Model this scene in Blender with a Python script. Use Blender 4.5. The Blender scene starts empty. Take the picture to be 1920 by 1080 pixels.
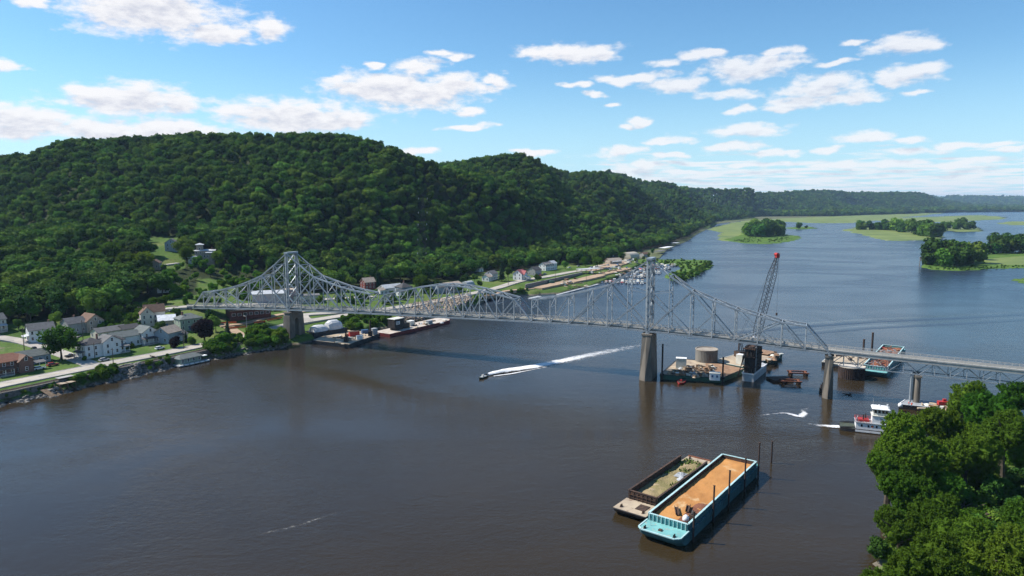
import bpy, math, random
import numpy as np
from mathutils import Vector, Matrix
R = math.radians
random.seed(7); RNG = np.random.default_rng(7)
SC = bpy.context.scene
COL = SC.collection

# ------------------------------------------------------------------ camera
F_PX, CAM_H, HORIZON = 1300.0, 77.0, 378.0
PITCH = math.atan((540 - HORIZON) / F_PX)
cd = bpy.data.cameras.new('camera'); cam = bpy.data.objects.new('camera', cd); COL.objects.link(cam)
cd.sensor_width = 36.0; cd.lens = 36.0 * F_PX / 1920.0
cd.clip_start = 1.0; cd.clip_end = 60000.0
cam.location = (0, 0, CAM_H); cam.rotation_euler = (math.pi / 2 - PITCH, 0, 0)
SC.camera = cam

# ------------------------------------------------------------------ exposure and render settings
SC.view_settings.view_transform = 'Standard'; SC.view_settings.look = 'None'
SC.view_settings.gamma = 1.0; SC.view_settings.use_curve_mapping = False
SC.view_settings.exposure = 0.52
cy = SC.cycles
cy.max_bounces = 6; cy.diffuse_bounces = 2; cy.glossy_bounces = 3; cy.transmission_bounces = 2
cy.volume_bounces = 0; cy.transparent_max_bounces = 12; cy.caustics_reflective = False; cy.caustics_refractive = False
cy.use_denoising = True; cy.denoiser = 'OPENIMAGEDENOISE'; cy.denoising_prefilter = 'FAST'; cy.sample_clamp_indirect = 4.0

# ------------------------------------------------------------------ sun
SUN_EL = R(47)
SDIR = Vector((0.982, -0.19)).normalized()          # the way shadows fall on the ground
sd = bpy.data.lights.new('sun', 'SUN'); sun = bpy.data.objects.new('sun', sd); COL.objects.link(sun)
sd.energy = 4.9; sd.angle = R(0.53); sd.color = (1.0, 0.96, 0.89)
ldir = Vector((SDIR.x * math.cos(SUN_EL), SDIR.y * math.cos(SUN_EL), -math.sin(SUN_EL)))
sun.rotation_euler = ldir.to_track_quat('-Z', 'Y').to_euler()
sun.location = (-300, 200, 400)

# ------------------------------------------------------------------ world: sky with clouds
wd = bpy.data.worlds.new('World'); SC.world = wd; wd.use_nodes = True
wt = wd.node_tree; wt.nodes.clear()
class NT:
    """tiny helper to write node trees as expressions"""
    def __init__(s, t): s.t = t
    def n(s, typ, **kw):
        x = s.t.nodes.new(typ)
        for k, v in kw.items(): setattr(x, k, v)
        return x
    def put(s, sock, v):
        if hasattr(v, 'is_output'): s.t.links.new(v, sock)
        elif v is not None: sock.default_value = v
    def m(s, op, a, b=None, c=None, clamp=False):
        x = s.n('ShaderNodeMath', operation=op, use_clamp=clamp)
        for i, v in enumerate((a, b, c)): s.put(x.inputs[i], v)
        return x.outputs[0]
    def vm(s, op, a, b=None, c=None):
        x = s.n('ShaderNodeVectorMath', operation=op)
        for i, v in enumerate((a, b, c)):
            if v is not None: s.put(x.inputs[i], v)
        return x.outputs['Value'] if op in ('LENGTH', 'DOT_PRODUCT', 'DISTANCE') else x.outputs[0]
    def noise(s, vec, scale, detail=4, rough=0.55, dist=0.0, color=False):
        x = s.n('ShaderNodeTexNoise'); s.put(x.inputs['Vector'], vec)
        x.inputs['Scale'].default_value = scale; x.inputs['Detail'].default_value = detail
        x.inputs['Roughness'].default_value = rough; x.inputs['Distortion'].default_value = dist
        return x.outputs['Color' if color else 'Fac']
    def ramp(s, fac, stops, interp='LINEAR'):
        x = s.n('ShaderNodeValToRGB'); x.color_ramp.interpolation = interp
        e = x.color_ramp.elements
        while len(e) < len(stops): e.new(0.5)
        for i, (p, c) in enumerate(stops):
            e[i].position = p; e[i].color = c if len(c) == 4 else (*c, 1)
        s.put(x.inputs[0], fac); return x.outputs[0]
    def smooth(s, v, a, b):
        x = s.n('ShaderNodeMapRange', interpolation_type='SMOOTHSTEP')
        s.put(x.inputs['Value'], v); x.inputs['From Min'].default_value = a; x.inputs['From Max'].default_value = b
        return x.outputs['Result']
    def mix(s, fac, a, b, blend='MIX'):
        x = s.n('ShaderNodeMix', data_type='RGBA', blend_type=blend)
        s.put(x.inputs[0], fac); s.put(x.inputs[6], a); s.put(x.inputs[7], b); return x.outputs[2]
    def xyz(s, x, y, z):
        c = s.n('ShaderNodeCombineXYZ')
        for i, v in enumerate((x, y, z)): s.put(c.inputs[i], v)
        return c.outputs[0]
c4 = lambda c: (*c, 1) if len(c) == 3 else c

w = NT(wt)
sky = w.n('ShaderNodeTexSky', sky_type='NISHITA', sun_disc=False)
sky.sun_elevation = SUN_EL; sky.sun_rotation = math.atan2(-SDIR.x, -SDIR.y)
sky.altitude = 200.0; sky.air_density = 1.0; sky.dust_density = 0.25; sky.ozone_density = 1.6
tc = w.n('ShaderNodeTexCoord'); vdir = tc.outputs['Generated']
sep = w.n('ShaderNodeSeparateXYZ'); w.put(sep.inputs[0], vdir)
vx, vy, vz = sep.outputs
az = w.m('ARCTAN2', vx, vy); el = w.m('ARCSINE', vz)
SKYGAIN = (0.98, 1.21, 1.31, 1)
skyc = w.mix(1.0, sky.outputs[0], SKYGAIN, 'MULTIPLY')
hs = w.n('ShaderNodeHueSaturation'); hs.inputs['Saturation'].default_value = 1.10; hs.inputs['Value'].default_value = 1.0
w.put(hs.inputs['Color'], skyc); skyc = hs.outputs[0]
skyc = w.mix(w.m('MULTIPLY', w.smooth(el, 0.20, 0.0), 0.66), skyc, (4.5, 7.0, 8.9, 1))
# each cumulus of the day: (column, row, half width, half height) as seen, turned into azimuth and elevation
CLOUDS = [(280,20,180,62),(405,62,66,24),(500,52,55,26),(60,0,36,15),(8,120,32,14),(238,184,140,36),(330,196,80,20),(165,170,60,22),(45,222,115,34),(35,245,90,18),(300,240,140,26),(180,244,120,22),
 (545,218,160,36),(640,225,70,20),(750,172,160,40),(660,165,75,24),(850,160,75,26),(785,126,48,15),(840,105,40,12),(930,150,34,16),(700,127,24,9),(870,208,38,10),(886,236,55,7),
 (790,280,44,10),(1000,283,50,8),(1068,100,98,24),(1120,103,52,18),(1008,103,40,14),(1250,118,36,14),(1312,105,42,15),(1190,146,88,12),(1270,160,78,18),(1395,132,100,28),(1440,118,70,18),(1470,98,38,12),(1540,162,75,34),(1590,182,70,18),(1500,190,60,22),(1470,204,42,11),(1720,136,78,20),(1670,146,45,14),(1690,82,66,24),
 (1380,178,78,13),(1388,205,34,12),(1576,118,54,8),(1595,78,36,9),(1715,166,28,9),(1195,226,36,11),(1160,234,20,7),(1395,247,86,15),(1250,263,58,9),(1120,175,26,7),(1078,160,30,9),(1155,195,22,7),
 (1165,285,52,14),(1250,294,34,7),(1370,276,68,10),(1450,284,70,8),(1565,280,34,9),(1620,256,60,13),(1690,262,60,9),(1700,283,80,10),(1785,270,40,10),(1855,268,40,8),(1890,280,50,9),
 (1210,312,60,10),(1420,306,70,9),(1560,310,70,8),(1690,306,80,8),(1830,304,90,10),(1290,325,60,8)]
def sky_dir(px, py):
    u = (px - 960) / F_PX; v = (540 - py) / F_PX
    d = Vector((u, math.cos(PITCH) + v * math.sin(PITCH), -math.sin(PITCH) + v * math.cos(PITCH))).normalized()
    return math.atan2(d.x, d.y), math.asin(d.z)
P0 = w.xyz(az, el, 0.0)
def field(dy, rich):
    """largest cloud body covering this direction (1 in its middle, 0 at its rim), billowed by noise"""
    p = w.vm('ADD', P0, (0.0, dy, 0.0)) if dy else P0
    pn = w.vm('MULTIPLY', p, (1.0, 2.3, 1.0))
    wob = w.noise(pn, 16.0, 3, 0.5, color=True)
    wob = w.vm('MULTIPLY', w.vm('SUBTRACT', wob, (0.5, 0.5, 0.5)), (0.085, 0.026, 0.0))
    q = w.vm('ADD', p, wob); acc = None
    for (cx, cyy, hw, hh) in CLOUDS:
        if cx > 1040: hw *= 1.02; hh *= 0.90
        a0, e0 = sky_dir(cx, cyy); a1, _ = sky_dir(cx + hw, cyy); _, e1 = sky_dir(cx, cyy - hh)
        iw, ih = 1.0 / abs(a1 - a0), 1.0 / abs(e1 - e0)
        l = w.vm('LENGTH', w.vm('MULTIPLY_ADD', q, (iw, ih, 0.0), (-a0 * iw, -e0 * ih, 0.0)))
        acc = l if acc is None else w.m('SMOOTH_MIN', acc, l, 0.10)
    fld = w.m('SUBTRACT', 1.0, acc)
    fine = w.noise(pn, 38.0, rich, 0.62)
    return w.m('ADD', fld, w.m('MULTIPLY', w.m('SUBTRACT', fine, 0.5), 1.7)), fine
f0, fine0 = field(0.0, 7)
f1, _ = field(0.011, 3)
# the general cloud deck everywhere else, as a plane far above the ground
inv = w.m('DIVIDE', 1.0, w.m('ADD', w.m('MAXIMUM', vz, 0.0), 0.035))
pl = w.xyz(w.m('MULTIPLY', vx, inv), w.m('MULTIPLY', vy, inv), 0.0)
deck = w.noise(pl, 1.15, 7, 0.58)
low = w.smooth(el, 0.105, 0.03)                       # towards the horizon the deck closes up
right = w.smooth(az, -0.06, 0.16)
ahead = w.m('MULTIPLY', w.smooth(vy, 0.55, 0.8), w.smooth(el, 0.31, 0.27))
cov = w.m('ADD', w.m('MULTIPLY', w.m('MULTIPLY', low, right), 0.34), w.m('MULTIPLY', ahead, -0.10))
deckf = w.smooth(w.m('ADD', deck, cov), 0.62, 0.78)
body = w.smooth(f0, -0.14, 0.56)
alpha = w.m('MAXIMUM', body, w.m('MULTIPLY', deckf, 0.92))
thin = w.m('MULTIPLY', alpha, w.m('SUBTRACT', 0.97, w.m('MULTIPLY', w.smooth(az, 0.0, 0.25), 0.14)))
shade = w.m('MULTIPLY', w.smooth(f1, 0.0, 0.8), w.smooth(fine0, 0.75, 0.25))
cloudc = w.mix(shade, (1.02, 1.01, 1.02, 1), (0.66, 0.68, 0.78, 1))
bg_s = w.n('ShaderNodeBackground'); bg_s.inputs['Strength'].default_value = 0.083; w.put(bg_s.inputs['Color'], skyc)
bg_c = w.n('ShaderNodeBackground'); bg_c.inputs['Strength'].default_value = 0.68; w.put(bg_c.inputs['Color'], cloudc)
mx = w.n('ShaderNodeMixShader'); w.put(mx.inputs[0], thin)
wt.links.new(bg_s.outputs[0], mx.inputs[1]); wt.links.new(bg_c.outputs[0], mx.inputs[2])
wo = w.n('ShaderNodeOutputWorld'); wt.links.new(mx.outputs[0], wo.inputs[0])
wd.cycles.sampling_method = 'MANUAL'; wd.cycles.sample_map_resolution = 512

# ------------------------------------------------------------------ picture measurement -> place in the world
def ray(px, py):
    u = (px - 960) / F_PX; v = (540 - py) / F_PX
    return u, math.cos(PITCH) + v * math.sin(PITCH), -math.sin(PITCH) + v * math.cos(PITCH)
def W(px, py, z=0.0):
    d = ray(px, py); t = (z - CAM_H) / d[2]
    return Vector((d[0] * t, d[1] * t, z))
def WY(px, py, Y):
    d = ray(px, py); t = Y / d[1]
    return Vector((d[0] * t, Y, CAM_H + d[2] * t))
def proj(x, y, z):
    z = z - CAM_H
    fw = y * math.cos(PITCH) - z * math.sin(PITCH); up = y * math.sin(PITCH) + z * math.cos(PITCH)
    return 960 + F_PX * x / fw, 540 - F_PX * up / fw

# ------------------------------------------------------------------ mesh helpers
class MB:
    def __init__(s): s.v = []; s.f = []; s.mi = []; s.cur = 0
    def add(s, vs, fs):
        k = len(s.v); s.v += [tuple(v) for v in vs]
        for f in fs: s.f.append([i + k for i in f]); s.mi.append(s.cur)
        return s
    BF = [(0,3,2,1),(4,5,6,7),(0,1,5,4),(1,2,6,5),(2,3,7,6),(3,0,4,7)]
    def box(s, c, d, rz=0.0, taper=1.0):
        x, y, z = d[0] / 2, d[1] / 2, d[2] / 2; ca, sa = math.cos(rz), math.sin(rz); o = []
        for zz, k in ((-z, 1.0), (z, taper)):
            for a, b in ((-x, -y), (x, -y), (x, y), (-x, y)):
                a *= k; b *= k; o.append((c[0] + a * ca - b * sa, c[1] + a * sa + b * ca, c[2] + zz))
        return s.add(o, MB.BF)
    def b0(s, x0, x1, y0, y1, z0, z1): return s.box(((x0+x1)/2, (y0+y1)/2, (z0+z1)/2), (x1-x0, y1-y0, z1-z0))
    def bar(s, p, q, a, b=None):
        p = Vector(p); q = Vector(q); b = b or a; t = (q - p).normalized()
        up = Vector((0, 0, 1)) if abs(t.z) < 0.95 else Vector((0.3, 1, 0))
        u = t.cross(up).normalized() * a / 2; v = u.cross(t).normalized() * b / 2
        return s.add([p-u-v, p+u-v, p+u+v, p-u+v, q-u-v, q+u-v, q+u+v, q-u+v], MB.BF)
    def cyl(s, p, q, r0, r1=None, n=10, caps=True):
        p = Vector(p); q = Vector(q); r1 = r0 if r1 is None else r1; t = (q - p).normalized()
        up = Vector((0, 0, 1)) if abs(t.z) < 0.95 else Vector((0, 1, 0))
        u = t.cross(up).normalized(); v = u.cross(t); o = []
        for c, r in ((p, r0), (q, r1)):
            for i in range(n):
                a = 2 * math.pi * i / n; o.append(c + (u * math.cos(a) + v * math.sin(a)) * r)
        fs = [(i, (i+1) % n, n + (i+1) % n, n + i) for i in range(n)]
        if caps: fs += [tuple(range(n))[::-1], tuple(range(n, 2*n))]
        return s.add(o, fs)
    def loft(s, rings, caps=True):
        n = len(rings[0]); o = [p for r in rings for p in r]; fs = []
        for k in range(len(rings) - 1):
            for i in range(n):
                j = (i + 1) % n; fs.append((k*n+i, k*n+j, (k+1)*n+j, (k+1)*n+i))
        if caps: fs += [tuple(range(n))[::-1], tuple(range((len(rings)-1)*n, len(rings)*n))]
        return s.add(o, fs)
    def prism(s, poly, z0, z1): return s.loft([[(x, y, z0) for x, y in poly], [(x, y, z1) for x, y in poly]])
    def quad(s, *p): return s.add(p, [tuple(range(len(p)))])
    def mesh(s, name, mat=None, smooth=False):
        me = bpy.data.meshes.new(name); me.from_pydata(s.v, [], s.f)
        for m in (mat if isinstance(mat, (list, tuple)) else [mat]):
            if m: me.materials.append(m)
        if any(s.mi): me.polygons.foreach_set('material_index', s.mi)
        if smooth: me.polygons.foreach_set('use_smooth', [True] * len(me.polygons))
        me.update(); return me
    def build(s, name, mat=None, parent=None, smooth=False, loc=None, rz=0.0):
        return link(name, s.mesh(name, mat, smooth), parent, loc, rz)
def link(name, me, parent=None, loc=None, rz=0.0):
    o = bpy.data.objects.new(name, me); COL.objects.link(o)
    if parent: o.parent = parent
    if loc is not None: o.location = loc
    if rz: o.rotation_euler = (0, 0, rz)
    return o
def tag(o, label=None, cat=None, group=None, kind=None):
    if label: o['label'] = label
    if cat: o['category'] = cat
    if group: o['group'] = group
    if kind: o['kind'] = kind
    return o
def thing(name, label, cat, loc=(0, 0, 0), rz=0.0, group=None):
    return tag(link(name, None, None, loc, rz), label, cat, group, 'thing')
KIDS = {}
def dup(root, loc, rz=None, label=None, group=None, scale=None):
    """a copy of a thing with copies of its parts and sub-parts (mesh data shared)"""
    kids = [o for o in KIDS.get(root.name) or root.children]; KIDS[root.name] = kids
    r = root.copy(); COL.objects.link(r); r.location = loc
    if rz is not None: r.rotation_euler = (0, 0, rz)
    if scale is not None: r.scale = scale
    if label: r['label'] = label
    if group: r['group'] = group
    for ch in kids:
        c = ch.copy(); COL.objects.link(c); c.parent = r
        for g in ch.children:
            e = g.copy(); COL.objects.link(e); e.parent = c
    return r
def np_mesh(name, verts, faces, mat=None, smooth=False):
    """verts (n,3), faces (m,k) numpy -> mesh"""
    me = bpy.data.meshes.new(name); n, (m, k) = len(verts), faces.shape
    me.vertices.add(n); me.vertices.foreach_set('co', np.asarray(verts, np.float32).ravel())
    me.loops.add(m * k); me.loops.foreach_set('vertex_index', faces.astype(np.int32).ravel())
    me.polygons.add(m); me.polygons.foreach_set('loop_start', np.arange(0, m * k, k, dtype=np.int32))
    if smooth: me.polygons.foreach_set('use_smooth', np.ones(m, bool))
    me.update(calc_edges=True); me.validate()
    for x in (mat if isinstance(mat, (list, tuple)) else [mat]):
        if x: me.materials.append(x)
    return me

# ------------------------------------------------------------------ materials
def mat_new(name):
    m = bpy.data.materials.new(name); m.use_nodes = True; m.node_tree.nodes.clear()
    t = NT(m.node_tree); out = t.n('ShaderNodeOutputMaterial'); return m, t, out
def M(name, a, b=None, scale=0.6, rough=0.7, metal=0.0, bump=0.0, bscale=None, spec=0.3, c=None, stretch=(1, 1, 1), lo=0.38, hi=0.62, rnd=0.0):
    """weathered solid: two tones by noise in the object's own space, an optional third as blotches of wear"""
    m, t, out = mat_new(name); b = b or tuple(x * 0.72 for x in a)
    tc = t.n('ShaderNodeTexCoord'); v = t.vm('MULTIPLY', tc.outputs['Object'], stretch)
    n = t.noise(v, scale, 5, 0.6)
    col = t.ramp(n, [(lo, a), (hi, b)])
    if c: col = t.mix(t.smooth(t.noise(v, scale * 2.3, 4, 0.65), 0.56, 0.70), col, c4(c))
    if rnd:
        oi = t.n('ShaderNodeObjectInfo'); h = t.n('ShaderNodeHueSaturation')
        t.put(h.inputs['Value'], t.m('ADD', 1 - rnd / 2, t.m('MULTIPLY', oi.outputs['Random'], rnd))); t.put(h.inputs['Color'], col); col = h.outputs[0]
    p = t.n('ShaderNodeBsdfPrincipled'); t.put(p.inputs['Base Color'], col)
    p.inputs['Roughness'].default_value = rough; p.inputs['Metallic'].default_value = metal
    p.inputs['Specular IOR Level'].default_value = spec
    if bump:
        bn = t.n('ShaderNodeBump'); bn.inputs['Strength'].default_value = 1.0; bn.inputs['Distance'].default_value = bump
        t.put(bn.inputs['Height'], t.noise(v, bscale or scale * 4, 5, 0.6)); t.put(p.inputs['Normal'], bn.outputs[0])
    t.put(out.inputs[0], p.outputs[0]); return m
# ================================================================== the land
SHORE = [(-700,1050),(-300,840),(-120,790),(0,757),(75,743),(117,737),(150,727),(200,716),(250,706),(290,696),(320,688),(355,682),(395,673),(440,666),(500,657),(540,649),(575,642),(640,630),(720,615),(800,601),(850,590),(885,575),(915,563),(950,556),(1000,553),(1045,551),(1080,543),(1110,536),(1150,524),(1185,508),(1215,499),(1235,488),(1245,475),(1262,463),(1290,452),(1310,438),(1330,428),(1345,420),(1400,413),(1500,408),(1600,404),(1700,401),(1800,398),(1920,397),(2300,397),(3200,397)]
_s = [W(a, b) for a, b in SHORE]
SU = np.array([p.x / p.y for p in _s]); SY = np.log(np.array([p.y for p in _s]))
def shoreY(u):
    u = np.asarray(u, float); b = np.interp(u, SU, SY)
    return np.exp(b + 0.004 * np.sin(u * 150) + 0.0025 * np.sin(u * 310 + 1.3))
CP = []
def g(px, py, z): p = W(px, py, z); CP.append((p.x / p.y, math.log(p.y), z))
def yz(px, Y, z): p = WY(px, HORIZON, Y); CP.append((p.x / p.y, math.log(Y), z))
def crest(px, py, Y, tree=14, back=0.0):
    p = WY(px, py, Y); CP.append((p.x / p.y, math.log(Y), p.z - tree))
    if back: yz(px, Y * 1.18, p.z - tree - back)
# town shelf
for a in [(-300,800,4),(-100,760,4),(0,730,4),(130,705,4),(235,684,4),(370,657,4),(450,641,4),(520,624,4.5),(0,690,5),(120,670,5),(200,662,5),(300,640,5.5),(400,630,5.5),(0,640,8),(80,632,8),(160,616,9),(220,612,9),(-200,650,9),(470,600,8),(430,604,8),(510,606,7),(375,581,13.5),(345,579,14),(310,576,14.5),(340,612,8),(290,608,9),(250,590,11),(560,604,6),(600,600,5.5),(650,592,5.5),(720,582,5.5),(830,565,5.5),(900,549,5.5),(960,531,6),(1040,517,6),(1090,511,6),(700,545,8),(760,552,7),(845,545,7),(917,524,7),(975,524,7),(1030,508,7),(560,570,9),(480,570,11),(620,560,10),(420,573,13),(0,605,13),(100,598,13),(180,592,14),(-300,620,14),(640,548,10),(760,522,9),(880,510,9),(960,500,8),(1100,495,7),(1150,495,6),(1190,490,6),(1130,515,4)]: g(*a)
for px, rows in {
 -700: [(420,25),(600,60),(800,110)], -300: [(480,30),(600,50),(750,90)],
 0: [(480,24),(540,34),(620,40),(750,82)], 150: [(500,26),(560,36),(640,42),(760,90)],
 300: [(520,26),(580,35),(650,40),(760,95)], 420: [(520,18),(570,30),(650,40),(760,95)],
 545: [(560,18),(640,42),(760,98)], 620: [(600,16),(680,50),(780,105)], 700: [(650,16),(730,72),(800,112)],
 800: [(700,16),(760,62)], 880: [(760,14),(830,58)], 970: [(820,12),(890,52),(1000,92)],
 1040: [(920,14),(1020,62),(1130,98)], 1100: [(980,12),(1250,64),(1450,108)], 1160: [(1180,10),(1420,62),(1600,108)],
 1192: [(1350,10),(1600,62)], 1216: [(1750,9),(2050,40)], 1255: [(1850,9),(2150,60)], 1274: [(1950,9),(2280,70)], 1292: [(2500,8),(2750,45)],
 1340: [(2800,8),(3300,60)], 1390: [(3050,7),(3500,62)], 1416: [(3150,6),(3650,60)], 1436: [(4050,5),(4450,40)], 1500: [(4200,5),(4600,60)],
 1560: [(4300,5),(4750,62)], 1580: [(4350,5),(4850,62)], 1600: [(5000,5),(5350,42)], 1640: [(5050,5),(5400,58)], 1740: [(5500,5),(5950,58)], 1765: [(5900,4),(6200,26)]}.items():
    for Y, z in rows: yz(px, Y, z)
for a in [(-700,330,950),(-300,310,950),(0,293,930),(60,286,930),(120,262,920),(220,258,920),(330,252,910),(430,247,900),(550,249,900),(640,250,900),(700,262,880),(760,285,860),(800,300,850),(840,318,850),(890,350,860)]: crest(*a, back=18)
for a in [(850,300,1260),(900,295,1230),(940,290,1200),(970,287,1180),(1000,291,1180),(1025,312,1190),(1060,323,1300),(1100,320,1600),(1135,322,1750),(1165,326,1850),(1190,337,1850)]: crest(*a, back=20)
for a in [(1210,342,2500),(1250,342,2600),(1275,350,2700),(1300,352,3000),(1335,355,3900),(1380,356,4100),(1405,357,4200),(1425,361,4300),(1470,360,4900),(1500,358,5000),(1560,357,5200),(1590,361,5400),(1640,360,5800),(1700,361,6200),(1735,362,6400),(1760,371,6500)]: crest(*a, 12, back=15)
for px, z in ((1785, 20), (1800, 4), (1850, 2), (1950, 2), (2200, 2), (3000, 2)): yz(px, 6500, z)
for px in (1780, 1830, 1900, 2200, 3000): yz(px, 4600, 1.5); yz(px, 5500, 1.5); yz(px, 7600, 2); yz(px, 9300, 3)
for a in [(1700,365,11500),(1765,366,11500),(1850,367,11500),(1900,368,11600),(1990,366,11500),(2300,362,11500),(3000,360,11500)]: crest(*a, 12, back=10)
for px in (1420, 1560, 1700): yz(px, 3650 + (px - 1420) * 3.0, 1.5)
for px in (-700, -300, 0, 300, 640): yz(px, 1300, 125); yz(px, 2500, 130); yz(px, 9000, 120)
for px in (800, 900, 1000): yz(px, 2200, 120); yz(px, 9000, 120)
for px in (1100, 1200, 1300): yz(px, 4200, 120); yz(px, 9000, 120)
CP = np.array(CP); RS = np.array([1.0, 1.0])
def _phi(d2): return np.sqrt(d2 + 0.014 ** 2)
_q = CP[:, :2]; _A = _phi(((_q[:, None] - _q[None]) ** 2).sum(-1)); _m = CP[:, 2].mean()
_w = np.linalg.solve(_A + 1e-4 * np.eye(len(_q)), CP[:, 2] - _m)
def _vn(x, y, seed):
    """value noise"""
    xi = np.floor(x).astype(np.int64); yi = np.floor(y).astype(np.int64); fx = x - xi; fy = y - yi
    def h(a, b):
        n = (a * 374761393 + b * 668265263 + seed * 974634541) & 0x7fffffff
        n = ((n ^ (n >> 13)) * 1274126177) & 0x7fffffff
        return ((n ^ (n >> 16)) & 0xffff) / 65535.0
    sx = fx * fx * (3 - 2 * fx); sy = fy * fy * (3 - 2 * fy)
    return (h(xi, yi) * (1 - sx) + h(xi + 1, yi) * sx) * (1 - sy) + (h(xi, yi + 1) * (1 - sx) + h(xi + 1, yi + 1) * sx) * sy
def H(x, y):
    """height of the land"""
    x = np.atleast_1d(np.asarray(x, float)); y = np.atleast_1d(np.asarray(y, float))
    u = x / y; l = np.log(y); z = np.empty_like(x)
    for k in range(0, len(x), 8000):
        s = slice(k, k + 8000); d2 = (u[s, None] - _q[None, :, 0]) ** 2 + (l[s, None] - _q[None, :, 1]) ** 2
        z[s] = _phi(d2) @ _w + _m
    z = np.maximum(z, 0.8)
    hill = np.clip((z - 14) / 40, 0, 1)
    rav = 1 - np.abs(2 * _vn(x / 150 + y / 420, y / 330, 3) - 1); fr = np.clip((y - 1600) / 1500, 0, 1); big = 1 - np.abs(2 * _vn(x / 560 + y / 1500, y / 1300, 8) - 1)
    z += hill * (34 * (rav - 0.5) * (1 - 0.5 * fr) + 12 * (_vn(x / 60, y / 60, 5) - 0.5) + fr * 60 * (big - 0.55))
    d = (y - shoreY(u)) * 0.85
    bank = np.where(d > 0, 3.8 * (1 - np.exp(-d / 2.6)) + np.maximum(d - 3, 0) * 0.8, d * 0.25)
    return np.maximum(np.minimum(z, bank), -3.0)
# the height of the ridges is trimmed so that the wooded skyline runs as it does in the valley
SKYLINE = [(-900,325),(-300,310),(0,293),(60,285),(120,262),(220,258),(330,252),(430,247),(550,250),(640,250),(700,262),(760,285),(800,300),(842,306),(870,300),(900,295),(940,290),(970,286),(1000,291),(1025,312),(1060,323),(1100,321),(1135,322),(1165,326),(1195,340),(1210,342),(1250,342),(1275,350),(1300,352),(1335,355),(1380,356),(1405,357),(1425,361),(1470,360),(1500,358),(1560,357),(1590,361),(1640,360),(1700,361),(1735,362),(1760,371),(1775,367),(1850,367),(1900,368),(2300,366),(3200,366)]
_r = [ray(*q) for q in SKYLINE]; _tu = np.array([r[0] / r[1] for r in _r]); _ta = np.array([r[2] / r[1] for r in _r])
KU = np.linspace(-1.5, 1.6, 620); _ys = np.exp(np.linspace(math.log(360), math.log(13000), 150))
_zz = H(np.outer(KU, _ys).ravel(), np.tile(_ys, len(KU))).reshape(len(KU), -1); _th = np.where(_ys < 2000, 15.0, np.where(_ys < 7500, 14.0, 28.0))
_tgt = np.interp(KU, _tu, _ta); _lo, _hi = np.full(len(KU), .2), np.full(len(KU), 2.2)
for _ in range(30):
    k_ = (_lo + _hi) / 2; z_ = np.where(_zz > 14, 14 + (_zz - 14) * k_[:, None], _zz); a_ = ((z_ + _th - CAM_H) / _ys).max(1)
    _lo = np.where(a_ < _tgt, k_, _lo); _hi = np.where(a_ < _tgt, _hi, k_)
KK = np.convolve(np.pad(k_, 2, 'edge'), [.1, .2, .4, .2, .1], 'valid')
_Hraw = H
def H(x, y):
    z = _Hraw(x, y); x = np.atleast_1d(np.asarray(x, float)); y = np.atleast_1d(np.asarray(y, float))
    return np.where(z > 14, 14 + (z - 14) * np.interp(x / y, KU, KK), z)
def H1(x, y): return float(H(x, y)[0])
_zs = np.concatenate([np.linspace(70, 12, 30), np.linspace(11.5, -0.5, 70)])
def G(px, py, z=6.0):
    """the spot of ground seen at (px, py)"""
    d = ray(px, py); t = (_zs - CAM_H) / d[2]; X, Y = d[0] * t, d[1] * t; h = H(X, Y); k = np.nonzero(h >= _zs)[0]
    if len(k) == 0: p = W(px, py, 0.3); return p
    k = k[0]
    if k == 0: return Vector((X[0], Y[0], h[0]))
    f0, f1 = _zs[k-1] - h[k-1], h[k] - _zs[k]; f = f0 / (f0 + f1 + 1e-9); x, y = X[k-1] + (X[k] - X[k-1]) * f, Y[k-1] + (Y[k] - Y[k-1]) * f
    return Vector((x, y, H1(x, y)))
def in_poly(px, py, poly):
    px = np.asarray(px); py = np.asarray(py); c = np.zeros(px.shape, bool); n = len(poly)
    for i in range(n):
        x0, y0 = poly[i]; x1, y1 = poly[i - 1]
        if y0 == y1: continue
        c ^= ((y0 > py) != (y1 > py)) & (px < (x1 - x0) * (py - y0) / (y1 - y0) + x0)
    return c
# where the wood begins (its lower edge as seen), and the clearings in it
EDGE = [(-900,680),(-300,648),(-40,612),(60,604),(120,600),(180,600),(240,585),(262,566),(310,560),(340,550),(400,562),(460,553),(560,552),(640,545),(700,537),(760,530),(800,534),(865,524),(895,512),(925,508),(960,508),(1000,503),(1050,494),(1075,497),(1105,496),(1140,488),(1172,477),(1200,470),(1222,466),(1245,463),(1262,455),(1290,445),(1310,432),(1330,422),(1345,415),(1420,406),(3000,398)]
TOWN = [(-900,1200)] + EDGE + [(3000,1200)]
CLEAR = [[(274,444),(340,446),(346,502),(330,508),(276,506)], [(358,474),(412,474),(412,500),(352,500)], [(232,486),(292,486),(294,508),(228,508)], [(78,482),(150,482),(150,498),(78,498)],
         [(296,488),(338,486),(330,502),(285,502)], [(372,522),(450,524),(452,556),(366,562)]]
SHRUB = [(255,500),(300,500),(360,500),(460,495),(520,520),(545,548),(440,560),(330,560),(265,545)]

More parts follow.
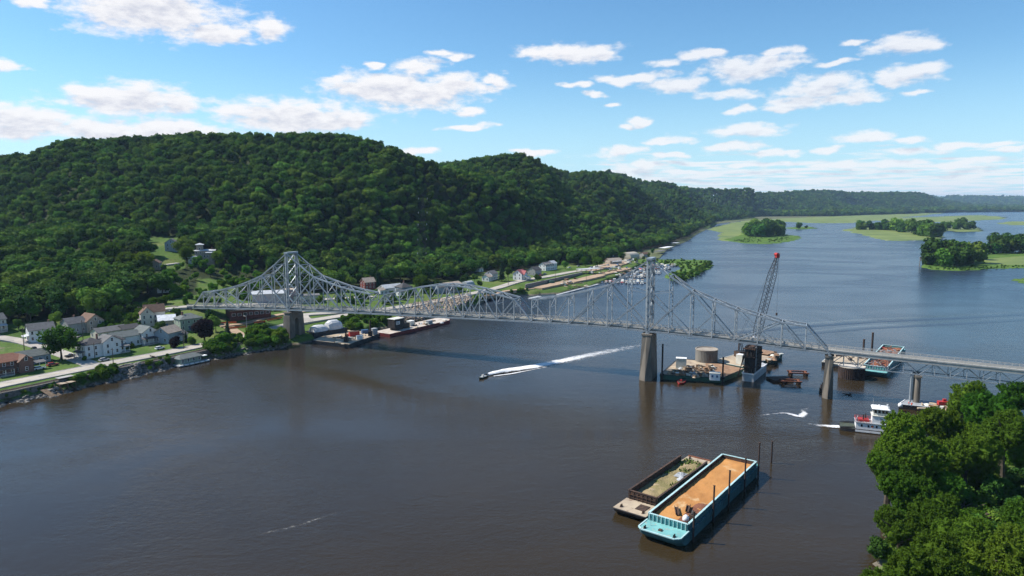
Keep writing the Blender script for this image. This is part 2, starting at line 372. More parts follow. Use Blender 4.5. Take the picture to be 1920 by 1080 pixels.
# ------------------------------------------------------------------ terrain sheet
us = np.concatenate([np.arange(-1.5, -0.82, 0.03), np.arange(-0.82, 0.4, 0.005), np.arange(0.4, 1.0, 0.012), np.arange(1.0, 1.6, 0.05)])
ks = np.concatenate([[-0.06, -0.03, -0.012, -0.004], np.arange(0, 0.08, 0.005), np.arange(0.08, 0.6, 0.008)])
top = math.log(14500.0); U = us[None, :]; S = np.log(shoreY(us))[None, :]
rows = [S + k for k in ks]
k1 = ks[-1]
for t in np.linspace(0, 1, 240)[1:]: rows.append(S + k1 + (top - S - k1) * t)
LY = np.concatenate(rows, 0); YY = np.exp(LY); XX = U * YY
ZZ = H(XX.ravel(), YY.ravel()).reshape(YY.shape)
nr, nc = YY.shape; idx = np.arange(nr * nc).reshape(nr, nc)
fc = np.stack([idx[:-1, :-1], idx[:-1, 1:], idx[1:, 1:], idx[1:, :-1]], -1).reshape(-1, 4)
def fw_px(x, y, z):
    zz = z - CAM_H; f = y * math.cos(PITCH) - zz * math.sin(PITCH); up = y * math.sin(PITCH) + zz * math.cos(PITCH)
    return 960 + F_PX * x / f, 540 - F_PX * up / f
TX, TY = fw_px(XX.ravel(), YY.ravel(), ZZ.ravel())
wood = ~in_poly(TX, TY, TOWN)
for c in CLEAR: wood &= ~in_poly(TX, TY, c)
m, t, out = mat_new('ground_cover')
at = t.n('ShaderNodeAttribute', attribute_name='wood'); tcn = t.n('ShaderNodeTexCoord'); o = tcn.outputs['Object']
n1 = t.noise(o, 0.035, 5, 0.6); n2 = t.noise(o, 0.5, 4, 0.65)
grass = t.ramp(n1, [(0.32, (0.050, 0.098, 0.020)), (0.5, (0.085, 0.145, 0.030)), (0.68, (0.130, 0.150, 0.045))])
grass = t.mix(t.smooth(n2, 0.45, 0.75), grass, (0.06, 0.085, 0.025, 1))
grass = t.mix(t.smooth(t.noise(o, 0.06, 5, 0.7), 0.60, 0.70), grass, (0.20, 0.165, 0.115, 1))
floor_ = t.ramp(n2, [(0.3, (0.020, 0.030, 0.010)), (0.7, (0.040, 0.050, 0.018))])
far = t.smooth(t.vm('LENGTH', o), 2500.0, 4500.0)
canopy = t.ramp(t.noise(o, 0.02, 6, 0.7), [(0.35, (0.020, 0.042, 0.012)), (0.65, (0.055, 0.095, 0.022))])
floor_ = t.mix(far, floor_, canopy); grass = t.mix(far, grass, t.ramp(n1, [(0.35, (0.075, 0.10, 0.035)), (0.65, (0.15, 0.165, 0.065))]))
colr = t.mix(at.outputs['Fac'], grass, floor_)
sp = t.n('ShaderNodeSeparateXYZ'); t.put(sp.inputs[0], o)
mudf = t.smooth(sp.outputs[2], 1.3, 0.3)
colr = t.mix(mudf, colr, t.ramp(n2, [(0.35, (0.10, 0.085, 0.06)), (0.65, (0.17, 0.15, 0.12))]))
p = t.n('ShaderNodeBsdfPrincipled'); t.put(p.inputs['Base Color'], colr); p.inputs['Roughness'].default_value = 0.95; p.inputs['Specular IOR Level'].default_value = 0.1
bn = t.n('ShaderNodeBump'); bn.inputs['Distance'].default_value = 0.5; t.put(bn.inputs['Height'], n2); t.put(p.inputs['Normal'], bn.outputs[0])
t.put(out.inputs[0], p.outputs[0]); MAT_GROUND = m
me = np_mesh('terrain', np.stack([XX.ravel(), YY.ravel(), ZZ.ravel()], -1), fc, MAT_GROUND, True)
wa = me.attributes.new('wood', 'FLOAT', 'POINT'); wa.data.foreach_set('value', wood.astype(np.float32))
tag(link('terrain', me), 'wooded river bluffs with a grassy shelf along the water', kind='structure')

# ------------------------------------------------------------------ river
m, t, out = mat_new('river_water'); tcn = t.n('ShaderNodeTexCoord'); o = tcn.outputs['Object']
sw = t.vm('MULTIPLY', o, (1.0, 1.7, 1.0))
rip = t.m('ADD', t.m('MULTIPLY', t.noise(sw, 0.55, 4, 0.6, 0.4), 0.65), t.m('MULTIPLY', t.noise(sw, 0.13, 3, 0.5, 0.6), 0.9))
patch = t.noise(t.vm('MULTIPLY', o, (0.55, 1.0, 1.0)), 0.011, 5, 0.62, 1.2)
calm = t.smooth(patch, 0.36, 0.60)
bn = t.n('ShaderNodeBump'); bn.inputs['Distance'].default_value = 0.40
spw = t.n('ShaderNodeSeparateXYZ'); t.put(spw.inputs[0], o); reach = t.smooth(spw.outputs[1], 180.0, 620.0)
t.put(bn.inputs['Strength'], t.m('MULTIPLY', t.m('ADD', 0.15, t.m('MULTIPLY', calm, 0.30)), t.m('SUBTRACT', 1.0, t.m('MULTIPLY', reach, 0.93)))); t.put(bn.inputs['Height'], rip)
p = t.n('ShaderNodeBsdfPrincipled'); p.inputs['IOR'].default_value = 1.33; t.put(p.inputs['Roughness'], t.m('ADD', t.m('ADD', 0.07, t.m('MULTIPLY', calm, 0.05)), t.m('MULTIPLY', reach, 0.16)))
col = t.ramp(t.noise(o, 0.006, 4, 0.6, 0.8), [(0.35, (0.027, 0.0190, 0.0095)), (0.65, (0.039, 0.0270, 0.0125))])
col = t.mix(t.smooth(spw.outputs[1], 230.0, 620.0), col, (0.020, 0.030, 0.047, 1))  # upstream, blue of the reflected sky is painted into the base colour
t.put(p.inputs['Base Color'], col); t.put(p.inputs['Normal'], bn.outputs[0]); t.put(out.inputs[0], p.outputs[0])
mb = MB(); n = 24
xs = [-30000, -3000, -900, -300, 0, 300, 900, 3000, 30000]; ysr = [-3000, 0, 300, 900, 3000, 30000]
vv = [(x, y, 0) for y in ysr for x in xs]; ff = [(j*9+i, j*9+i+1, j*9+i+10, j*9+i+9) for j in range(5) for i in range(8)]
MAT_RIVER = m
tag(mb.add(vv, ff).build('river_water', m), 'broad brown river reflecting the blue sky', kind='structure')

# ------------------------------------------------------------------ marsh flats and islands
MAT_MARSH = M('lily_pads', (0.19, 0.225, 0.060), (0.10, 0.145, 0.040), 0.012, 0.7, spec=0.2, c=(0.23, 0.25, 0.09), lo=0.35, hi=0.65)
MAT_MEADOW = M('marsh_grass', (0.095, 0.165, 0.028), (0.060, 0.115, 0.022), 0.03, 0.9, spec=0.1, bump=0.4, bscale=0.5, c=(0.12, 0.145, 0.042))
def cp(lst): return [(1200 + a / 2.667, 330 + b / 2.667) for a, b in lst]
def land(name, pts, zt, mat, label, rough=0.02, kind='structure'):
    pg = [W(*q) for q in pts]; o = []; L = len(pg)
    for i in range(L):                              # ragged edge
        a, b = pg[i], pg[(i + 1) % L]; k = max(2, int((b - a).length / (a.y * 0.008)))
        for j in range(k):
            q = a.lerp(b, j / k); nrm = Vector((-(b - a).y, (b - a).x, 0)).normalized()
            o.append(q + nrm * (random.random() - 0.5) * 2 * rough * a.length * 0.25)
    c = sum(o, Vector()) / len(o); mb = MB()
    inner = [(q.x + (c.x - q.x) * 0.04, q.y + (c.y - q.y) * 0.04, zt) for q in o]
    n = len(o); mb.add([(q.x, q.y, -0.5) for q in o] + inner, [(i, (i+1) % n, n + (i+1) % n, n + i) for i in range(n)] + [tuple(range(n, 2*n))])
    return tag(mb.build(name, mat), label, kind=kind)
land('marsh', cp([(332,330),(362,288),(300,270),(380,247),(430,236),(505,222),(640,206),(870,199),(1080,194),(1300,189),(1450,184),(1510,172),(1540,182),(1400,200),(1240,215),(1080,236),(900,238),(760,232),(640,226),(560,236),(520,262),(515,292),(440,318),(470,338),(390,337)]), 0.10, MAT_MARSH, 'pale green lily flats beside the far channel')
land('island', cp([(420,322),(500,336),(640,341),(740,331),(803,312),(785,300),(700,290),(620,262),(540,268),(500,300)]), 0.9, MAT_MEADOW, 'grassy island with a tree clump in the upper channel')
land('islet', cp([(735,262),(800,268),(880,262),(850,254),(770,254)]), 0.6, MAT_MEADOW, 'tiny islet with two bushes')
land('island', cp([(1012,272),(1100,292),(1165,308),(1225,323),(1330,326),(1420,320),(1515,312),(1500,285),(1530,272),(1600,280),(1715,276),(1690,258),(1500,250),(1080,255)]), 0.8, MAT_MARSH, 'long low island with tree rows in mid river')
land('island', cp([(1412,455),(1450,471),(1620,474),(1760,466),(1890,461),(2300,455),(2300,375),(1920,380),(1760,384),(1690,398),(1440,432)]), 0.9, MAT_MEADOW, 'green meadow island with dark trees near the right bank')
land('marsh', cp([(1700,420),(1880,405),(2200,400),(2200,440),(1860,452),(1740,446)]), 1.15, MAT_MARSH, 'yellow green meadow patch on the island')
land('islet', cp([(1868,520),(1900,536),(2050,545),(2050,512),(1920,512)]), 0.6, MAT_MEADOW, 'low grassy islet at the picture edge')
land('island', cp([(1780,236),(1850,228),(2100,226),(2100,246),(1850,246)]), 0.6, MAT_MARSH, 'thin marsh strip in the far backwater')
land('island', cp([(1560,232),(1700,222),(1800,218),(1830,205),(1700,196),(1560,200),(1450,205),(1200,212),(1150,222),(1380,230)]), 0.8, MAT_MARSH, 'far wooded island behind the tree rows')
SPIT = [(1140,489),(1200,487),(1260,487),(1310,488),(1331,489),(1337,494),(1330,503),(1318,511),(1300,520),(1285,525),(1262,527),(1250,520),(1258,512),(1276,508),(1278,500),(1262,497),(1230,497),(1200,498),(1150,500)]
land('spit', SPIT, 0.9, MAT_MEADOW, 'overgrown green spit sheltering the marina')
# near bank under the foreground trees
land('near_bank', [(1700,836),(1672,900),(1660,985),(1632,1060),(1600,1130),(1580,1300),(2600,1500),(2700,800),(2050,775),(1850,785)], 1.2, MAT_GROUND, 'wooded near bank')

# ================================================================== haze
hm, t, out = mat_new('haze_air'); pv = t.n('ShaderNodeVolumePrincipled')
pv.inputs['Color'].default_value = (0.50, 0.72, 1.0, 1); pv.inputs['Density'].default_value = 0.000038; pv.inputs['Anisotropy'].default_value = 0.1
t.put(out.inputs['Volume'], pv.outputs[0])
HAZE_TOP = 250.0
mb = MB(); mb.b0(-24000, 24000, -2500, 29000, -5.0, HAZE_TOP)
tag(mb.build('haze', hm), 'thin blue summer haze', kind='stuff')
# ================================================================== trees
def leaf_mat(name, lo, hi, yel=0.0, trans=0.25):
    m, t, out = mat_new(name); oi = t.n('ShaderNodeObjectInfo'); tcn = t.n('ShaderNodeTexCoord')
    col = t.ramp(oi.outputs['Random'], [(0.0, lo), (0.55, tuple((a + b) / 2 for a, b in zip(lo, hi))), (0.85, hi), (1.0, tuple(x * 1.25 for x in hi))])
    n = t.noise(tcn.outputs['Object'], 0.8, 3, 0.6); stand = t.noise(oi.outputs['Location'], 0.014, 3, 0.6)
    hsv = t.n('ShaderNodeHueSaturation'); t.put(hsv.inputs['Value'], t.m('MULTIPLY', t.m('ADD', 0.6, t.m('MULTIPLY', n, 0.8)), t.m('ADD', 0.35, t.m('MULTIPLY', stand, 1.3)))); t.put(hsv.inputs['Color'], col); hsv.inputs['Saturation'].default_value = 1.08
    rr = t.m('FRACT', t.m('MULTIPLY', oi.outputs['Random'], 37.7)); t.put(hsv.inputs['Hue'], t.m('ADD', t.m('ADD', 0.452, t.m('MULTIPLY', rr, 0.045)), t.m('MULTIPLY', stand, 0.05)))
    p = t.n('ShaderNodeBsdfPrincipled'); t.put(p.inputs['Base Color'], hsv.outputs[0]); p.inputs['Roughness'].default_value = 0.8; p.inputs['Specular IOR Level'].default_value = 0.08
    tr = t.n('ShaderNodeBsdfTranslucent'); t.put(tr.inputs[0], hsv.outputs[0])
    mx = t.n('ShaderNodeMixShader'); mx.inputs[0].default_value = trans
    t.put(mx.inputs[1], p.outputs[0]); t.put(mx.inputs[2], tr.outputs[0]); t.put(out.inputs[0], mx.outputs[0]); return m
MAT_LEAF = leaf_mat('bluff_leaves', (0.034, 0.076, 0.018), (0.108, 0.182, 0.036))
MAT_LEAF_NEAR = leaf_mat('bank_leaves', (0.062, 0.132, 0.020), (0.105, 0.190, 0.030), trans=0.48)
MAT_PURPLE = leaf_mat('purple_leaves', (0.022, 0.014, 0.016), (0.030, 0.018, 0.020))
MAT_SPRUCE = leaf_mat('spruce_needles', (0.014, 0.034, 0.016), (0.022, 0.046, 0.022))
MAT_BARK = M('bark', (0.09, 0.07, 0.05), (0.05, 0.04, 0.03), 2.0, 0.9, bump=0.03)
def crown_mesh(name, rx, rz, zc, nleaf, size, mat, seed, lobes=9, core=True, feather=0, lobe_r=(0.38, 0.6), spread=0.62):
    """crown of leaf sprays spread through a cluster of lobes, with dark gaps between them"""
    g = np.random.default_rng(seed)
    L = []
    for i in range(lobes):
        a = g.uniform(0, 2 * np.pi); s = np.sqrt(g.uniform(0.05, 1)) * spread; h = g.uniform(-0.75, 0.75)
        k = np.sqrt(max(0.05, 1 - h * h))
        L.append((np.array([np.cos(a) * s * k * rx, np.sin(a) * s * k * rx, zc + h * rz * 0.72]), g.uniform(*lobe_r) * min(rx, rz)))
    C = np.array([l[0] for l in L]); LR = np.array([l[1] for l in L])
    def shell(n):
        k = g.choice(lobes, n, p=LR ** 2 / (LR ** 2).sum()); d = g.normal(size=(n, 3)); d[:, 2] += 0.25; d /= np.linalg.norm(d, axis=1)[:, None]
        pt = C[k] + d * LR[k][:, None] * g.uniform(0.78, 1.08, n)[:, None]
        dist = np.linalg.norm(pt[:, None] - C[None], axis=2) / LR[None]; keep = (dist < 0.74).sum(1) == 0
        return pt[keep], d[keep]
    if feather:
        pc, dc = shell(int(nleaf / feather * 1.8)); pc, dc = pc[:max(1, nleaf // feather)], dc[:max(1, nleaf // feather)]
        ax = dc * 0.8 + np.array([0, 0, 0.75]); ax /= np.linalg.norm(ax, axis=1)[:, None]
        pt = np.repeat(pc, feather, 0); ax = np.repeat(ax, feather, 0); n = len(pt); s = g.uniform(-0.6, 1.0, n)
        wdt = (1.05 - np.clip(s, 0, 1) * 0.75)
        pt = pt + ax * (s * size * 3.0)[:, None] + g.normal(size=(n, 3)) * (wdt * size * 0.95)[:, None]
        nr = ax * 0.5 + g.normal(size=(n, 3)) * 0.7 + np.array([0, 0, 0.3])
    else:
        pt, dd = shell(int(nleaf * 1.9)); pt, dd = pt[:nleaf], dd[:nleaf]; n = len(pt)
        nr = dd + g.normal(size=(n, 3)) * 0.55
    nr /= np.linalg.norm(nr, axis=1)[:, None]
    tmp = g.normal(size=(n, 3)); tu = np.cross(nr, tmp); tu /= np.linalg.norm(tu, axis=1)[:, None]; tv = np.cross(nr, tu)
    sz = size * g.uniform(0.6, 1.25, n)[:, None]
    tu *= sz; tv *= sz * 0.72
    fold = nr * sz * 0.25
    V = np.stack([pt - tu, pt - tv * 0.8 + fold, pt + tu, pt + tv * 0.8 + fold], 1).reshape(-1, 3)
    F = np.arange(n * 4).reshape(n, 4)
    if core:
        vs, fs = [], []; off = n * 4
        for c, r in zip(C, LR):
            a = np.linspace(0, 2 * np.pi, 7)[:-1]
            ring = [(c + r * 0.80 * np.array([0, 0, -1]))] 
            for ph in (-0.6, 0.0, 0.6):
                for q in a: ring.append(c + r * 0.80 * np.array([np.cos(q) * np.cos(ph), np.sin(q) * np.cos(ph), np.sin(ph)]))
            ring.append(c + r * 0.80 * np.array([0, 0, 1])); b = off + len(vs); vs += ring
            for q in range(6):
                j = (q + 1) % 6
                fs += [(b, b+1+j, b+1+q, b), (b+1+q, b+1+j, b+7+j, b+7+q), (b+7+q, b+7+j, b+13+j, b+13+q), (b+13+q, b+13+j, b+19, b+13+q)]
        V = np.concatenate([V, np.array(vs)])
        quads = np.array([f for f in fs if len(set(f)) == 4]); tris = [f for f in fs if len(set(f)) == 3]
        me = bpy.data.meshes.new(name)
        me.from_pydata(V.tolist(), [], F.tolist() + quads.tolist() + [tuple(dict.fromkeys(f)) for f in tris]); me.materials.append(mat); return me
    return np_mesh(name, V, F, mat)
def trunk_mesh(name, h, r, seed, limbs=3, mat=None, spread=0.5):
    g = random.Random(seed); mb = MB(); z = 0; x = y = 0.0; rings = []
    for k in range(5):
        f = k / 4; rr = r * (1.25 - 0.75 * f) if k else r * 1.6
        rings.append([(x + rr * math.cos(a), y + rr * math.sin(a), h * f - (0.3 if k == 0 else 0)) for a in [i * math.pi / 3 for i in range(6)]])
        x += g.uniform(-.12, .12) * h * 0.2; y += g.uniform(-.12, .12) * h * 0.2
    mb.loft(rings)
    for i in range(limbs):
        a = g.uniform(0, 6.28); f = g.uniform(0.45, 0.9); L = h * g.uniform(0.3, 0.6)
        mb.cyl((0, 0, h * f), (math.cos(a) * L * spread, math.sin(a) * L * spread, h * f + L * 0.75), r * 0.5, r * 0.18, 5, False)
    return mb.mesh(name, mat or MAT_BARK)
# crowns of the bluff wood; unit: metres, trunk foot at z = 0
HC = [crown_mesh('crown', r, rz, zc, 420, sz, MAT_LEAF, 10 + i, lobes=lb, lobe_r=(0.34, 0.58)) for i, (r, rz, zc, sz, lb) in enumerate(
    [(5.6,4.9,8.2,0.85,9),(6.2,4.5,8.0,0.9,11),(5.0,5.6,9.0,0.8,8),(6.6,5.2,8.6,0.95,12),(4.6,4.8,8.0,0.75,8),(5.8,5.6,9.2,0.85,10),(5.3,4.2,7.4,0.85,7)])]
HT = [trunk_mesh('trunk', 6.5, 0.32, i) for i in range(3)]
IC = [crown_mesh('crown', r, rz, zc, 420, .95, MAT_LEAF, 60 + i, lobes=12, lobe_r=(.34, .55)) for i, (r, rz, zc) in enumerate([(6.4, 4.6, 4.2), (5.6, 5.4, 4.9), (7.2, 4.4, 4.0)])]
HL = []
for me_ in HC[:4]: me2 = me_.copy(); me2.name = 'crown'; me2.materials.clear(); me2.materials.append(MAT_LEAF_NEAR); HL.append(me2)
FC = [crown_mesh('crown', r, rz, zc, 90, 1.6, MAT_LEAF, 40 + i, lobes=6, lobe_r=(0.45, 0.65)) for i, (r, rz, zc) in enumerate([(6.0,4.4,6.2),(5.2,5.2,6.8),(7.0,4.4,5.6)])]

# ---- where trees stand
def jgrid(y0, y1, u0, u1, sp, seed):
    g = np.random.default_rng(seed); ys = np.arange(y0, y1, sp * 0.92); P = []
    for y in ys:
        xs = np.arange(u0 * y, u1 * y, sp); n = len(xs)
        P.append(np.stack([xs + g.uniform(-.45, .45, n) * sp, y + g.uniform(-.45, .45, n) * sp], -1))
    return np.concatenate(P)
def wood_points(y0, y1, u0, u1, sp, seed):
    P = jgrid(y0, y1, u0, u1, sp, seed); z = H(P[:, 0], P[:, 1]); P = np.column_stack([P, z])
    P = P[(z > 0.7)]; px, py = fw_px(P[:, 0], P[:, 1], P[:, 2])
    ok = ~in_poly(px, py, TOWN)
    for c in CLEAR: ok &= ~in_poly(px, py, c)
    # drop trees far below the skyline that hides them
    return P[ok], px[ok], py[ok]
_ei = np.tan(np.deg2rad(0.0))
ang = (ZZ + 13 - CAM_H) / YY; runmax = np.maximum.accumulate(np.where(YY < 400, -9, ang), 0)
def hidden(P):
    u = P[:, 0] / P[:, 1]; ci = np.clip(np.searchsorted(us, u), 0, nc - 1); a = (P[:, 2] + 16 - CAM_H) / P[:, 1]
    out = np.zeros(len(P), bool)
    for c in np.unique(ci):
        s = ci == c; ri = np.searchsorted(LY[:, c], np.log(P[s, 1])) - 3
        out[s] = a[s] < runmax[np.clip(ri, 0, nr - 1), c] - 14.0 / P[s, 1]
    return out
near = [wood_points(330, 1350, -0.86, 0.30, 8.7, 1)]
P1, px1, py1 = near[0]
shr = in_poly(px1, py1, SHRUB)
thin = np.random.default_rng(5).uniform(size=len(P1)) < np.where(shr, 0.75, 0.93)
P1, px1, py1, shr = P1[thin], px1[thin], py1[thin], shr[thin]
hd = hidden(P1); P1, px1, py1, shr = P1[~hd], px1[~hd], py1[~hd], shr[~hd]
g5 = np.random.default_rng(6); sc1 = np.exp(g5.normal(0.04, 0.26, len(P1)))
big = _vn(P1[:, 0] / 45, P1[:, 1] / 45, 11); sc1 *= 0.74 + 0.52 * big
sc1 = np.clip(sc1, .6, 1.75); sc1[shr] *= 0.5
near_bank_low = (P1[:, 2] < 16); sc1 *= np.where(near_bank_low & ~shr, 1.08, 1.0)
P2, px2, py2 = wood_points(1350, 2700, -0.45, 0.42, 11.5, 2); hd = hidden(P2); P2 = P2[~hd]
P3, px3, py3 = wood_points(2700, 7200, 0.05, 0.80, 17.5, 3); hd = hidden(P3); P3 = P3[~hd]
plain = P3[:, 2] < 4; keepp = ~plain | (_vn(P3[:, 0] / 320, P3[:, 1] / 500, 21) > 0.30) ; P3 = P3[keepp]
P4, _, _ = wood_points(7200, 12500, 0.30, 0.85, 45.0, 4); hd = hidden(P4); P4 = P4[~hd]

def forest(name, pts, scale, protos, label, seed, flat=9.0):
    """one mass of trees: points carrying crowns"""
    me = bpy.data.meshes.new(name); me.vertices.add(len(pts)); me.vertices.foreach_set('co', pts.astype(np.float32).ravel())
    g = np.random.default_rng(seed); n = len(pts)
    for nm, dat, ty in (('sc', scale, 'FLOAT'), ('rot', g.uniform(0, 6.28, n), 'FLOAT'), ('pick', g.integers(0, len(protos), n), 'INT'), ('sq', np.minimum(g.uniform(0.85, 1.05, n), 1.22 * flat / scale), 'FLOAT')):
        at = me.attributes.new(nm, ty, 'POINT'); at.data.foreach_set('value', dat.astype(np.int32 if ty == 'INT' else np.float32))
    o = link(name, me)
    ng = bpy.data.node_groups.new(name, 'GeometryNodeTree'); ng.interface.new_socket('Geometry', in_out='INPUT', socket_type='NodeSocketGeometry'); ng.interface.new_socket('Geometry', in_out='OUTPUT', socket_type='NodeSocketGeometry')
    N, Lk = ng.nodes.new, ng.links.new
    gi, go = N('NodeGroupInput'), N('NodeGroupOutput'); iop = N('GeometryNodeInstanceOnPoints'); j = N('GeometryNodeGeometryToInstance')
    for pr in reversed(protos):
        oi = N('GeometryNodeObjectInfo'); oi.inputs['Object'].default_value = pr; oi.transform_space = 'ORIGINAL'; Lk(oi.outputs['Geometry'], j.inputs[0])
    def attr(nm, ty):
        a = N('GeometryNodeInputNamedAttribute'); a.data_type = ty; a.inputs['Name'].default_value = nm; return a.outputs[0]
    iop.inputs['Pick Instance'].default_value = True; Lk(attr('pick', 'INT'), iop.inputs['Instance Index'])
    cx = N('ShaderNodeCombineXYZ'); s_ = attr('sc', 'FLOAT'); q_ = attr('sq', 'FLOAT'); mm = N('ShaderNodeMath'); mm.operation = 'MULTIPLY'; Lk(s_, mm.inputs[0]); Lk(q_, mm.inputs[1])
    Lk(s_, cx.inputs[0]); Lk(s_, cx.inputs[1]); Lk(mm.outputs[0], cx.inputs[2]); Lk(cx.outputs[0], iop.inputs['Scale'])
    cr = N('ShaderNodeCombineXYZ'); Lk(attr('rot', 'FLOAT'), cr.inputs[2]); Lk(cr.outputs[0], iop.inputs['Rotation'])
    Lk(gi.outputs[0], iop.inputs['Points']); Lk(j.outputs[0], iop.inputs['Instance']); Lk(iop.outputs[0], go.inputs[0])
    md = o.modifiers.new('trees', 'NODES'); md.node_group = ng
    return tag(o, label, kind='stuff')
CROWN = [None]; proto_l = []
def tree(name, label, cat, loc, crown, trunk, s=1.0, rz=None, group=None, sz=None):
    t = thing(name, label, cat, loc, random.uniform(0, 6.28) if rz is None else rz, group)
    t.scale = (s, s, sz or s)
    if trunk: link('trunk', trunk, t)
    CROWN[0] = link('crown', crown, t); return t
# ---- the nearest trees of the wood stand one by one, the rest as one mass
d1 = P1[:, 1] / sc1; inview = (px1 > -20) & (px1 < 1940)
order = np.argsort(np.where(inview, d1, 1e9)); NS = 235
single = np.zeros(len(P1), bool); single[order[:NS]] = True; single[[k for k in order if shr[k]][:16]] = True
proto_h = []
for k in np.where(single)[0]:
    x, y, z = P1[k]; px, py = px1[k], py1[k]
    if shr[k]: nm, lb, gp = 'small_tree', 'small bright green tree on the scrubby slope below the brick villa', 'scrub trees on the open slope above the bridge end'
    elif px < 330:
        nm = 'forest_tree'; size_ = 'tall' if sc1[k] > 1.3 else ('slender' if sc1[k] < 1.0 else 'broad')
        where = 'behind the house at the left margin' if px < 45 else ('behind the white house up the side street' if px < 135 else ('behind the weathered grey house' if px < 235 else 'above the white box trailer'))
        row = 'at the wood front' if py > 572 else ('in the second rank' if py > 530 else 'high on the slope')
        lb = '%s dark green tree %s %s' % (size_, row, where); gp = size_ + ' trees ' + row + ' ' + where
    elif px < 640: nm, lb, gp = 'forest_tree', 'dark green broadleaf tree at the wood edge behind the bridge tower', 'trees behind the western bridge tower'
    else: nm, lb, gp = 'forest_tree', 'dense green broadleaf tree at the foot of the bluff along the shore road', 'trees at the bluff foot along the shore road'
    tr = tree(nm, lb, 'tree', (x, y, z - 0.3), (HL[k % 4] if shr[k] else HC[k % 7]), HT[k % 3], sc1[k], group=gp, sz=min(sc1[k], 1.2) * random.uniform(.88, 1.05))
    if shr[k] and len(proto_l) < 4: proto_l.append(CROWN[0])
    if len(proto_h) < 7 and not shr[k] and HC[k % 7].name not in [q.data.name for q in proto_h]: proto_h.append(CROWN[0])
rest = ~single & ~shr; rs_ = ~single & shr
if proto_l: forest('shrubbery', P1[rs_], sc1[rs_], proto_l, 'light green scrub on the open slope below the villa', 20, 1.0)
mass1 = P1[rest]; s1 = sc1[rest]
forest('forest', mass1, s1, proto_h, 'unbroken broadleaf wood covering the bluffs', 21, 1.0)
# far protos: crowns of three trees on the upper islands
MAT_DEAD = M('dead_wood', (0.20, 0.17, 0.14), (0.12, 0.10, 0.09), 1.0, 0.9)
def ipt(cx, cy): return W(1200 + cx / 2.667, 330 + cy / 2.667, 0.8)
far_proto = []
def clump(label, group, spots, s0):
    for (cx, cy, s) in spots:
        q = ipt(cx, cy); k = len(far_proto)
        tr = tree('island_tree', label, 'tree', q + Vector((random.uniform(-6, 6), random.uniform(-9, 9), -.6)), IC[random.randrange(3)], HT[0], s * s0 * random.uniform(.85, 1.12), group=group)
        if CROWN[0].data not in [f.data for f in far_proto]: far_proto.append(CROWN[0])
clump('broadleaf tree in the round clump on the grassy upper island', 'trees of the clump on the upper island', [(535,300,1.2),(560,303,1.5),(590,304,1.5),(615,302,1.6),(640,300,1.6),(668,298,1.5),(690,296,1.3),(708,293,1.1),(575,290,1.6),(605,288,1.7),(640,286,1.7),(670,286,1.5),(550,288,1.3),(698,284,1.2)], 2.3)
clump('bush on the tiny islet in the upper channel', 'bushes on the tiny islet', [(785,262,.9),(812,262,1.1),(842,260,.6)], 1.7)
clump('broadleaf tree in the dark clump at the tip of the meadow island', 'trees of the meadow island clump', [(1440,444,1.0),(1465,447,1.2),(1495,448,1.25),(1525,448,1.3),(1560,447,1.3),(1595,447,1.25),(1630,446,1.2),(1660,438,1.1),(1480,436,1.3),(1520,434,1.35),(1560,434,1.35),(1600,434,1.3),(1640,428,1.1),(1685,420,.85)], 2.35)
clump('tree in the row at the back of the meadow island', 'tree row behind the meadow island', [(1715,396,.8),(1750,392,1.0),(1785,388,1.3),(1815,387,1.45),(1850,386,1.3),(1885,386,1.4),(1920,386,1.4),(1960,386,1.4),(1800,382,1.2),(1865,380,1.3)], 2.0)
clump('tree in the rows on the long low island in mid river', 'trees on the long low island', [(1085,268,1.0),(1108,267,1.2),(1132,268,1.2),(1158,268,1.1),(1185,269,1.2),(1215,270,1.4),(1240,271,1.4),(1268,272,1.4),(1295,276,1.4),(1325,282,1.5),(1350,286,1.5),(1378,292,1.5),(1405,296,1.6),(1430,301,1.6),(1455,304,1.7),(1480,306,1.6),(1503,305,1.3),(1400,282,1.4),(1450,285,1.5),(1330,270,1.3),(1535,266,1.2),(1570,266,1.3),(1605,267,1.3),(1640,268,1.2),(1668,268,1.0)], 2.2)

forest('forest', P2, np.exp(np.random.default_rng(8).normal(0.12, 0.2, len(P2))), proto_h, 'wooded bluffs farther up the river', 22)
forest('forest', P3, np.exp(np.random.default_rng(9).normal(0.42, 0.2, len(P3)) + np.where(P3[:, 2] < 4, .45, 0)), far_proto, 'wooded bluffs and bottomland in the distance', 23)
forest('forest', P4, np.exp(np.random.default_rng(9).normal(1.15, 0.2, len(P4))), far_proto, 'wood on the last blue ridge', 24)
# ================================================================== the bridge
STEEL = M('bridge_steel', (0.37, 0.40, 0.42), (0.27, 0.30, 0.32), 0.35, 0.45, 0.25, spec=0.5, c=(0.20, 0.22, 0.23))
CONC = M('pier_concrete', (0.215, 0.185, 0.148), (0.125, 0.108, 0.088), 0.18, 0.9, bump=0.06, bscale=1.5, c=(0.11, 0.095, 0.08), stretch=(1, 1, 0.35))
CONC2 = M('new_concrete', (0.44, 0.45, 0.46), (0.33, 0.34, 0.35), 0.3, 0.8, c=(0.25, 0.25, 0.25))
DECKM = M('bridge_deck', (0.33, 0.31, 0.28), (0.25, 0.24, 0.22), 0.5, 0.9, stretch=(0.2, 1, 1))
RAILM = M('guard_rail', (0.46, 0.44, 0.40), (0.36, 0.35, 0.33), 0.5, 0.6, 0.1)
BA = Vector((-120.8, 378.4, 0)); BRZ = math.atan2(-0.4047, 0.9146); PAN = 8.99; HW = 3.8
bridge = thing('bridge', 'long grey steel cantilever truss bridge crossing the river', 'bridge', BA, BRZ)
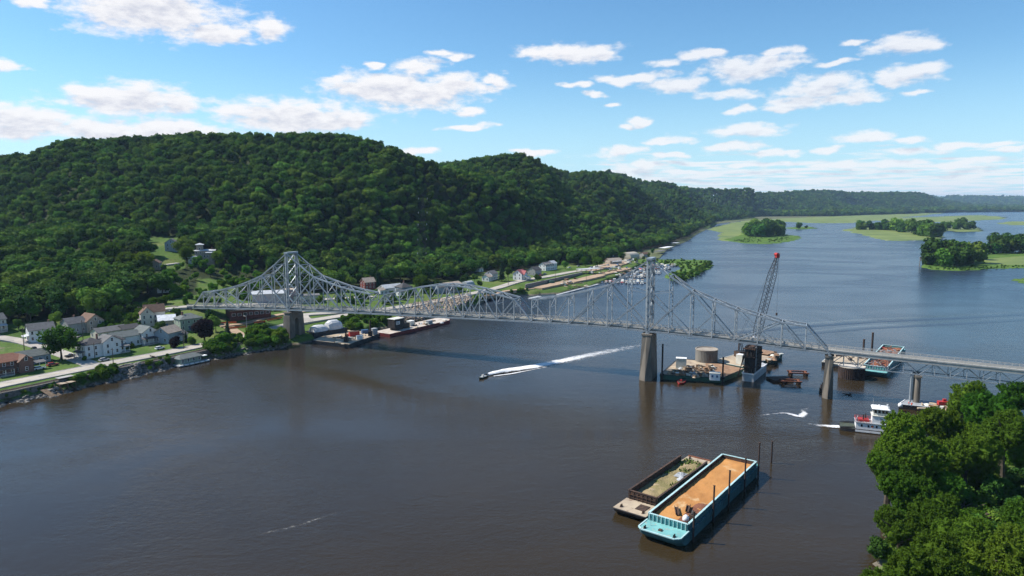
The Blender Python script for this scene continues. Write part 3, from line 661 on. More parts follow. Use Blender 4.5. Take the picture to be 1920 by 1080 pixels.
ZB = ([-9, -8, -4, 0, 6, 12, 16, 20, 24, 30, 38, 46], [14.1, 14.6, 16.6, 18.2, 19.7, 20.9, 21.8, 22.0, 20.8, 18.0, 15.9, 14.5])
def zb(i):
    ii = np.array([i - 1.2, i - 0.6, i, i + 0.6, i + 1.2]); return float(np.interp(ii, *ZB).mean())
arm = [31.0, 24.6, 18.4, 15.8, 13.3, 11.5, 10.2]; anch = [31.0, 24.6, 18.9, 15.9, 13.3, 11.6, 10.0, 9.6]
HT_ = {}
for k in range(8): HT_[-k] = anch[k]; HT_[22 + k] = anch[k]
for k in range(7): HT_[k] = arm[k]; HT_[22 - k] = arm[k]
for k, v in zip(range(7, 16), (10.2, 12.2, 14.0, 15.4, 15.9, 15.4, 14.0, 12.2, 10.2)): HT_[k] = v
def bt(i, y): return Vector((i * PAN, y, zb(i)))
def tp(i, y): return Vector((i * PAN, y, zb(i) + HT_[i]))
def md(i, y, f=0.5): return Vector((i * PAN, y, zb(i) + HT_[i] * f))
def member(name, p, q, a, b=None):
    mb = MB(); mb.bar(p, q, a, b); return mb.build(name, STEEL, bridge)
for y in (-HW, HW):
    for i in range(-8, 30): member('bottom_chord', bt(i, y), bt(i + 1, y), 0.55, 0.75)
    for i in range(-7, 30):
        if i in (6, 16): pass
        th = 0.62 if i in (0, 22) else (0.32 if i in (21, 23) else 0.38)
        if i in (0, 22):
            mb = MB()                                # laced tower leg: two channels and lacing bars
            for dx in (-0.62, 0.62): mb.bar(bt(i, y) + Vector((dx, 0, -1)), tp(i, y) + Vector((dx, 0, 0.3)), 0.85, 0.42)
            hgt = HT_[i]; nl = 22
            for k in range(nl):
                z0 = zb(i) + hgt * k / nl; z1 = zb(i) + hgt * (k + 1) / nl; sg = 1 if k % 2 else -1
                for yy in (-0.36, 0.36): mb.bar((i * PAN - 0.55 * sg, y + yy, z0), (i * PAN + 0.55 * sg, y + yy, z1), 0.10)
            mb.build('tower_leg', STEEL, bridge)
        else: member('vertical_post', bt(i, y), tp(i, y), th, th)
    chords = [(i, i + 1) for i in range(-7, 29) if i not in (6, 15)]
    for a, b in chords:
        thin = 0.26 if (a in (21, 22) or b in (22, 23) or a in (-1, 0) and False) else 0.62
        if a in (-1, 0): thin = 0.42
        member('top_chord', tp(a, y), tp(b, y), thin, thin)
    member('end_post', bt(-8, y), tp(-7, y), 0.62); member('end_post', tp(29, y), bt(30, y), 0.62)
    member('end_post', bt(6, y), tp(7, y), 0.6); member('end_post', tp(15, y), bt(16, y), 0.6)
    for T, sg, L in ((0, -1, 8), (0, 1, 6), (22, 1, 8), (22, -1, 6)):
        f = lambda k: T + sg * k
        member('diagonal', bt(f(0), y), tp(f(2), y), 0.62); member('diagonal', md(T, y, 0.52), bt(f(2), y), 0.40)
        member('diagonal', md(T, y, 0.52), (tp(f(1), y) if T == 0 else md(f(1), y, 0.72)), 0.26)
        member('diagonal', tp(f(2), y), bt(f(4), y), 0.48); member('sub_diagonal', bt(f(2), y), (tp(f(2), y) + bt(f(4), y)) / 2, 0.36)
        if L == 8:
            member('diagonal', bt(f(4), y), tp(f(6), y), 0.48); member('sub_diagonal', (bt(f(4), y) + tp(f(6), y)) / 2, bt(f(6), y), 0.30)
            member('diagonal', tp(f(6), y), bt(f(7), y), 0.44); member('sub_diagonal', tp(f(4), y), (bt(f(4), y) + tp(f(6), y)) / 2, 0.26)
        else:
            member('diagonal', bt(f(5), y), tp(f(4), y), 0.44); member('diagonal', bt(f(5), y), tp(f(6), y), 0.40)
            member('sub_diagonal', bt(f(4), y), md(f(3), y, 0.5), 0.24)
    for a in range(7, 15):
        p_, q_ = (tp(a, y), bt(a + 1, y)) if a % 2 else (bt(a, y), tp(a + 1, y))
        member('diagonal', p_, q_, 0.44)
        if 9 <= a <= 12: member('sub_diagonal', (p_ + q_) / 2, bt(a if a % 2 else a + 1, y), 0.24)
# cross frames between the two trusses
for i in range(-8, 31):
    member('floor_beam', bt(i, -HW - 0.3), bt(i, HW + 0.3), 0.35, 0.8)
    if -7 <= i <= 29: member('top_strut', tp(i, -HW), tp(i, HW), 0.3, 0.45)
    if -7 <= i < 29 and i not in (6, 15):
        mb = MB(); mb.bar(tp(i, -HW), tp(i + 1, HW), 0.2); mb.bar(tp(i, HW), tp(i + 1, -HW), 0.2); mb.build('top_lateral_brace', STEEL, bridge)
    if -7 <= i <= 29 and i not in (0, 22):
        h = HT_[i]; zc = zb(i) + max(6.4, h * 0.62); mb = MB()
        a = Vector((i * PAN, -HW, zc)); b = Vector((i * PAN, HW, zc)); ta = tp(i, -HW); tb_ = tp(i, HW)
        mb.bar(a, b, 0.22)
        if h < 16: mb.bar(a, tb_, 0.16); mb.bar(b, ta, 0.16)
        else:
            mid = (zc + ta.z) / 2; a2 = Vector((i * PAN, -HW, mid)); b2 = Vector((i * PAN, HW, mid))
            mb.bar(a, b2, 0.18); mb.bar(b, a2, 0.18); mb.bar(a2, tb_, 0.18); mb.bar(b2, ta, 0.18); mb.bar(a2, b2, 0.18)
        mb.build('sway_brace', STEEL, bridge)
for T in (0, 22):
    for k in range(4):
        f0_, f1_ = 0.20 + 0.2 * k, 0.40 + 0.2 * k; mb = MB()
        a, b, c, d = md(T, -HW, f0_), md(T, HW, f0_), md(T, -HW, f1_), md(T, HW, f1_)
        mb.bar(a, d, 0.34); mb.bar(b, c, 0.34); mb.bar(c, d, 0.34, 0.4); mb.build('tower_cross_brace', STEEL, bridge)
    mb = MB(); c = tp(T, 0); mb.box((c.x, 0, c.z + 0.2), (2.3, 2 * HW + 1.2, 0.9)); mb.build('tower_head', STEEL, bridge)
for (ia, ib) in ((-8, -7), (30, 29), (6, 7), (16, 15)):
    mb = MB(); p0, p1, r0, r1 = bt(ia, -HW), bt(ia, HW), tp(ib, -HW), tp(ib, HW)
    for k in range(5):
        f = 0.62 + 0.09 * k; mb.bar(p0.lerp(r0, f), p1.lerp(r1, f), 0.22, 0.3)
    mb.build('portal_brace', STEEL, bridge)
# roadway
def strip(name, mat, i0, i1, y0, y1, z0, z1, step=1, par=None):
    mb = MB(); rings = []
    i = i0
    while i <= i1 + 1e-6:
        x, z = i * PAN, zb(i); rings.append([(x, y0, z + z0), (x, y1, z + z0), (x, y1, z + z1), (x, y0, z + z1)]); i += step
    mb.loft(rings); return mb.build(name, mat, par or bridge)
strip('roadway', DECKM, -8.6, 46, -3.15, 3.15, 0.75, 1.1)
for y in (-2.2, -0.7, 0.7, 2.2): strip('stringer', STEEL, -8, 30, y - 0.12, y + 0.12, 0.1, 0.72)
for y in (-3.3, 3.3):
    strip('kerb', RAILM, -8.6, 46, y - 0.14, y + 0.14, 0.9, 1.35)
    strip('guard_rail', RAILM, -8.6, 46, y - 0.05, y + 0.05, 1.75, 1.92); strip('guard_rail', RAILM, -8.6, 46, y - 0.05, y + 0.05, 2.12, 2.28)
    mb = MB()
    for k in range(-8 * 4, 46 * 4): mb.bar((k * PAN / 4, y, zb(k / 4) + 1.2), (k * PAN / 4, y, zb(k / 4) + 2.3), 0.12)
    o = mb.build('rail_posts', RAILM, bridge); o['kind'] = 'stuff'
LANE = M('lane_paint', (0.55, 0.42, 0.08), (0.45, 0.36, 0.10), 1.0, 0.8)
strip('centre_line', LANE, -8.6, 46, -0.12, 0.12, 1.104, 1.108)
# approach spans: deck trusses on the right
AP = [30, 33.4, 36.8, 40.2, 43.6]
for y in (-3.1, 3.1): strip('edge_girder', RAILM, 30, 46, y - 0.2, y + 0.2, -0.25, 0.74)
for a, b in zip(AP[:-1], AP[1:]):
    for y in (-2.9, 2.9):
        n = 6; d = (b - a) / n; low = lambda i: Vector((i * PAN, y, zb(i) - 4.6)); up = lambda i: Vector((i * PAN, y, zb(i) - 0.15))
        member('bottom_chord', low(a), low(b), 0.28, 0.34)
        for k in range(n):
            i = a + k * d; p_, q_ = (low(i), up(i + d)) if k % 2 == 0 else (up(i), low(i + d)); member('diagonal', p_, q_, 0.22)
            if k: member('vertical_post', low(i), up(i), 0.2)
    for k in range(7):
        i = a + (b - a) * k / 6; member('cross_strut', (i * PAN, -2.9, zb(i) - 4.6), (i * PAN, 2.9, zb(i) - 4.6), 0.2)
# piers
def pier(i, label, bx, by, tx, ty, top, slot=False):
    P = thing('bridge_pier', label, 'pier', BA + Matrix.Rotation(BRZ, 3, 'Z') @ Vector((i * PAN, 0, 0)), BRZ, 'bridge piers standing in the river'); mb = MB()
    if not slot:
        mb.loft([[(-bx, -by + 1, -4), (0, -by - .4, -4), (bx, -by + 1, -4), (bx, by - 1, -4), (0, by + .4, -4), (-bx, by - 1, -4)], [(-bx, -by + 1, 1.2), (0, -by - .4, 1.2), (bx, -by + 1, 1.2), (bx, by - 1, 1.2), (0, by + .4, 1.2), (-bx, by - 1, 1.2)],
                 [(-tx, -ty, top), (0, -ty - .1, top), (tx, -ty, top), (tx, ty, top), (0, ty + .1, top), (-tx, ty, top)]])
    else:
        n = 40; zc, hs, w_ = top * 0.47, top * 0.24, 1.7; R0, R1 = [], []
        def hx(z): f = (z + 4) / (top + 4); return bx + (tx - bx) * f
        for k in range(n):
            a = 2 * math.pi * (k + 0.5) / n; c, s = math.cos(a), math.sin(a)
            iy, iz = w_ * c, zc + (hs if s > 0 else -hs) + w_ * s
            sc_ = min(1 / max(abs(c), 1e-6), 1 / max(abs(s), 1e-6)); oy, oz = c * sc_, s * sc_
            z_o = zc + (top - zc) * oz if oz > 0 else zc + (zc + 4) * oz
            yo = oy * (by + (ty - by) * (z_o + 4) / (top + 4)); R0.append((iy, iz)); R1.append((yo, z_o))
        for sgn in (-1, 1):
            vs = [(sgn * hx(z), y, z) for y, z in R1] + [(sgn * hx(z), y, z) for y, z in R0]
            mb.add(vs, [((k, (k+1) % n, n + (k+1) % n, n + k) if sgn > 0 else (k, n + k, n + (k+1) % n, (k+1) % n)) for k in range(n)])
        for Rr, fl in ((R1, 0), (R0, 1)):
            vs = [(-hx(z), y, z) for y, z in Rr] + [(hx(z), y, z) for y, z in Rr]
            mb.add(vs, [((k, (k+1) % n, n + (k+1) % n, n + k) if fl == 0 else (k, n + k, n + (k+1) % n, (k+1) % n)) for k in range(n)])
    mb.build('shaft', CONC, P)
    cap = MB(); cap.box((0, 0, top + 0.35), (2 * tx + 0.5, 2 * ty + 0.5, 0.7)); cap.build('cap', CONC, P)
    br = MB()
    for y in (-HW if ty > 3.4 else -2.9, HW if ty > 3.4 else 2.9): br.box((0, y, top + 0.95), (1.2, 1.2, 0.5))
    br.build('bearing', STEEL, P)
pier(0, 'tall concrete bridge pier pierced by one long rounded slot', 2.6, 6.6, 2.1, 5.4, zb(0) - 1.7, True)
pier(22, 'tall solid concrete bridge pier under the eastern steel tower', 2.7, 6.6, 2.0, 5.2, zb(22) - 1.7)
pier(30, 'slim weathered concrete pier where the truss meets the approach spans', 1.9, 4.6, 1.4, 4.0, zb(30) - 1.7)
for k, i in enumerate(AP[1:4]):
    P = thing('bridge_pier', ['twin round column pier rising beside the flat work barge', 'round column pier of the approach hidden by bank trees', 'round column pier of the approach nearest the right edge'][k], 'pier', BA + Matrix.Rotation(BRZ, 3, 'Z') @ Vector((i * PAN, 0, 0)), BRZ, 'bridge piers standing in the river')
    tz = zb(i) - 5.7
    for y in (-2.3, 2.3):
        mb = MB(); mb.cyl((0, y, -4), (0, y, tz), 1.15, 1.0, 14); mb.build('column', CONC, P)
    mb = MB(); mb.box((0, 0, tz + 0.35), (2.4, 7.4, 0.7)); mb.build('cap', CONC, P)
    mb = MB(); mb.cyl((-2.2, -2.6, -3), (-2.2, -2.6, tz + 1.5), 0.35, 0.35, 8); mb.build('guide_pile', STEEL, P)
# western abutment with its wing wall
DARKW = M('old_wall', (0.075, 0.07, 0.062), (0.05, 0.046, 0.042), 0.4, 0.95, bump=0.1, c=(0.10, 0.09, 0.075))
ab = thing('abutment', 'dark stone retaining wall carrying the road up to the bridge end', 'wall', BA + Matrix.Rotation(BRZ, 3, 'Z') @ Vector((-8.3 * PAN, 0, 0)), BRZ)
mb = MB(); mb.b0(-9, 2.0, -4.6, 4.6, 4, zb(-8) - 0.6); mb.build('wall', DARKW, ab)
mb = MB(); mb.b0(-36, -9.03, -5.0, -4.0, 4, 15.0); mb.build('wing_wall', DARKW, ab)
mb = MB(); mb.b0(-36, -9.03, -5.2, -3.8, 15.01, 15.3); mb.build('coping', CONC, ab)
# ================================================================== vessels and river works
TEAL = M('teal_paint', (0.09, 0.27, 0.27), (0.06, 0.19, 0.20), 0.35, 0.7, c=(0.16, 0.11, 0.08), bump=0.02)
TEALD = M('teal_hull', (0.05, 0.17, 0.19), (0.035, 0.12, 0.14), 0.3, 0.6, c=(0.09, 0.08, 0.07), bump=0.02, stretch=(1, 1, 2))
TEALTOP = M('teal_deck', (0.19, 0.45, 0.43), (0.15, 0.36, 0.35), 0.4, 0.6, c=(0.40, 0.33, 0.26))
EDGE_T = M('pale_edge', (0.42, 0.60, 0.60), (0.33, 0.50, 0.50), 0.6, 0.6, c=(0.35, 0.28, 0.22))
RUST = M('rusty_steel', (0.085, 0.050, 0.035), (0.045, 0.030, 0.024), 0.6, 0.85, bump=0.03, c=(0.15, 0.075, 0.04))
RUSTB = M('red_rust', (0.24, 0.085, 0.045), (0.13, 0.05, 0.03), 0.7, 0.9, bump=0.05, c=(0.30, 0.16, 0.08))
BLACKS = M('black_steel', (0.018, 0.018, 0.020), (0.032, 0.028, 0.026), 0.5, 0.6, c=(0.06, 0.04, 0.03))
SAND = M('orange_sand', (0.50, 0.245, 0.085), (0.40, 0.185, 0.065), 0.09, 0.95, bump=0.12, bscale=1.2, c=(0.54, 0.36, 0.19), spec=0.05)
DRYG = M('dry_weeds', (0.34, 0.255, 0.145), (0.215, 0.185, 0.085), 0.14, 0.95, bump=0.25, bscale=2.5, c=(0.38, 0.29, 0.19), spec=0.05)
DECKT = M('tan_deck', (0.46, 0.37, 0.26), (0.33, 0.26, 0.19), 0.25, 0.9, bump=0.03, c=(0.20, 0.12, 0.08))
DECKR = M('rust_deck', (0.32, 0.19, 0.11), (0.22, 0.13, 0.08), 0.3, 0.9, c=(0.40, 0.30, 0.20))
GREENH = M('green_hull', (0.045, 0.13, 0.095), (0.03, 0.085, 0.065), 0.4, 0.7, c=(0.03, 0.035, 0.03), stretch=(1, 1, 3))
REDH = M('maroon_hull', (0.16, 0.022, 0.022), (0.11, 0.018, 0.02), 0.4, 0.6, c=(0.07, 0.03, 0.03))
GREYH = M('slate_hull', (0.035, 0.042, 0.048), (0.022, 0.026, 0.03), 0.4, 0.7, c=(0.08, 0.06, 0.05))
WHITE = M('white_paint', (0.78, 0.77, 0.75), (0.68, 0.67, 0.66), 0.5, 0.5, c=(0.60, 0.55, 0.52))
OFFW = M('cream_paint', (0.66, 0.64, 0.56), (0.56, 0.54, 0.47), 0.5, 0.6)
TARP = M('white_tarp', (0.62, 0.62, 0.62), (0.50, 0.50, 0.51), 0.9, 0.45, bump=0.25, bscale=1.4)
GLASS = M('dark_glass', (0.012, 0.016, 0.020), (0.020, 0.025, 0.03), 0.5, 0.08, spec=0.6)
REDP = M('red_paint', (0.42, 0.035, 0.03), (0.32, 0.03, 0.028), 0.5, 0.5)
ORANGE = M('orange_plastic', (0.62, 0.13, 0.03), (0.5, 0.1, 0.03), 0.5, 0.7)
TIMBER = M('old_timber', (0.20, 0.14, 0.09), (0.11, 0.08, 0.055), 0.8, 0.95, bump=0.05)
CORR = M('sheet_steel', (0.24, 0.225, 0.20), (0.16, 0.15, 0.135), 0.3, 0.75, 0.1, c=(0.15, 0.10, 0.07), stretch=(1, 1, 0.3))
PILE = M('pile_steel', (0.030, 0.022, 0.020), (0.055, 0.034, 0.026), 0.5, 0.8)
BLUEP = M('blue_paint', (0.05, 0.11, 0.22), (0.04, 0.085, 0.17), 0.5, 0.6)
GREYP = M('grey_paint', (0.34, 0.35, 0.36), (0.26, 0.27, 0.28), 0.5, 0.6)

def heap(mb, x0, x1, y0, y1, z, amp, nx, ny, seed, edge=0.5):
    """uneven cargo surface"""
    vs = []
    for j in range(ny + 1):
        for i in range(nx + 1):
            fx, fy = i / nx, j / ny; e = min(1, min(fx, 1 - fx) * nx / 2.5, min(fy, 1 - fy) * ny / 2.5)
            a = _vn(np.array([fx * nx * 0.33]), np.array([fy * ny * 0.4]), seed)[0] + 0.5 * _vn(np.array([fx * nx * 0.9]), np.array([fy * ny * 0.9]), seed + 1)[0]
            vs.append((x0 + (x1 - x0) * fx, y0 + (y1 - y0) * fy, z + amp * (a - 0.5) * (edge + (1 - edge) * e)))
    mb.add(vs, [(j*(nx+1)+i, j*(nx+1)+i+1, (j+1)*(nx+1)+i+1, (j+1)*(nx+1)+i) for j in range(ny) for i in range(nx)])
def hull(mb, x0, x1, hb, fb, rake=3.0, draft=1.0, corner=0.8):
    """box hull with raked ends, rounded in plan"""
    def ring(z, k):
        a, b = x0 + k, x1 - k; c = corner
        return [(a + c, -hb, z), (b - c, -hb, z), (b, -hb + c, z), (b, hb - c, z), (b - c, hb, z), (a + c, hb, z), (a, hb - c, z), (a, -hb + c, z)]
    mb.loft([ring(-draft, rake), ring(0.0, rake * 0.62), ring(fb * 0.55, rake * 0.15), ring(fb, 0)])
def coaming(parent, mat, edge, x0, x1, hb, z0, z1, th=0.22, rib=None, ends=(1, 1)):
    def wall(a, b):
        mb = MB(); mb.bar((a[0], a[1], (z0 + z1) / 2), (b[0], b[1], (z0 + z1) / 2), th, z1 - z0); mb.build('coaming_wall', mat, parent)
        mb = MB(); mb.bar((a[0], a[1], z1 + 0.07), (b[0], b[1], z1 + 0.07), th + 0.28, 0.13); mb.build('coaming_rim', edge, parent)
    wall((x0, -hb), (x1, -hb)); wall((x0, hb), (x1, hb))
    if ends[0]: wall((x0, -hb - th / 2 + .0), (x0, hb + th / 2))
    if ends[1]: wall((x1, -hb - th / 2), (x1, hb + th / 2))
def bitt(parent, x, y, z, mat=BLACKS):
    mb = MB(); mb.box((x, y, z + 0.06), (1.0, 0.45, 0.1))
    for d in (-0.28, 0.28): mb.cyl((x + d, y, z + 0.1), (x + d, y, z + 0.6), 0.15, 0.17, 8)
    mb.build('bitt', mat, parent)

# --- teal hopper barge in the foreground
RZT = math.atan2(0.799, 0.602); ct, st = math.cos(RZT), math.sin(RZT)
tb = thing('hopper_barge', 'teal hopper barge loaded with orange sand moored against steel piles', 'barge', (36.1, 152.6, 0), RZT)
mb = MB(); hull(mb, -5.6, 51, 5.25, 2.6, 4.2, 1.2, 1.1); mb.build('hull', TEALD, tb)
mb = MB(); mb.b0(-5.2, -0.15, -4.95, 4.95, 2.6, 2.66); mb.build('bow_deck', TEALTOP, tb)
mb = MB(); mb.b0(48.2, 50.6, -4.95, 4.95, 2.6, 2.66); mb.build('stern_deck', TEAL, tb)
mb = MB(); mb.bar((-5.5, -4.1, 2.66), (-5.5, 4.1, 2.66), 0.4, 0.24)
for s_ in (-1, 1): mb.bar((-5.5, 4.1 * s_, 2.66), (-4.5, 5.1 * s_, 2.66), 0.4, 0.24); mb.bar((-4.5, 5.12 * s_, 2.66), (0, 5.12 * s_, 2.66), 0.34, 0.24)
mb.build('bow_rim', EDGE_T, tb)
coaming(tb, TEALD, EDGE_T, 0, 48, 4.85, 2.6, 4.2)  # darker teal on the outer sides: their shade is put into the colour
mb = MB(); mb.b0(-.16, -.115, -4.9, 4.9, 2.66, 4.15); mb.build('bow_plate', TEAL, tb)
for y_ in (-4.72, 4.72): mb = MB(); mb.b0(.12, 47.88, y_ - .015, y_ + .015, 2.7, 4.15); mb.build('liner', RUST, tb)
mb = MB(); mb.b0(47.84, 47.88, -4.7, 4.7, 2.7, 4.15); mb.build('liner', RUST, tb)
for k in range(10):
    mb = MB(); mb.box((-0.26, -4.5 + k, 3.43), (0.3, 0.13, 1.56)); mb.build('rib', EDGE_T, tb)
for k in range(24):
    mb = MB(); mb.box((1.0 + k * 2, 4.64, 3.85), (0.1, 0.12, 0.6)); mb.build('rib', RUST, tb)
for k in range(8):
    mb = MB(); mb.box((3 + k * 6.2, -5.22, 1.5), (0.14, 0.14, 2.0)); mb.build('side_rib', TEALD, tb)
mb = MB(); mb.bar((-3, -5.3, 1.9), (50, -5.3, 1.9), 0.16, 0.16); mb.bar((-3, -5.3, 2.62), (50, -5.3, 2.62), 0.2, 0.2); mb.build('rubbing_strake', TEALD, tb)
mb = MB(); heap(mb, 0.1, 47.9, -4.70, 4.70, 3.1, 0.4, 60, 14, 3, .2); o = mb.build('sand_load', SAND, tb, True)
for x, y in ((-4.6, 3.6), (-4.6, -3.6), (49.4, 3.6), (49.4, -3.6)): bitt(tb, x, y, 2.66)
mb = MB(); mb.box((-3.6, 0.2, 2.82), (0.8, 0.8, 0.28)); mb.build('hatch', RUST, tb)
mb = MB(); mb.cyl((-2.6, 3.1, 2.66), (-2.5, 3.1, 4.3), 0.05, 0.05, 5); mb.build('staff', EDGE_T, tb)
MT = Matrix.Translation((36.1, 152.6, 0)) @ Matrix.Rotation(RZT, 4, 'Z')
def onT(x, y, z): return MT @ Vector((x, y, z))
MUD = M('red_clay', (0.21, 0.085, 0.045), (0.15, 0.06, 0.035), 0.3, 0.95, bump=0.2, bscale=2)
mb = MB(); heap(mb, 0.2, 15, -4.7, -1.2, 3.2, 0.55, 14, 6, 9, 0.0); mb.build('clay_patch', MUD, tb, True)
for (x, y, l, rz_, lab) in ((6.4, 0.6, 4.2, 0.5, 'rusty steel offcut lying on the orange sand, nearer the teal bow'), (9.2, -1.0, 3.6, 0.3, 'rusty steel offcut lying on the orange sand, behind the first')):
    t_ = thing('steel_offcut', lab, 'scrap', onT(x, y, 3.3), RZT + rz_); mb = MB(); mb.box((0, 0, .22), (l, 0.9, 0.12)); mb.box((0, .4, .4), (l, 0.1, 0.5)); mb.box((0, -.4, .4), (l, 0.1, 0.5)); mb.build('channel', RUST, t_)
t_ = thing('sack', 'white bulging sack in the corner of the teal barge', 'sack', onT(3.2, -3.0, 3.3), RZT); mb = MB()
mb.loft([[(math.cos(a) * r, math.sin(a) * r * .85, z) for a in [k * math.pi / 4 for k in range(8)]] for r, z in ((.75, 0), (.95, .4), (.9, .9), (.5, 1.3), (.18, 1.5))]); mb.build('cloth', WHITE, t_, True)
t_ = thing('pump', 'brown rusted pump box beside the white sack', 'pump', onT(5.2, -3.9, 3.3), RZT); mb = MB(); mb.box((0, 0, .6), (1.9, 1.3, 1.1)); mb.build('case', RUST, t_); mb = MB(); mb.cyl((-.4, 0, 1.1), (.5, .2, 1.7), .3, .3, 8); mb.build('motor', BLACKS, t_)
def mpile(x, y, z, label, r=0.24):
    t_ = thing('mooring_pile', label, 'pile', (x, y, 0), 0, 'steel piles beside the sand barge'); mb = MB(); mb.cyl((0, 0, -4), (0.05, 0, z), r, r * 0.9, 10); mb.build('tube', PILE, t_)
    mb = MB(); mb.cyl((0.05, 0, z), (0.05, 0, z + 0.12), r * 1.25, r * 1.1, 10); mb.build('cap', RUST, t_)
for k, (x, zt) in enumerate(((0.8, 7.2), (13.0, 9.2), (23.6, 9.6), (35.6, 9.4), (47.0, 10.2))):
    p_ = onT(x, -5.85, 0); mpile(p_.x, p_.y, zt, ['mooring pile at the near corner of the teal barge', 'second mooring pile along the teal barge side', 'middle mooring pile along the teal barge side', 'fourth mooring pile along the teal barge side', 'mooring pile at the far corner of the teal barge'][k])
p_ = W(1446, 868); mpile(p_.x, p_.y, 6.6, 'lone mooring pile standing clear in the open water', 0.26)

# --- rusty hopper barge
RZR = math.atan2(0.786, 0.618)
rb = thing('hopper_barge', 'old rusty hopper barge with weeds growing in its hold', 'barge', (33.0, 166.9, 0), RZR)
mb = MB(); hull(mb, -7.6, 37.5, 4.75, 1.7, 3.4, 1.0, 0.7); mb.build('hull', BLACKS, rb)
mb = MB(); mb.b0(-7.1, -0.15, -4.5, 4.5, 1.7, 1.76); mb.build('bow_deck', DECKT, rb)
mb = MB(); mb.b0(31.3, 37.1, -4.5, 4.5, 1.7, 1.78); mb.build('stern_deck', DECKT, rb)
mb = MB(); mb.b0(37.0, 37.3, -4.3, 4.3, 1.78, 2.1); mb.build('stern_rail', RUSTB, rb)
coaming(rb, RUST, RUST, 0, 31, 3.95, 1.7, 3.9, 0.24, ends=(1, 0))
for k in range(7):
    mb = MB(); mb.box((-0.26, -3.6 + k * 1.2, 2.7), (0.28, 0.12, 2.0)); mb.build('rib', RUST, rb)
for z in (2.3, 3.1):
    mb = MB(); mb.bar((-0.35, -3.7, z), (-0.35, 3.7, z), 0.12, 0.14); mb.build('stiffener', RUST, rb)
mb = MB(); heap(mb, 0.15, 33.5, -3.8, 3.8, 2.25, 0.7, 44, 12, 13); mb.build('weed_bed', DRYG, rb, True)
for x, y in ((-5.6, 3.0), (-5.6, -3.0), (35.6, 3.2), (35.6, -3.2)): bitt(rb, x, y, 1.77, RUST)
mb = MB(); mb.box((-3.2, -1.6, 1.83), (3.2, 2.6, 0.12)); mb.build('deck_plate', RUST, rb)
MR = Matrix.Translation((33.0, 166.9, 0)) @ Matrix.Rotation(RZR, 4, 'Z')
t_ = thing('tarpaulin', 'crumpled grey tarpaulin among the weeds of the rusty barge', 'tarp', MR @ Vector((20.5, -0.9, 2.3)), RZR); mb = MB(); heap(mb, -2.2, 1.6, -1.3, 1.3, 0.35, 0.9, 9, 7, 31, 0.2); mb.build('sheet', GREYP, t_)
t_ = thing('gravel_pile', 'pale pile of gravel in the hold of the rusty barge', 'gravel', MR @ Vector((17.6, -2.2, 2.3)), RZR); mb = MB(); mb.loft([[(math.cos(a) * r * 1.5, math.sin(a) * r, z) for a in [k * math.pi / 5 for k in range(10)]] for r, z in ((1.3, 0), (0.9, .45), (0.25, .7))]); mb.build('heap', CONC2, t_)
g_ = random.Random(4)
tf = MB()
for k in range(500):
    x, y = g_.uniform(12, 33), g_.uniform(-3.5, 3.5)
    if _vn(np.array([x * .25]), np.array([y * .4]), 77)[0] + (x / 30 - .5) * .7 < .62: continue
    a = g_.uniform(0, 3.14); l = g_.uniform(.2, .45); hh = g_.uniform(.25, .7); p0 = (x - math.cos(a) * l, y - math.sin(a) * l, 2.35); p1 = (x + math.cos(a) * l, y + math.sin(a) * l, 2.35); tf.quad(p0, p1, (x + g_.uniform(-.3, .3), y, 2.4 + hh))
o = tf.build('weeds', MAT_MEADOW, rb); o['kind'] = 'stuff'

def poly_barge(name, label, pts, fb, hullm, deckm, rim=None, group=None, cat='barge'):
    """flat deck barge on the given outline (counter-clockwise), built round its own middle"""
    c = sum((Vector((p[0], p[1], 0)) for p in pts), Vector()) / len(pts); L = [(p[0] - c.x, p[1] - c.y) for p in pts]
    t_ = thing(name, label, cat, c, 0, group); mb = MB()
    mb.loft([[(x * .95, y * .95, -1) for x, y in L], [(x * .985, y * .985, 0.0) for x, y in L], [(x, y, fb) for x, y in L]]); mb.build('hull', hullm, t_)
    mb = MB(); mb.prism([(x * .985, y * .985) for x, y in L], fb, fb + 0.06); mb.build('deck', deckm, t_)
    if rim:
        for i in range(len(L)):
            a, b = L[i], L[(i + 1) % len(L)]; mb = MB(); mb.bar((a[0] * .99, a[1] * .99, fb + .1), (b[0] * .99, b[1] * .99, fb + .1), .3, .25); mb.build('rim', rim, t_)
    return t_, c
def crate(name, label, cat, loc, d, mat, rz=0.0, group=None, roof=None, part='body'):
    t_ = thing(name, label, cat, loc, rz, group); mb = MB(); mb.box((0, 0, d[2] / 2), d); mb.build(part, mat, t_)
    mb = MB(); mb.box((0, 0, d[2] + 0.06), (d[0] + 0.16, d[1] + 0.16, 0.12)); mb.build('lid', roof or mat, t_); return t_
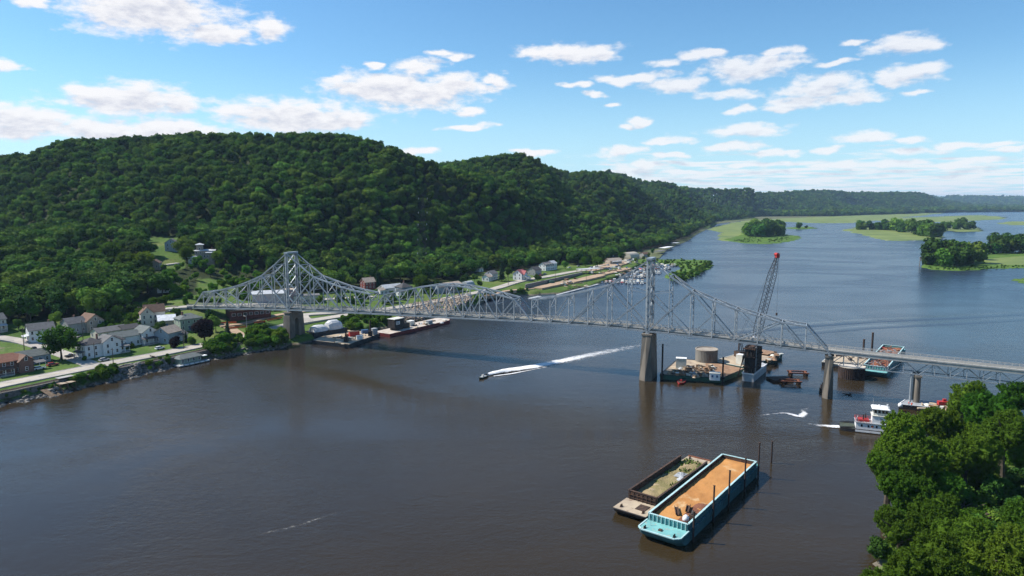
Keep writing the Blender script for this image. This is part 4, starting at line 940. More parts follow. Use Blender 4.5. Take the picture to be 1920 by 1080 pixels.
# --- work barge with the round tank
wb, wc = poly_barge('work_barge', 'green hulled work barge cluttered with sand coloured material', [(64.4,295.5),(89.7,289.4),(105.5,306.5),(94,320),(80,327)], 2.0, GREENH, DECKT, BLACKS)
mb = MB(); L = [(84.5,291),(89.2,290.2),(104.6,306.4),(93.5,319.2),(90,316)]; mb.prism([(x - wc.x, y - wc.y) for x, y in L], 2.06, 2.12); mb.build('deck_mat', DECKR, wb)
def corr_tank(name, label, cat, c, r, z0, z1, n=44, mat=CORR, top=None):
    t_ = thing(name, label, cat, c); mb = MB()
    for k in range(n):                                # ribbed steel sheets
        a0, a1 = 2 * math.pi * k / n, 2 * math.pi * (k + .55) / n; a2 = 2 * math.pi * (k + 1) / n; r2 = r - .22
        mb.quad((r*math.cos(a0), r*math.sin(a0), z0), (r*math.cos(a1), r*math.sin(a1), z0), (r*math.cos(a1), r*math.sin(a1), z1), (r*math.cos(a0), r*math.sin(a0), z1))
        mb.quad((r*math.cos(a1), r*math.sin(a1), z0), (r2*math.cos(a2), r2*math.sin(a2), z0), (r2*math.cos(a2), r2*math.sin(a2), z1), (r*math.cos(a1), r*math.sin(a1), z1))
        mb.quad((r2*math.cos(a2), r2*math.sin(a2), z0), (r*math.cos(a2), r*math.sin(a2), z0), (r*math.cos(a2), r*math.sin(a2), z1), (r2*math.cos(a2), r2*math.sin(a2), z1))
    mb.build('wall', mat, t_)
    mb = MB(); mb.cyl((0, 0, z1 - .35), (0, 0, z1 - .25), r - .1, r - .1, n); mb.build('top', top or CONC2, t_)
    mb = MB(); N_ = n
    rg = [[(rr * math.cos(2*math.pi*k/N_), rr * math.sin(2*math.pi*k/N_), zz) for k in range(N_)] for rr, zz in ((r + .12, z1 - .3), (r + .12, z1 + .1), (r - .3, z1 + .1), (r - .3, z1 - .3))]
    mb.loft(rg, False); mb.build('rim', top or CONC2, t_); return t_
corr_tank('tank', 'round ribbed steel tank standing on the green work barge', 'tank', WY(1324, 684, 322) * 1.0 - Vector((0, 0, WY(1324, 684, 322).z - 2.0)), 5.1, 0, 5.9, top=M('tank_top', (0.36, 0.31, 0.25), (0.26, 0.22, 0.18), 0.3, 0.9))
def onD(px, py, z): return W(px, py, z)
crate('deck_container', 'white box container at the rear of the work barge', 'container', onD(1277, 690, 2.1), (4.6, 3.2, 4.6), OFFW, -.25, roof=WHITE)
t_ = thing('deck_shed', 'small white shed with a dark window on the barge corner', 'shed', onD(1340, 712, 2.1), -.25); mb = MB(); mb.box((0, 0, 1.5), (4.2, 2.8, 3.0)); mb.build('wall', WHITE, t_); mb = MB(); mb.prism([(-2.3, -1.6), (2.3, -1.6), (2.3, 1.6), (-2.3, 1.6)], 3.0, 3.2); mb.build('roof', OFFW, t_)
for x in (-1.0, .9): mb = MB(); mb.box((x, -1.42, 1.8), (.8, .06, 1.0)); mb.build('window', BLUEP, t_)
# heaps and gear strewn on the deck
g_ = random.Random(11)
pal = [DECKT, DECKR, DECKT, OFFW, RUST, DECKR, TIMBER, TIMBER]
names = [('timber_stack', 'stack of timber on the work barge deck', 'timber'), ('steel_beam', 'loose steel beam on the work barge deck', 'beam'), ('crate', 'low crate on the work barge deck', 'crate'), ('rubble_pile', 'small tan rubble pile on the work barge deck', 'rubble')]
def deck_clutter(px0, px1, py0, py1, n, z, place, grp, poly=None, seed=1, sc=1.0):
    g_ = random.Random(seed)
    for k in range(n):
        px, py = g_.uniform(px0, px1), g_.uniform(py0, py1)
        if poly and not bool(in_poly(np.array([px]), np.array([py]), poly)[0]): continue
        q = W(px, py, z); ty = g_.randrange(4); rz_ = g_.uniform(0, 3.1); mt = g_.choice(pal)
        nm, lb, ct_ = [('timber_stack', 'stack of sawn timber ', 'timber'), ('steel_beam', 'loose steel beam ', 'beam'), ('crate', 'low equipment crate ', 'crate'), ('rubble_pile', 'small rubble pile ', 'rubble')][ty]
        t_ = thing(nm, lb + place, ct_, q, rz_, grp); mb = MB()
        if ty == 0:
            for j in range(3): mb.box((g_.uniform(-.2, .2), (j - 1) * .55, .2 + .05 * j), (3.2 * sc, .48, .4))
            mb.build('plank', mt, t_)
        elif ty == 1:
            l = g_.uniform(2.5, 5) * sc
            mb.box((0, 0, .05), (l, .5, .1)); mb.box((0, 0, .3), (l, .12, .4)); mb.box((0, 0, .55), (l, .5, .1)); mb.build('beam', mt, t_)
        elif ty == 2:
            mb.box((0, 0, .55), (1.8 * sc, 1.3 * sc, 1.1)); mb.build('box', mt, t_); mb = MB(); mb.box((0, 0, 1.15), (1.95 * sc, 1.45 * sc, .12)); mb.build('lid', g_.choice(pal), t_)
        else:
            r = g_.uniform(.8, 1.8) * sc; mb.loft([[(math.cos(a) * rr * g_.uniform(.8, 1.2), math.sin(a) * rr * g_.uniform(.8, 1.2), z_) for a in [i * math.pi / 4 for i in range(8)]] for rr, z_ in ((r, 0), (r * .7, .4), (r * .2, .75))]); mb.build('heap', g_.choice([DECKT, CONC2, DECKR, OFFW]), t_)
WBP = [(1252,702),(1282,688),(1345,688),(1330,703),(1310,709)]
deck_clutter(1252, 1345, 687, 709, 85, 2.1, 'on the cluttered green work barge', 'gear strewn on the work barge deck', WBP, 3)
for px, py, zt, lb in ((1241, 712, 15.8, 'tall dark spud pile at the left corner of the work barge'), (1354.5, 719, 11.5, 'dark spud pile at the right corner of the work barge'), (1384.5, 676, 9.5, 'dark spud pile between work barge and new pier')):
    q = W(px, py); t_ = thing('spud_pile', lb, 'pile', q, 0, 'spud piles of the river works'); mb = MB(); mb.cyl((0, 0, -4), (0, 0, zt), .38, .38, 10); mb.build('tube', PILE, t_); mb = MB(); mb.box((0, 0, 2.4), (1.3, 1.3, .8)); mb.build('collar', BLACKS, t_)
def skiff(name, label, cat, loc, rz, L, B, hm, im, cabin=None, group=None, console=True):
    t_ = thing(name, label, cat, loc, rz, group); mb = MB(); rings = []
    for f, wd, zb_, zt_ in ((0, .92, -.15, .62), (.35, 1.0, -.2, .62), (.7, .82, -.15, .72), (.9, .42, 0.0, .85), (1.0, .04, .35, .95)):
        x = -L / 2 + L * f; b = B / 2 * wd; rings.append([(x, -b * .7, zb_), (x, b * .7, zb_), (x, b, zt_), (x, -b, zt_)])
    mb.loft(rings); mb.build('hull', hm, t_)
    mb = MB(); mb.loft([[(-L*.45, -B*.36, .63), (-L*.45, B*.36, .63), (-L*.45, B*.36, .68), (-L*.45, -B*.36, .68)], [(L*.2, -B*.36, .7), (L*.2, B*.36, .7), (L*.2, B*.36, .75), (L*.2, -B*.36, .75)], [(L*.4, -B*.1, .86), (L*.4, B*.1, .86), (L*.4, B*.1, .92), (L*.4, -B*.1, .92)]]); mb.build('cockpit', im, t_)
    if console: mb = MB(); mb.box((0, 0, 1.05), (.7, .8, .8)); mb.build('console', cabin or WHITE, t_)
    mb = MB(); mb.box((-L / 2 - .2, 0, .7), (.45, .5, 1.1)); mb.build('outboard', BLACKS, t_)
    return t_
skiff('workboat', 'small red work skiff tied to the green barge', 'boat', W(1277, 718), -2.0, 8.0, 3.4, REDP, RUST, REDP)
# --- crane barge and crane
kb, kc = poly_barge('crane_barge', 'long green crane barge reaching out behind the new pier', [(106.5,309),(133.8,336.2),(122.5,347.5),(95,321.5)], 2.0, GREENH, DECKT, OFFW)
mb = MB(); mb.b0(-3.5, 3.5, -5, 5, 0, 0.15); o = mb.build('deck_mat', DECKR, kb, False, (9.5, 9.5, 2.75), .75)
mb = MB(); mb.b0(-4.5, 4.5, -4.5, 4.5, 0, 0.6); mb.build('deck_mat', DECKR, kb, False, (11, 11, 2.1), .78)
deck_clutter(1440, 1466, 662, 680, 26, 2.1, 'on the crane barge deck', 'gear on the crane barge deck', [(1438,682),(1444,668),(1462,660),(1466,668)], 8)
crate('deck_container', 'white cabin on the crane barge left of the dark pier', 'cabin', onD(1388, 682, 2.1), (3.0, 3.0, 4.4), OFFW, .78, roof=WHITE)
CRANE_Y = 322.0
foot = WY(1413, 648, CRANE_Y); tip = WY(1457, 481, CRANE_Y + 4)
cr = thing('crane', 'crawler crane with a tall black lattice boom and red tip', 'crane', (foot.x - 2, CRANE_Y + 1, 2.15), 0.25)
mb = MB()
for s_ in (-2.3, 2.3): mb.box((0, s_, .75), (7.5, 1.1, 1.5))
mb.build('track', BLACKS, cr)
mb = MB(); mb.box((-2, 0, 3.2), (7.5, 3.6, 3.0)); mb.build('machine_house', BLACKS, cr)
mb = MB(); mb.box((2.3, -1.2, 3.2), (1.8, 1.5, 2.6)); mb.build('cab', GREYP, cr)
mb = MB(); mb.box((-5.6, 0, 3.2), (1.6, 4.2, 2.6)); mb.build('counterweight', RUST, cr)
inv_c = (Matrix.Translation(cr.location) @ Matrix.Rotation(0.25, 4, 'Z')).inverted()
f_l, t_l = inv_c @ foot, inv_c @ tip; ax = (t_l - f_l).normalized(); sx = ax.cross(Vector((0, 1, 0))).normalized(); sy = ax.cross(sx).normalized(); LB = (t_l - f_l).length
CH = {}
def bw(f): return 0.35 + 1.05 * min(1, f * 6) if f < .17 else (1.4 if f < .8 else 1.4 - .95 * (f - .8) / .2)
for a, b in ((-1, -1), (-1, 1), (1, -1), (1, 1)):
    mb = MB(); ks_ = [0, .17, .5, .8, 1.0]
    for k in range(4):
        p_, q_ = (f_l + ax * LB * ks_[k + j] + (sx * a + sy * b) * bw(ks_[k + j]) for j in (0, 1)); mb.bar(p_, q_, .2)
    mb.build('boom_chord', BLACKS, cr)
mb = MB(); NB_ = 26
for k in range(NB_):
    f0_, f1_ = k / NB_, (k + 1) / NB_; p0, p1 = f_l + ax * LB * f0_, f_l + ax * LB * f1_; w0, w1 = bw(f0_), bw(f1_); s_ = 1 if k % 2 else -1
    for b in (-1, 1):
        mb.bar(p0 + sx * w0 * s_ + sy * w0 * b, p1 - sx * w1 * s_ + sy * w1 * b, .11); mb.bar(p0 + sy * w0 * s_ + sx * w0 * b, p1 - sy * w1 * s_ + sx * w1 * b, .11)
o = mb.build('boom_lacing', BLACKS, cr); o['kind'] = 'stuff'
mb = MB(); mb.box(t_l + ax * .4, (1.6, 1.6, 1.9)); mb.cyl(t_l + Vector((-.2, -1.0, 1.0)), t_l + Vector((-.2, 1.0, 1.0)), .8, .8, 12); mb.build('boom_tip', REDP, cr)
mast = Vector((-5.0, 0, 11.5))
for s_ in (-.9, .9): mb = MB(); mb.bar((-3, s_, 4.6), mast + Vector((0, s_ * .4, 0)), .3); mb.build('gantry_leg', BLACKS, cr)
for s_ in (-.6, .6): mb = MB(); mb.cyl(mast + Vector((0, s_, 0)), t_l + Vector((0, s_, 0)), .045, .045, 4); mb.build('pendant_line', BLACKS, cr)
mb = MB(); mb.cyl(t_l + Vector((1.2, 0, 0)), t_l + Vector((1.2, 0, -LB * .62)), .045, .045, 4); mb.build('hoist_line', BLACKS, cr)
mb = MB(); mb.box(t_l + Vector((1.2, 0, -LB * .62 - .6)), (.6, .6, 1.3)); mb.build('hook_block', RUST, cr)
# --- new pier in its dark sheet-pile form
A_, B_ = W(1392, 714), W(1412, 717); dN = Vector((0.545, 0.838, 0)); RZN = math.atan2(dN.y, dN.x)
np_ = thing('new_pier', 'unfinished pale concrete pier base topped by a dark steel form', 'pier', (A_ + B_) / 2, RZN)
mb = MB(); c = [(0, -2.4), (23, -2.4), (25.5, 0), (23, 2.4), (0, 2.4)]; mb.prism(c, -3, 3.4); mb.build('footing', CONC2, np_)
mb = MB()
for (a, b) in (((-.1, -2.5), (23, -2.5)), ((-.1, 2.5), (23, 2.5)), ((-.1, -2.5), (-.1, 2.5))): mb.bar((a[0], a[1], 3.5), (b[0], b[1], 3.5), .35, .5)
mb.build('footing_rim', WHITE, np_)
for side, (a, b) in enumerate((((.8, -2.0), (14.5, -2.0)), ((.8, -2.0), (.8, 2.0)), ((.8, 2.0), (14.5, 2.0)), ((14.5, -2.0), (14.5, 2.0)))):
    n = 16 if side in (0, 2) else 5
    for k in range(n):
        p_, q_ = (Vector((a[0] + (b[0] - a[0]) * f, a[1] + (b[1] - a[1]) * f, 0)) for f in ((k + .04) / n, (k + .96) / n)); mb = MB(); z1 = 15.0 + .3 * math.sin(k * 2.1 + side)
        off = Vector((0, 0, 0)) if k % 2 else (Vector((0, .22 if side == 0 else -.22, 0)) if side in (0, 2) else Vector((.22 if side == 1 else -.22, 0, 0)))
        mb.bar((p_.x + off.x, p_.y + off.y, (3.4 + z1) / 2), (q_.x + off.x, q_.y + off.y, (3.4 + z1) / 2), .16, z1 - 3.4); mb.build('sheet_pile', BLACKS if (k + side) % 4 else PILE, np_)
for z in (6.2, 10.5, 14.2): mb = MB(); mb.box((7.6, 0, z), (14.6, 4.9, .4)); mb.build('waler', RUST, np_)
mb = MB(); mb.cyl((3.0, -2.25, 3.4), (3.0, -2.25, 15), .28, .28, 8); mb.build('tremie_pipe', GREYP, np_)
for k in range(3): mb = MB(); mb.bar((-1.5 - k * 1.2, 3.6, 2.4), (1 + k * .4, 2.2, 12.5 - k), .22); mb.build('raking_strut', RUST, np_)
mb = MB(); heap(mb, 4, 13, -1.6, 1.6, 17.0, 3.4, 10, 6, 51, 0.1); mb.build('tarpaulin', TARP, np_)
for x in (4.5, 8, 12): mb = MB(); mb.bar((x, -1.2, 15), (x, -1.2, 18.6), .25); mb.bar((x, 1.2, 15), (x, 1.2, 18.6), .25); mb.build('rebar_post', RUST, np_)
# --- cofferdam, rusty floats, stubs
corr_tank('cofferdam', 'round dark sheet pile cofferdam behind the slim pier', 'cofferdam', W(1596, 708), 5.4, -2, 5.4, 40, PILE, M('cofferdam_top', (0.52, 0.46, 0.38), (0.40, 0.35, 0.29), 0.3, 0.9))
def float_frame(label, q, rz, L, B, plate):
    t_ = thing('float', label, 'float', q, rz, 'rusty floats adrift by the new pier')
    if plate: mb = MB(); mb.box((0, 0, .45), (L, B, .9)); mb.build('pontoon', RUST, t_)
    else:
        for s_ in (-1, 1): mb = MB(); mb.box((0, s_ * B / 2, 1.25), (L, .7, .5)); mb.build('beam', RUSTB, t_)
        for x in (-L * .38, L * .38):
            mb = MB(); mb.box((x, 0, 1.25), (.6, B - .75, .42)); mb.build('cross_beam', RUSTB, t_); mb = MB(); mb.box((x, -B / 2, .45), (.9, .9, 1.05)); mb.box((x, B / 2, .45), (.9, .9, 1.05)); mb.build('leg', RUST, t_)
    return t_
float_frame('flat dark rusty pontoon lying low in the water', W(1462, 713), .1, 9, 7, True)
float_frame('rusty steel frame afloat, the farther one from the camera', W(1496, 703), -.15, 8.5, 4, False)
float_frame('rusty steel frame afloat, the nearer one beside the pontoon', W(1482, 719), -.15, 8.5, 3.6, False)
t_ = thing('broken_dolphin', 'broken timber pile cluster at the foot of the slim pier', 'piles', W(1544, 733)); g_ = random.Random(2)
for k in range(14): mb = MB(); x, y = g_.uniform(-2.4, 2.4), g_.uniform(-1.6, 1.6); mb.cyl((x, y, -2), (x + g_.uniform(-.4, .4), y, g_.uniform(.8, 3.6)), .28, .25, 7); mb.build('timber_pile', TIMBER if k % 3 else RUST, t_)
t_ = thing('driftwood', 'dark snag of driftwood floating right of the slim pier', 'driftwood', W(1592, 740)); mb = MB(); g_ = random.Random(9)
for k in range(9): a = g_.uniform(0, 6.28); mb.cyl((math.cos(a) * .3, 0, .1), (math.cos(a) * g_.uniform(1, 3.2), math.sin(a) * 1.4, g_.uniform(.1, .9)), .2, .08, 5)
mb.build('branch', PILE, t_)
# --- barges behind the approach spans
pts = [W(1540, 686), W(1622, 699), W(1652, 662, 1.8), W(1573, 655, 1.8)]
fb_, fc_ = poly_barge('deck_barge', 'flat tan deck barge moored behind the approach spans', [(p.x, p.y) for p in pts], 1.9, BLACKS, DECKT, OFFW)
deck_clutter(1556, 1640, 662, 690, 16, 2.0, 'on the flat tan barge', 'gear on the flat tan barge', [(1552,682),(1576,660),(1640,666),(1622,690)], 5)
for px, py, zt, lb in ((1618.5, 664, 7.5, 'shorter dark spud pile on the tan deck barge'), (1634.5, 660, 10.0, 'taller dark spud pile on the tan deck barge')):
    q = W(px, py, 0); t_ = thing('spud_pile', lb, 'pile', q, 0, 'spud piles of the river works'); mb = MB(); mb.cyl((0, 0, -4), (0, 0, zt), .5, .5, 10); mb.build('tube', PILE, t_); mb = MB(); mb.cyl((0, 0, zt), (0, 0, zt + .2), .65, .6, 10); mb.build('cap', RUST, t_)
n0, n1, f0_, f1_ = W(1611, 683, 4.2), W(1673, 690, 4.2), W(1655, 646.5, 4.2), W(1696, 650, 4.2)
ctr = (n0 + n1) / 2; dv = ((f0_ + f1_) / 2 - ctr); RZS = math.atan2(dv.y, dv.x); SL = dv.length; SB = 5.2
sb = thing('scrap_barge', 'teal hopper barge heaped with rusty scrap behind the bridge approach', 'barge', (ctr.x, ctr.y, 0), RZS)
mb = MB(); hull(mb, -4, SL + 4, SB, 2.4, 3.5, 1, 1); mb.build('hull', TEALD, sb)
mb = MB(); mb.b0(-3.6, -.15, -SB + .3, SB - .3, 2.4, 2.46); mb.build('bow_deck', TEALTOP, sb)
mb = MB(); mb.b0(SL + .2, SL + 3.6, -SB + .3, SB - .3, 2.4, 2.46); mb.build('stern_deck', TEALTOP, sb)
coaming(sb, TEAL, EDGE_T, 0, SL, SB - .5, 2.4, 4.2)
for k in range(9): mb = MB(); mb.box((-.26, -SB + 1 + k * 1.05, 3.3), (.3, .13, 1.7)); mb.build('rib', EDGE_T, sb)
mb = MB(); heap(mb, .2, SL - .2, -SB + .65, SB - .65, 3.2, 2.2, 40, 12, 61, .3); mb.build('scrap_heap', RUSTB, sb)
g_ = random.Random(12)
for k in range(26):
    x, y = g_.uniform(2, SL - 3), g_.uniform(-3, 3); mb = MB(); mb.box((0, 0, 0), (g_.uniform(1.5, 4), g_.uniform(.3, 1.4), .2)); o = mb.build('scrap_piece', g_.choice([RUST, RUSTB, DECKR, GREYP, REDP]), sb, False, (x, y, 3.7 + g_.uniform(0, .5))); o.rotation_euler = (g_.uniform(-.5, .5), g_.uniform(-.5, .5), g_.uniform(0, 3))
# --- towboat
tq = W(1574, 802); te = W(1655, 811); RZB = math.atan2((te - tq).y, (te - tq).x)
tow = thing('towboat', 'white towboat with square pilothouse churning past the bank trees', 'boat', tq, RZB); BL = 24.0
mb = MB(); hb = 3.6; rings = []
for x, b, z0 in ((0, hb * .94, .2), (2, hb, -.9), (20, hb, -.9), (BL, hb * .9, .3)): rings.append([(x, -b, z0), (x, b, z0), (x, b, 1.25), (x, -b, 1.25)])
mb.loft(rings); mb.build('hull', BLACKS, tow)
mb = MB(); mb.b0(5.2, BL, -hb - .02, hb + .02, .35, 1.1); mb.build('hull_band', WHITE, tow)
mb = MB(); mb.b0(.1, 5.2, -hb * .9, hb * .9, 1.25, 1.31); mb.build('aft_deck', M('green_deck', (0.07, 0.085, 0.06), (0.05, 0.06, 0.045), .5, .8), tow)
for s_ in (-1, 1): mb = MB(); mb.bar((.15, s_ * hb * .9, 1.3), (5.2, s_ * hb * .93, 1.9), .12, .5); mb.build('bulwark', BLACKS, tow)
mb = MB(); mb.b0(5.4, 21, -2.9, 2.9, 1.25, 3.7); mb.build('deckhouse', WHITE, tow)
mb = MB(); mb.b0(5.1, 21.3, -3.2, 3.2, 3.7, 3.85); mb.build('boat_deck', GREYP, tow)
mb = MB(); mb.b0(10.9, 16.6, -2.4, 2.4, 3.85, 6.7); mb.build('upper_house', WHITE, tow)
mb = MB(); mb.b0(10.6, 17.0, -2.7, 2.7, 6.7, 6.83); mb.build('pilothouse_deck', OFFW, tow)
mb = MB(); mb.b0(11.2, 16.2, -2.1, 2.1, 6.83, 9.2); mb.build('pilothouse', OFFW, tow)
mb = MB(); mb.loft([[(10.6 + k, -2.7 + k, z), (16.8 - k, -2.7 + k, z), (16.8 - k, 2.7 - k, z), (10.6 + k, 2.7 - k, z)] for k, z in ((0, 9.2), (0, 9.4), (.6, 9.85), (1.5, 10.05))]); mb.build('roof', WHITE, tow)
for x in (11.9, 13.2, 14.5, 15.6): mb = MB(); mb.b0(x - .45, x + .45, -2.14, -2.05, 7.8, 8.9); mb.build('pilothouse_window', GLASS, tow)
for y in (-1.3, 0, 1.3): mb = MB(); mb.b0(11.14, 11.25, y - .5, y + .5, 7.8, 8.9); mb.build('pilothouse_window', GLASS, tow)
mb = MB(); mb.b0(13.6, 14.5, -2.44, -2.35, 3.9, 5.9); mb.build('door', GREYP, tow)
for x in (7.4, 9.7, 12.5, 14.2, 17.4): mb = MB(); mb.b0(x - .3, x + .3, -2.94, -2.85, 2.2, 3.1); mb.build('window', GLASS, tow)
mb = MB(); mb.cyl((11.0, -2.98, 2.7), (11.0, -2.9, 2.7), .42, .42, 12); mb.build('life_ring', ORANGE, tow)
for s_ in (-3.0, 3.0):
    mb = MB()
    for z in (4.4, 4.9): mb.bar((5.3, s_, z), (10.8, s_, z), .09)
    for k in range(7): mb.bar((5.3 + k * .9, s_, 3.85), (5.3 + k * .9, s_, 4.9), .09)
    mb.build('rail', REDP, tow)
mb = MB()
for z in (4.4, 4.9): mb.bar((5.3, -3, z), (5.3, 3, z), .09)
mb.build('rail', REDP, tow)
for x, y in ((8.0, -.9), (8.9, .9)): mb = MB(); mb.cyl((x, y, 3.85), (x, y, 6.4), .28, .22, 8); mb.build('exhaust_stack', BLACKS, tow)
mb = MB(); mb.b0(6.4, 10.0, -1.6, 1.6, 3.86, 4.6); mb.build('engine_skylight', REDP, tow)
mb = MB(); mb.cyl((11.2, 1, 9.8), (11.2, 1, 12.6), .07, .05, 6); mb.bar((11.2, .2, 11.6), (11.2, 1.8, 11.6), .07); mb.build('mast', GREYP, tow)
mb = MB(); mb.cyl((13.2, 0, 10.0), (13.2, 0, 10.5), .5, .3, 10); mb.build('radar_dome', WHITE, tow)
for y in (-1.9, 1.9): mb = MB(); mb.box((16.2, y, 10.2), (.5, .4, .6)); mb.build('searchlight', WHITE, tow)
for s_ in (-1, 1): mb = MB(); mb.box((BL - .3, s_ * 2.0, 2.4), (.9, .7, 2.4)); mb.build('push_knee', RUST, tow)
tow.scale = (.88, .88, .9)
# --- people
SKIN = M('skin', (0.45, 0.27, 0.19), (0.40, 0.24, 0.17), 3, .6); VEST = M('orange_vest', (0.75, 0.12, 0.05), (0.65, 0.10, 0.04), 3, .8); JEANS = M('blue_work_trousers', (0.10, 0.14, 0.22), (0.08, 0.11, 0.18), 3, .9)
def person(label, loc, rz, top=VEST, legs=JEANS, group=None, lean=0.0):
    """one skinned body: legs, trunk, arms, neck and head"""
    t_ = thing('person', label, 'person', loc, rz, group)
    J = [((0, 0, .95), .15), ((0, .11, .88), .10), ((.03, .13, .48), .075), ((0, .14, .09), .055), ((.14, .15, .04), .045), ((0, -.11, .88), .10), ((-.02, -.13, .48), .075), ((-.04, -.14, .09), .055), ((.10, -.15, .04), .045),
         ((0, 0, 1.18), .15), ((0, 0, 1.40), .16), ((0, .2, 1.42), .075), ((-.02, .27, 1.14), .055), ((.12, .25, .92), .042), ((.2, .24, .84), .04), ((0, -.2, 1.42), .075), ((.02, -.28, 1.15), .055), ((.18, -.25, .98), .042), ((.27, -.23, .92), .04), ((.01, 0, 1.54), .06), ((.02, 0, 1.66), .10), ((.02, 0, 1.77), .085)]
    E_ = [(0,1),(1,2),(2,3),(3,4),(0,5),(5,6),(6,7),(7,8),(0,9),(9,10),(10,11),(11,12),(12,13),(13,14),(10,15),(15,16),(16,17),(17,18),(10,19),(19,20),(20,21)]
    me = bpy.data.meshes.new('body'); me.from_pydata([(j[0][0] + lean * max(0, j[0][2] - .9), j[0][1], j[0][2]) for j in J], E_, [])
    o = link('body', me, t_); md_ = o.modifiers.new('skin', 'SKIN'); sub = o.modifiers.new('sub', 'SUBSURF'); sub.levels = sub.render_levels = 1
    me.skin_vertices.new() if not me.skin_vertices else None
    for i, j in enumerate(J): me.skin_vertices[0].data[i].radius = (j[1], j[1]); 
    me.skin_vertices[0].data[0].use_root = True; me.materials.append(legs)
    mb = MB(); mb.loft([[(math.cos(a) * r + lean * (z - .9), math.sin(a) * r * 1.35, z) for a in [k * math.pi / 4 for k in range(8)]] for r, z in ((.17, .92), (.18, 1.2), (.19, 1.42), (.1, 1.5))]); mb.build('vest', top, t_)
    mb = MB(); mb.loft([[(.02 + lean * .8 + math.cos(a) * r, math.sin(a) * r, z) for a in [k * math.pi / 4 for k in range(8)]] for r, z in ((.16, 1.74), (.14, 1.84), (.06, 1.9))]); mb.build('hard_hat', WHITE, t_)
    mb = MB(); mb.loft([[(.03 + lean * .75 + math.cos(a) * r, math.sin(a) * r, z) for a in [k * math.pi / 4 for k in range(8)]] for r, z in ((.07, 1.54), (.10, 1.62), (.105, 1.72))]); mb.build('face', SKIN, t_)
    return t_
MTOW = Matrix.Translation(tq) @ Matrix.Rotation(RZB, 4, 'Z')
person('person in white hard hat and orange vest on the towboat upper deck', MTOW @ Vector((5.2, -1.9, 3.86 * .9)), 2.5)
# --- flat barge by the twin column pier
pts = [W(1684, 766), W(1800, 778), W(1806, 757, 1.6), W(1697, 750, 1.6)]
gb, gc = poly_barge('deck_barge', 'grey flat work barge beside the twin column pier', [(p.x, p.y) for p in pts], 1.7, BLACKS, GREYP, WHITE)
person('person in orange vest standing at the left end of the grey work barge', W(1704, 761, 1.78), 3.0)
person('person in orange vest bending on the grey work barge', W(1709, 763, 1.78), 1.0, lean=.35)
t_ = thing('water_tank', 'small white domed tank on the barge end', 'tank', W(1688, 763, 1.76)); mb = MB(); mb.loft([[(math.cos(a) * r, math.sin(a) * r, z) for a in [k * math.pi / 5 for k in range(10)]] for r, z in ((.75, 0), (.8, .8), (.6, 1.3), (.2, 1.5))]); mb.build('shell', WHITE, t_, True)
t_ = thing('excavator', 'red tracked machine on the grey work barge', 'machine', W(1767, 763, 1.78), -.2); mb = MB()
for s_ in (-.9, .9): mb.box((0, s_, .4), (3.2, .5, .8))
mb.build('track', BLACKS, t_); mb = MB(); mb.box((-.3, 0, 1.5), (2.6, 2.0, 1.3)); mb.build('body', REDP, t_); mb = MB(); mb.box((.7, .4, 2.3), (1.1, .9, 1.3)); mb.build('cab', REDP, t_); mb = MB(); mb.bar((1, -.4, 1.9), (3.0, -.4, 3.0), .35); mb.bar((3.0, -.4, 3.0), (4.1, -.4, 1.6), .28); mb.build('arm', REDP, t_)
deck_clutter(1715, 1790, 757, 772, 22, 1.78, 'on the grey work barge', 'gear on the grey work barge', None, 6, .8)
# --- west bank barges
pts = [W(584, 645), W(655, 653), W(713, 632), W(640, 622)]
wb2, wc2 = poly_barge('deck_barge', 'slate grey deck barge with red and blue boxes by the slotted pier', [(p.x, p.y) for p in pts], 1.9, GREYH, DECKT, GREYH)
crate('skip', 'red steel skip on the slate grey barge', 'skip', W(664, 630, 2.0), (5.6, 2.8, 2.6), REDP, .5, roof=RUST)
crate('deck_box', 'blue equipment box on the slate grey barge', 'box', W(684, 625, 2.0), (3.6, 2.4, 2.0), BLUEP, .5)
crate('deck_box', 'white box at the edge of the slate grey barge', 'box', W(674, 636, 2.0), (3.0, 2.0, 2.0), WHITE, .5)
crate('generator', 'grey generator at the right end of the slate barge', 'generator', W(701, 627, 2.0), (3.4, 2.6, 3.4), GREYP, .9)
deck_clutter(605, 700, 626, 646, 34, 2.0, 'on the slate grey barge', 'gear on the slate grey barge', [(606,642),(640,628),(700,628),(652,647)], 7)
for px, py, zt, lb in ((649, 641, 9.5, 'dark spud pile in the middle of the slate barge'), (694.5, 630, 11.0, 'dark spud pile at the right end of the slate barge')):
    q = W(px, py, 1.9); t_ = thing('spud_pile', lb, 'pile', (q.x, q.y, 0), 0, 'spud piles of the river works'); mb = MB(); mb.cyl((0, 0, -3), (0, 0, zt), .42, .42, 10); mb.build('tube', PILE, t_); mb = MB(); mb.box((0, 0, 3.4), (2.2, 2.0, 2.6)); mb.build('winch_frame', BLACKS, t_)
q = W(607, 632, 0); t_ = thing('covered_barge', 'dark box barge under two humped white tarpaulins', 'barge', q, .82); mb = MB(); mb.box((2, 0, 2.0), (22, 9, 4.4)); mb.build('hull', GREYH, t_)
for x, l, hh in ((-3, 9, 3.4), (6.5, 9, 5.2)):
    mb = MB(); mb.loft([[(x + xx, 4.2 * math.cos(a) * k, 4.2 + hh * k * math.sin(a)) for a in [j * math.pi / 8 for j in range(9)]] for xx, k in ((-l/2, .75), (-l/4, .98), (0, 1), (l/4, .96), (l/2, .7))]); mb.build('tarpaulin', TARP, t_)
mb = MB(); mb.bar((-8.5, -4.3, 0.5), (-8.0, -4.3, 7), .3); mb.build('post', WHITE, t_)
n_, e_ = W(731, 633), W(851, 604.5); dv = (e_ - n_); RZD = math.atan2(dv.y, dv.x); LD = dv.length
db = thing('dredge_barge', 'long maroon deck barge carrying a black crane house', 'barge', n_, RZD); WD = 13.0
